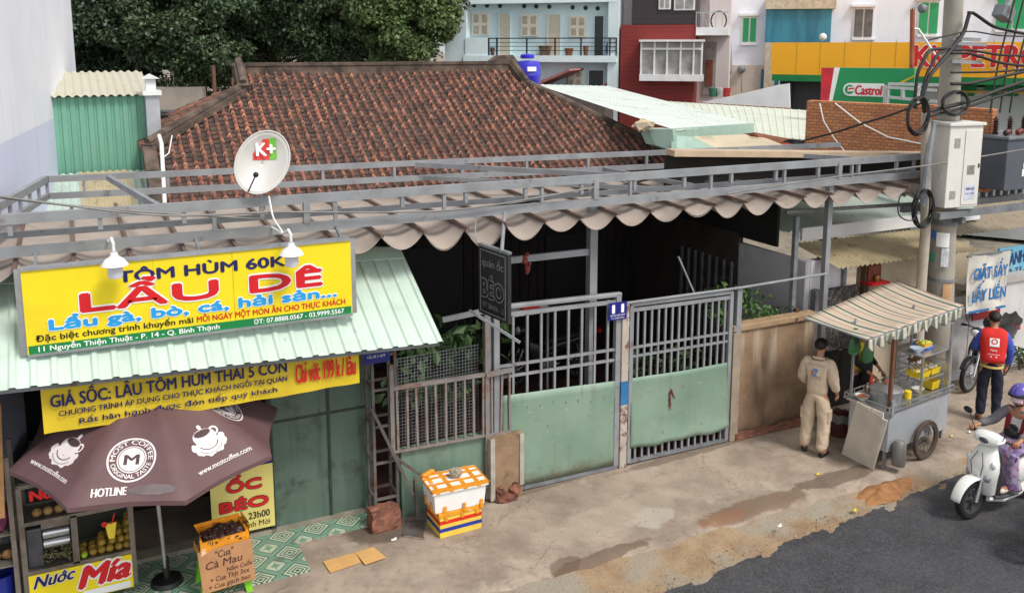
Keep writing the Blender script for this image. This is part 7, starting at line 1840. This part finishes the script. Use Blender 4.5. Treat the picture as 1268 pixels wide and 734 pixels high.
q = MB(); q.tube([f.P(902, 0, .2), f.P(904, 90, .2)], .08, 8); tag(q.build('drain_pipe', galv, smooth=True), 'grey vertical drain pipe between the red house and the white house', 'pipe')

# --- petrol station ---
f = Fac(958, 29.0, 1268, 25.5, 70)
ps = thing('petrol_station', 'yellow and green petrol station canopy fascia with red letters', 'petrol station', f.P(1100, 130))
def slab(y0a, y0b, y1a, y1b, x0, x1, o0, o1, m, nm):
    a0, b0, a1, b1 = f.P(x0, y0a, 0), f.P(x1, y0b, 0), f.P(x0, y1a, 0), f.P(x1, y1b, 0)
    zt, zb = a0.z, a1.z
    Q = [Vector((a0.x, a0.y, zb)), Vector((b0.x, b0.y, zb)), Vector((b0.x, b0.y, zt)), Vector((a0.x, a0.y, zt))]
    return MB().prism([p+f.n*o1 for p in Q], f.n*(o0-o1)).build(nm, m, ps)
yel2 = mat('fascia_yellow', (250, 178, 22), .4, 0, .03, .8)
slab(53, 45, 92, 92, 958, 1400, -5, .2, yel2, 'fascia'); slab(92, 92, 100, 101, 958.3, 1400, -4.9, .22, ink_green, 'green_band')
for x in (988, 1017, 1047, 1079, 1110, 1150, 1190, 1230): 
    q = MB(); f.box(q, x, 49, x+.5, 91, .2, .205); q.build('panel_seam', mat('seam_dark', (170, 120, 20), .6), ps)
a, b = f.P(1132, 82, .2), f.P(1292, 80, .2); text('KK PETRO', a, f.u, (0, 0, 1), (Vector((b.x-a.x, b.y-a.y, 0))).length, f.P(1132, 57, .2).z-a.z, mat('letters_red', (206, 26, 32), .45), ps, bold=.045, out=.12, outline=ink_white, ol=.06)
q = MB(); f.down(q, 977, 100, 1020, -3, -.6); f.down(q, 962, 96, 977, -3, -.4); q.build('column', mat('dark_column', (58, 60, 64), .6, 0, .1), ps)
q = MB(); f.down(q, 1132, 112, 1400, -4, -1.5); q.build('shop_wall', mat('station_wall', (190, 196, 198), .7, 0, .1, 1), ps)
q = MB()
for x0, x1 in ((1160, 1205), (1215, 1262), (1275, 1330)):
    f.box(q, x0, 108, x1, 115, -1.5, -1.4); f.box(q, x0+3, 118, x1-3, 122, -1.5, -1.4)
q.build('green_stripe', ink_green, ps)
q = MB(); f.box(q, 1165, 116, 1268, 118, -1.5, -1.42); q.build('yellow_stripe', yel2, ps)
# small white wedge shaped wall and the roofs in front of the houses
f = Fac(860, 27.0, 980, 26.0, 110)
wg = thing('white_gable_wall', 'low white gable shaped wall left of the petrol station column', 'wall', f.P(920, 128))
q = MB(); q.prism([f.P(*p) for p in ((865, 128), (978, 134), (977, 104), (962, 106), (908, 119))], f.n*-.3); q.build('body', white, wg)
q = MB(); q.prism([f.P(*p, .02) for p in ((850, 131), (978, 139), (978, 134), (865, 127))], f.n*-.2); q.build('brick_base', mat('brick_base', (150, 104, 84), .9, 0, .2, 6), wg)

# --- oil billboard with the red and white stripe ---
f = Fac(1015, 21.0, 1148, 19.6, 110)
bb = thing('oil_billboard', 'green billboard with a red and white slanted stripe and white lozenge logo', 'billboard', f.P(1075, 132))
gb_ = mat('billboard_green', (14, 142, 84), .35, 0, .03)
def bq(pts, o, m, nm, th=.012): MB().prism([f.P(*p, o) for p in pts], f.n*-th).build(nm, m, bb)
bq(((1016, 128), (1132, 133), (1132, 85), (1017, 84)), 0, gb_, 'panel', .25)
bq(((1016, 127.5), (1026, 128), (1033, 84), (1017, 84)), .02, mat('billboard_red', (204, 30, 48), .4), 'red_stripe'); bq(((1026, 128), (1030, 128.3), (1040, 84), (1033, 84)), .02, ink_white, 'white_stripe')
q = MB(); c0, c1 = f.P(1052, 111, .03), f.P(1093, 112, .03); hh = (f.P(1052, 103, .03).z-c0.z)
pts = [c0+f.u*(-hh*math.sin(a))*1+Vector((0, 0, hh*math.cos(a))) for a in np.linspace(0, math.pi, 14)]+[c1+f.u*(hh*.4*math.sin(a))+Vector((0, 0, -hh*math.cos(a)*1.0)) for a in np.linspace(0, math.pi, 14)]
q.prism(pts, f.n*-.012); q.build('logo_field', ink_white, bb)
q = MB(); pts = [c0+f.u*(-hh*.72*math.cos(a))+Vector((0, 0, hh*.72*math.sin(a)))+f.n*.01 for a in np.linspace(0, 2*math.pi, 24)[:-1]]; q.poly(pts); q.build('logo_disc', gb_, bb)
q = MB(); q.poly([c0+f.n*.016+f.u*(hh*x)+Vector((0, 0, hh*z)) for x, z in ((-.2, -.1), (.75, .1), (.75, .3), (-.1, .25))]); q.build('logo_red', MATS['billboard_red'], bb)
q = MB(); q.poly([c0+f.n*.014+f.u*(hh*x)+Vector((0, 0, hh*z)) for x, z in ((-.3, -.3), (.7, -.25), (.75, .42), (-.2, .4))]); q.build('logo_white', ink_white, bb)
a, b = f.P(1059, 117, .03), f.P(1092, 118, .03); text('Castrol', a, f.u, (0, 0, 1), (b-a).dot(f.u), f.P(1059, 106, .03).z-a.z, MATS['billboard_red'], bb, bold=.05, out=.012, shear=.12)
bq(((1110, 107), (1132, 96), (1132, 93), (1110, 104)), .02, mat('oil_gold', (206, 170, 40), .5), 'gold_swoosh')
ld = thing('rooftop_frame', 'pale grey steel frame lying over the green billboard', 'steel frame', f.P(1110, 130, .4))
q = MB()
for a, b in (((1096, 108), (1160, 112)), ((1096, 120), (1160, 126)), ((1096, 106), (1096, 136)), ((1100, 106), (1098, 136)), ((1118, 110), (1118, 124)), ((1135, 110), (1135, 126)), ((1100, 104), (1180, 106))): q.bar(f.P(*a, .4), f.P(*b, .4), .06)
q.build('frame', mat('frame_pale', (188, 190, 192), .5, .2, .08), ld)

# --- brick wall ---
f = Fac(1000, 17.4, 1160, 15.6, 160)
def m_brick():
    s = NT('orange_brick'); x, y, z = s.xyz(); u = s.math('ADD', s.math('MULTIPLY', x, f.u.x), s.math('MULTIPLY', y, f.u.y))
    cb = s.n('ShaderNodeCombineXYZ'); s.put(cb.inputs[0], u); s.put(cb.inputs[1], z)
    br = s.n('ShaderNodeTexBrick'); s.put(br.inputs['Vector'], cb.outputs[0]); br.inputs['Scale'].default_value = 1; br.inputs['Brick Width'].default_value = .135; br.inputs['Row Height'].default_value = .058; br.inputs['Mortar Size'].default_value = .009; br.inputs['Bias'].default_value = -.1
    br.inputs['Color1'].default_value = lin((214, 142, 92)); br.inputs['Color2'].default_value = lin((190, 112, 72)); br.inputs['Mortar'].default_value = lin((138, 112, 94))
    c = s.mix(s.math('MULTIPLY', s.step(s.noise(5, 6), .5, .72), .6), br.outputs['Color'], lin((146, 88, 62))); c = s.mix(s.math('MULTIPLY', s.step(s.noise(2, 5), .6, .75), .5), c, lin((196, 170, 140)))
    s.col(c); s.bump(s.math('SUBTRACT', 1, br.outputs['Fac']), .6, .01); return s.done(.92)
bkw = thing('brick_wall', 'bare orange brick wall with rough top below the green billboard', 'wall', f.P(1070, 190))
q = MB(); f.down(q, 999, 130, 1230, -.22, 0, 3.3); q.build('body', m_brick(), bkw)
q = MB()
for x in np.arange(999, 1150, 7.5):
    if random.random() < .6: f.box(q, x, 127.5+random.uniform(-1, 1.4)+ (x-999)*.022, x+6.6, 132+(x-999)*.022, -.2, -.02)
q.build('top_course', bpy.data.materials['orange_brick'], bkw)
for i, pts in enumerate((((1015, 128), (1020, 150), (1032, 170), (1048, 190)), ((1034, 128), (1065, 152), (1100, 170), (1150, 180)))):
    q = MB(); q.tube([f.P(*p, .08) for p in pts], .013, 6); tag(q.build('white_cable', white_p, smooth=True), ['steep', 'long slanting'][i]+' white cable hanging across the orange brick wall', 'cable')
q = MB(); q.tube([f.P(1048, 60, .0)+Vector((0, 0, 0)), ], .01) if False else None
# --- pale sheet roofs right of the tiled roof ---
def sheet(name, lab, pts, m, th=.03, kind='roof', rib=None):
    """roof sheet through four world points (back-left, back-right, front-right, front-left) with seams"""
    a, b, c, d = [Vector(p) for p in pts]
    T = thing(name, lab, kind, (a+b+c+d)/4); q = MB(); n = rib or 14; nn = (b-a).cross(d-a).normalized()
    if nn.z < 0: nn = -nn
    V = []
    for i in range(n):
        u0 = i/n
        for uu, h in ((0, 0), (.8, 0), (.86, .012), (.96, .012)): V.append((u0+uu/n, h))
    V.append((1, 0)); P = [(a*(1-u)+b*u)+nn*h for u, h in V]+[(d*(1-u)+c*u)+nn*h for u, h in V]; m_ = len(V)
    q.add(P, [(i, i+1, m_+i+1, m_+i) for i in range(m_-1)]); q.build('roof_sheet', m, T, thick=.01); return T
pgr = mat('pale_green_roof', (218, 226, 219), .5, .05, .04, 1, dirt=(170, 182, 172), dsc=1.5, damt=.5)
pcr = mat('pale_cream_roof', (206, 212, 196), .55, .05, .04, 1.2, dirt=(176, 176, 156), dsc=1.6, damt=.5)
T = sheet('green_tin_roof', 'long pale mint tin roof sloping beside the right hip of the tile roof', (pH(664, 105, 23.5), pH(752, 107, 26.5), pH(932, 154, 18.5), pH(838, 162, 15.6)), pgr, rib=12)
MB().prism([pH(832, 160, 15.5), pH(934, 153, 18.4), pH(934, 166, 18.4), pH(832, 172, 15.5)], (0, .1, 0)).build('gutter_box', mat('mint_fascia', (156, 182, 168), .5, 0, .05), T)
MB().prism([pH(803, 160, 15.8), pH(833, 160, 15.4), pH(835, 188, 15.3), pH(812, 180, 15.6)], (0, .3, 0)).build('gutter_end', MATS['mint_fascia'], T)
q = MB(); q.ball(pH(797, 156, 15.7), (.22, .1, .1), 10, 6); [q.v.__setitem__(i, p+Vector(rng.uniform(-.03, .03, 3))) for i, p in enumerate(q.v)]; tag(q.build('crumpled_sheet', mat('crumpled_beige', (196, 180, 152), .7)), 'crumpled beige sheet at the corner of the mint roof', 'sheet')
T = sheet('cream_tin_roof', 'broad pale cream tin roof stretching to the brick wall', (pH(815, 125, 25.5), pH(1000, 137, 23.5), pH(1000, 174, 17.6), pH(840, 160, 19.5)), pcr, rib=20)
q = MB(); f2 = Fac(838, 15.9, 1000, 15.2, 180)
bs_ = thing('beige_flat_roof', 'small beige flat roof of a mint box hut in front of the mint tin roof', 'hut', f2.P(900, 188))
q = MB(); q.prism([pH(858, 169, 15.6), pH(935, 166, 17.4), pH(992, 188, 15.2), pH(895, 190, 14.6)], (0, 0, -.05)); q.build('roof', mat('beige_flat', (198, 184, 156), .7, 0, .06, 2, dirt=(160, 146, 120), dsc=2), bs_)
q = MB(); q.prism([pH(838, 168, 15.5), pH(860, 170, 15.5), pH(898, 190, 14.6), pH(838, 192, 14.8)], (0, .15, 0)); q.build('wall', MATS['mint_fascia'], bs_)
for i, (pts, c) in enumerate(((((935, 164), (978, 172), (962, 178), (940, 170)), (150, 100, 78)), (((965, 176), (1000, 180), (1000, 190), (985, 190)), (176, 84, 50)))):
    q = MB(); q.prism([pH(*p, 16.9) for p in pts], (0, .3, -.05)); tag(q.build('rusty_sheet', mat('rusty_sheet%d' % i, c, .9, 0, .2, 6)), ['dull brown rusty sheet left of the brick wall', 'orange brick rubble slope at the foot of the brick wall'][i], 'sheet')
ca_, cb_, = pH(830, 189, 13.6), pH(1150, 192, 14.9)
cpb = thing('timber_coping', 'long pale timber beam behind the right part of the pergola', 'beam', (ca_+cb_)/2); 
MB().bar(ca_, cb_, .3, .09).build('beam', mat('pale_timber', (186, 164, 138), .8, 0, .1, 4), cpb)
q = MB(); q.prism([ca_+Vector((0, .1, -.06)), cb_+Vector((0, .1, -.06)), cb_+Vector((0, .1, -.55)), ca_+Vector((0, .1, -.55))], (0, .05, 0)); q.build('gap_shade', kdark, cpb)  # dark strip added for the shaded gap under the beam

# --- trees ---
tl1 = leafmat('tree_leaf_a', (44, 61, 38), (86, 106, 70), (62, 82, 54)); tl2 = leafmat('tree_leaf_b', (35, 50, 33), (66, 85, 56), (48, 66, 44)); tl3 = leafmat('tree_leaf_c', (66, 88, 48), (110, 128, 76), (84, 106, 58))
bark = mat('bark', (74, 62, 50), .95, 0, .3, 8, bump=.5, bsc=20)
def tree(label, px, h, py_top, py_bot, wpx, m, seed, n=26000, trunk_px=None, clumps=90):
    n = int(n*1.7); rr = np.random.default_rng(seed); base = pH(px, 110, h); base.z = 0
    zt, zb = pH(px, py_top, h).z, pH(px, py_bot, h).z; rx = wpx/FPX*h/2; cz = (zt+zb)/2; rz = (zt-zb)/2
    T = thing('leafy_tree', label, 'tree', base, 'trees behind the old house')
    cs = []
    while len(cs) < clumps:
        p = rr.uniform(-1, 1, 3); r = np.linalg.norm(p)
        if r > 1 or r < .45: continue
        cs.append(np.array([base.x, base.y, cz])+p*np.array([rx, rx*.75, rz])*rr.uniform(.85, 1.1))
    cs = np.array(cs); cr = rr.uniform(.35, .8, len(cs))*min(1, rx/2.6)
    q = MB(); q.tube([base, base+Vector((.1, 0, zb*.6)), Vector((base.x+.2, base.y, cz-.3*rz)), Vector((base.x, base.y, cz+.4*rz))], [.3, .24, .17, .06], 9); q.build('trunk', bark, T, smooth=True)
    for i in range(0, len(cs), 6):
        q = MB(); c = Vector(cs[i]); s0 = Vector((base.x+.1, base.y, zb+(c.z-zb)*.35)); mpt = (s0+c)/2+Vector((0, 0, .3)); q.tube([s0, mpt, c], [.1, .06, .02], 6); q.build('limb', bark, T, smooth=True)
    k = rr.integers(0, len(cs), n); d = rr.normal(0, 1, (n, 3)); d /= np.linalg.norm(d, axis=1)[:, None]; rad = rr.uniform(.0, 1, n)**.45
    P = cs[k]+d*(cr[k]*rad)[:, None]*np.array([1.15, 1.15, .75])
    ax = rr.normal(0, 1, (n, 3)); ax[:, 2] -= .55; ax /= np.linalg.norm(ax, axis=1)[:, None]
    nm = rr.normal(0, 1, (n, 3)); nm[:, 2] += 1.0; sd = np.cross(ax, nm); sd /= np.linalg.norm(sd, axis=1)[:, None]+1e-9
    L = rr.uniform(.07, .16, n)[:, None]; W = L*.3
    V = np.empty((n*4, 3)); V[0::4] = P; V[1::4] = P+ax*L*.5+sd*W; V[2::4] = P+ax*L; V[3::4] = P+ax*L*.5-sd*W
    c0 = V.mean(0); me = bpy.data.meshes.new('crown'); me.vertices.add(n*4); me.vertices.foreach_set('co', (V-c0).ravel().astype(np.float32))
    me.loops.add(n*4); me.loops.foreach_set('vertex_index', np.arange(n*4, dtype=np.int32)); me.polygons.add(n); me.polygons.foreach_set('loop_start', np.arange(0, n*4, 4, dtype=np.int32)); me.update(calc_edges=True)
    me.materials.append(m); o = bpy.data.objects.new('crown', me); COL.objects.link(o); place(o, Vector(c0), T); return T
tree('dense dark tree directly right of the tall white building', 150, 25.5, -60, 112, 150, tl2, 1, 30000)
tree('tall broad tree in the middle of the group, lighter tufts at its front', 240, 25, -70, 110, 170, tl1, 2, 34000)
tree('dark tree behind the left end of the ridge', 335, 27, -70, 84, 180, tl2, 3, 32000)
tree('leafy tree rising above the middle of the ridge', 415, 26, -70, 78, 170, tl1, 4, 32000)
tree('lighter green drooping tree beside the pale blue apartment house', 500, 25, -60, 82, 135, tl3, 5, 30000)
tree('deep shaded tree at the back of the group, filling the gap behind', 290, 32, -60, 125, 420, tl2, 6, 40000, clumps=140)
tree('tall back tree reaching the top of the photo left of the blue house', 460, 33, -70, 90, 220, tl2, 8, 30000)

# =====================================================================
#  CONCRETE POLE, CABINET, TRANSFORMER, CABLES
# =====================================================================
PY = -.25
pb0, pb1 = pY(1164, 372, PY), pY(1181, 0, PY)
pole = thing('utility_pole', 'tall concrete utility pole carrying cabinets and tangled cables behind the food cart', 'utility pole', (pb0.x, PY, 0))
pc_ = mat('pole_concrete', (158, 152, 142), .9, 0, .12, 2.5, dirt=(120, 112, 102), dsc=2.5, dlo=.5, dhi=.72, damt=.6, bump=.3, bsc=30)
dxz = (pb1.x-pb0.x)/(pb1.z-pb0.z); bx0 = pb0.x-pb0.z*dxz
def pp(z): return Vector((bx0+dxz*z, PY, z))
q = MB(); q.tube([pp(z) for z in (-.1, 1.5, 3, 4.5, 6, 9)], [.215, .205, .187, .163, .138, .10], 20); q.build('shaft', pc_, pole, smooth=True)
q = MB(); a = pY(1146, 285, PY-.12); b = pY(1147, 140, PY-.12); q.tube([(a.x, PY-.12, 1.2), a, b], .075, 10); q.build('cable_duct', mat('duct_beige', (168, 158, 144), .7, 0, .1), pole, smooth=True)
q = MB(); q.tube([pY(1143, 255, PY-.2), pY(1150, 190, PY-.2), pY(1156, 150, PY-.18)], .05, 8); q.build('grey_duct', galv, pole, smooth=True)
q = MB()
for py in (272, 276, 344, 140, 150, 196):
    c = pY(1166, py, PY); z = c.z; cc = pp(z); rr_ = .235-.013*z; q.lathe([(rr_+.004, -.02), (rr_+.012, -.02), (rr_+.012, .02), (rr_+.004, .02)], cc, n=20)
q.build('strap', galv_d, pole)
def plabel(x0, y0, x1, y1, m, txt=None, tm=None):
    """thin label wrapped on the shaft"""
    a, b = pY(x0, y0, PY-.2), pY(x1, y1, PY-.2); cz = (a.z+b.z)/2; c = pp(cz); r = .24-.0125*cz
    def ang(px): p = pY(px, (y0+y1)/2, PY-.2); return math.asin(max(-.98, min(.98, ((p.x-c.x)*math.cos(YAW*1.3)-(p.y-c.y)*math.sin(YAW*1.3))/r)))
    t0, t1 = ang(x0), ang(x1); vdx = Vector((CAM.x-c.x, CAM.y-c.y, 0)).normalized(); side = Vector((-vdx.y, vdx.x, 0))
    q = MB(); q.grid(lambda u, v: c+(vdx*math.cos(t0+(t1-t0)*u)+side*math.sin(t0+(t1-t0)*u))*(r+.006)+Vector((0, 0, b.z-cz+(a.z-b.z)*v)), 10, 2); return q.build('label', m, pole)
plabel(1157, 290, 1168, 299, mat('label_blue', (70, 112, 190), .6, 0, .2, 30)); plabel(1168, 290, 1180, 306, ink_white); plabel(1172, 308, 1179, 330, mat('label_white', (200, 204, 210), .6, 0, .3, 40)); plabel(1154, 318, 1166, 328, mat('label_teal', (70, 156, 132), .6)); plabel(1173, 352, 1181, 372, mat('label_tan', (190, 150, 110), .6))
# white cabinet
cb0 = pY(1166, 258, PY-.35); cab = thing('electric_cabinet', 'white electric cabinet bolted to the concrete pole, door on its right side', 'cabinet', cb0)
yaw_c = R(-20); CMx = Matrix.Translation((cb0.x+.02, PY-.38, cb0.z)) @ Matrix.Rotation(R(-8), 4, 'Z'); ch_ = pY(1170, 157, PY-.35).z-cb0.z
cw1, cw2 = .50, .62
cabm = mat('cabinet_white', (214, 212, 206), .45, 0, .04, 3, dirt=(170, 162, 150), dsc=3, dlo=.55, dhi=.75, damt=.5)
q = MB(CMx); q.mm((0, 0, 0), (cw2, cw1, ch_)); q.build('body', cabm, cab, bevel=.012)
q = MB(CMx); q.mm((-.03, -.03, ch_), (cw2+.03, cw1+.03, ch_+.05)); q.build('roof', cabm, cab, bevel=.01)
q = MB(CMx); q.mm((.29, -.012, .04), (cw2-.02, -.002, ch_-.06)); q.build('door', cabm, cab, bevel=.004)
q = MB(CMx); q.mm((.10, -.008, ch_-.32), (.2, -.001, ch_-.18)); q.mm((.08, -.008, .14), (.18, -.001, .26)); q.build('vent', mat('cabinet_vent', (150, 148, 142), .6, 0, .2, 30), cab)
q = MB(CMx); q.mm((.36, -.016, .5), (.5, -.013, .64)); q.build('notice', mat('cabinet_notice', (130, 126, 118), .6, 0, .3, 20), cab)
q = MB(CMx); q.mm((.34, -.016, .12), (.54, -.013, .34)); q.build('label', mat('cabinet_label', (196, 200, 216), .6), cab)
text('ĐIỆN LỰC', CMx @ Vector((.36, -.017, .27)), CMx.to_3x3() @ Vector((1, 0, 0)), (0, 0, 1), .16, .03, ink_blue, cab, bold=.03); text('NGUY HIỂM', CMx @ Vector((.36, -.017, .2)), CMx.to_3x3() @ Vector((1, 0, 0)), (0, 0, 1), .16, .025, ink_blue, cab)
q = MB(CMx); q.mm((.56, -.02, .6), (.585, -.008, .66)); q.build('handle', black, cab)
# transformer box and its shelf
tx0 = pY(1229, 235, PY+.1); tr = thing('transformer_box', 'dark grey transformer box beside the white cabinet at the right edge', 'transformer', tx0)
tz1 = pY(1235, 172, PY+.1).z
TM = Matrix.Translation((tx0.x, PY-.1, tx0.z))
q = MB(TM); q.mm((0, 0, 0), (1.1, .8, tz1-tx0.z)); q.build('body', mat('transformer_grey', (84, 88, 98), .5, .1, .06), tr, bevel=.02)
q = MB(TM); q.mm((-.04, -.04, tz1-tx0.z), (1.14, .84, tz1-tx0.z+.05)); q.build('lid', galv_d, tr, bevel=.01)
q = MB(TM); q.mm((.40, -.008, .22), (.52, -.002, .34)); q.mm((.42, -.008, .36), (.5, -.002, .44)); q.build('label', ink_white, tr)
for i, x in enumerate((.15, .5, .85)):
    q = MB(TM); h0 = tz1-tx0.z+.05; q.lathe([(.0, 0), (.045, 0), (.045, .03)]+[(r, .03+.04*k+dz) for k in range(6) for r, dz in ((.03, 0), (.06, .015), (.03, .03))]+[(.02, .29), (.0, .3)], (x, .35, h0), n=14); q.build('insulator', mat('insulator_brown', (66, 46, 42), .3), tr, smooth=True)
for i in range(9):
    q = MB(TM); q.ball((.1+.1*i, .12+.05*(i % 3), tz1-tx0.z+.10), (.05, .05, .05), 8, 6); q.build('terminal', mat('terminal_red' if i % 2 else 'terminal_dark', (130, 50, 42) if i % 2 else (52, 44, 42), .4, .2), tr, smooth=True)
sb = pY(1166, 262, PY-.3); shf = thing('pole_platform', 'steel angle platform carrying cabinet and transformer', 'platform', sb)
q = MB(); z = sb.z-.05; q.bar((sb.x-.15, PY-.35, z), (sb.x+3.2, PY-.35, z), .09, .1); q.bar((sb.x-.15, PY+.3, z), (sb.x+3.2, PY+.3, z), .09, .1); q.bar((sb.x+.45, PY-.35, z-.12), (sb.x+.45, PY+.3, z-.12), .08); q.build('beam', galv_d, shf)
# crossarms, insulators, arrester on the upper shaft
q = MB()
for py, dx in ((48, .35), (54, .5), (76, .4)): z = pY(1172, py, PY).z; c = pp(z); q.bar(c+Vector((-.25, -.2, 0)), c+Vector((dx, -.2, -.02)), .05, .05)
q.build('crossarm', galv, pole)
fl = thing('flood_lamp', 'grey flood lamp hanging near the top right corner', 'flood lamp', pY(1243, 15, PY))
c = pY(1243, 17, PY-.1); q = MB(); q.box(c, (.28, .2, .2), Matrix.Rotation(R(25), 3, 'Y')); q.build('housing', galv_d, fl, bevel=.02); q = MB(); q.tube([c, pY(1250, 0, PY-.1), pY(1256, -30, PY-.1)], .05, 8); q.build('arm', galv, fl, smooth=True)
pst = thing('rusty_riser', 'thin rusty pipe with a small bracket lamp in front of the green window', 'pipe', pY(1129, 85, .6))
q = MB(); a = pH(1129, 88, 20); b = pH(1130, 12, 20); q.tube([(a.x, a.y, a.z), b], .05, 8); q.build('pipe', mat('riser_rust', (150, 84, 60), .8, 0, .2), pst, smooth=True); q = MB(); q.tube([b, b+Vector((.2, 0, .12)), b+Vector((.45, 0, .05))], .03, 6); q.ball(b+Vector((.3, 0, .02)), .1, 8, 6); q.build('bracket', galv_d, pst, smooth=True)
q = MB(); q.tube([pH(1130, 36, 20), pH(1137, 36, 20), pH(1158, 68, 20)], .025, 6); q.build('arm', white_p, pst, smooth=True)
cab_m = mat('cable_black', (26, 26, 28), .55); cab_g = mat('cable_grey', (120, 118, 116), .6)
def wire(lab, pts, r=.014, m=cab_m, sag=0, group=None, name='cable'):
    P = []
    for i in range(len(pts)-1):
        a, b = Vector(pts[i]), Vector(pts[i+1])
        for k in range(10):
            t = k/10; P.append(a.lerp(b, t)+Vector((0, 0, -sag*4*t*(1-t))))
    P.append(Vector(pts[-1]))
    # smooth
    for _ in range(6): P = [P[0]]+[(P[i-1]+P[i]*2+P[i+1])/4 for i in range(1, len(P)-1)]+[P[-1]]
    q = MB(); q.tube(P, r, 6); return tag(q.build(name, m, smooth=True), lab, 'cable', group)
def W(*pts): return [pY(px, py, PY-.26+o) for px, py, o in [(p+(0,) if len(p) == 2 else p) for p in pts]]
wire('thick black cable sweeping from the pole top bracket to the right frame edge', W((1199, 16), (1205, 16), (1230, 34), (1268, 42), (1330, 52)), .025)
wire('thick black drop cable curving down from the top bracket', W((1200, 18), (1194, 40), (1178, 62), (1150, 95), (1142, 120), (1145, 140)), .03)
wire('black cable loop bulging left of the pole', W((1172, 60), (1150, 62), (1136, 90), (1133, 120), (1134, 135)), .025)
wire('second black cable loop beside the first', W((1178, 58), (1160, 68), (1146, 95), (1140, 125)), .022)
for i, (y0, y1, r) in enumerate(((62, 72, .02), (66, 88, .022), (90, 84, .018), (104, 82, .026), (126, 90, .03), (132, 100, .022), (38, 48, .012))):
    wire(['upper', 'second', 'third', 'fourth', 'fifth', 'sixth', 'thin topmost'][i]+' black line fanning from the pole to the right edge', W((1150 if i > 3 else 1178, y0+ (12 if i > 3 else 0)), (1200, y0), (1240, (y0+y1)/2+2), (1310, y1-2)), r)
wire('twisted black service cable running down left from the pole over the pale roofs', [pY(1150, 124, PY-.2), pY(1070, 152, 1.0), pY(1000, 172, 2.0), pY(905, 200, 2.2), pY(800, 222, 1.2), pY(690, 243, .3), pY(560, 262, .1)], .018, sag=.03)
wire('thin grey cable lying along the pergola to the left edge', [pY(735, 232, -.1), pY(560, 262, -.1), pY(330, 262, -.15), pY(200, 268, -.3), pY(0, 243, -.4), pY(-60, 235, -.4)], .012, cab_g, sag=.01)
wire('second grey cable crossing the left part of the pergola', [pY(330, 272, -.1), pY(170, 262, -.2), pY(60, 252, -.3), pY(-40, 240, -.3)], .011, cab_g)
wire('white thin cord dropping to the right sign lamp', [pY(333, 243, -.1), pY(338, 270, -.3), pY(352, 290, -.55)], .009, white_p)
wire('grey cable spanning from the pole past the white cabinet', [pY(900, 240, -.1), pY(1040, 218, -.3), pY(1150, 205, -.6), pY(1268, 185, -.7), pY(1330, 176, -.7)], .012, cab_g)
for i, (x0, x1) in enumerate(((1226, 1237), (1238, 1248), (1250, 1262))):
    wire('slanting black jumper wire above the transformer, '+['first', 'middle', 'last'][i]+' of three', W((x0, 140), ((x0+x1)/2+4, 80), (x1+22, -10)), .015)
def coil(lab, c, rx, ry, turns, r=.016):
    P = [c+Vector((rx*(1+.12*math.sin(a*1.7))*math.cos(a), .03*math.sin(a*.8), ry*(1+.1*math.cos(a*2.3))*math.sin(a))) for a in np.linspace(0, 6.283*turns, int(28*turns))]
    q = MB(); q.tube(P, r, 6); tag(q.build('cable_coil', cab_m, smooth=True), lab, 'cable coil')
coil('large black cable coil left of the pole below the lines', pY(1137, 144, PY-.3), .20, .26, 3)
coil('oval black cable coil on the right side of the pole', pY(1183, 128, PY-.33), .26, .17, 2.5)
coil('tangled black cable bundle below the cabinet left of the pole', pY(1143, 258, PY-.3), .2, .27, 5, .014)
coil('small black cable loop left of the tangled bundle', pY(1124, 255, PY-.3), .2, .22, 1.1, .01)
"""end"""
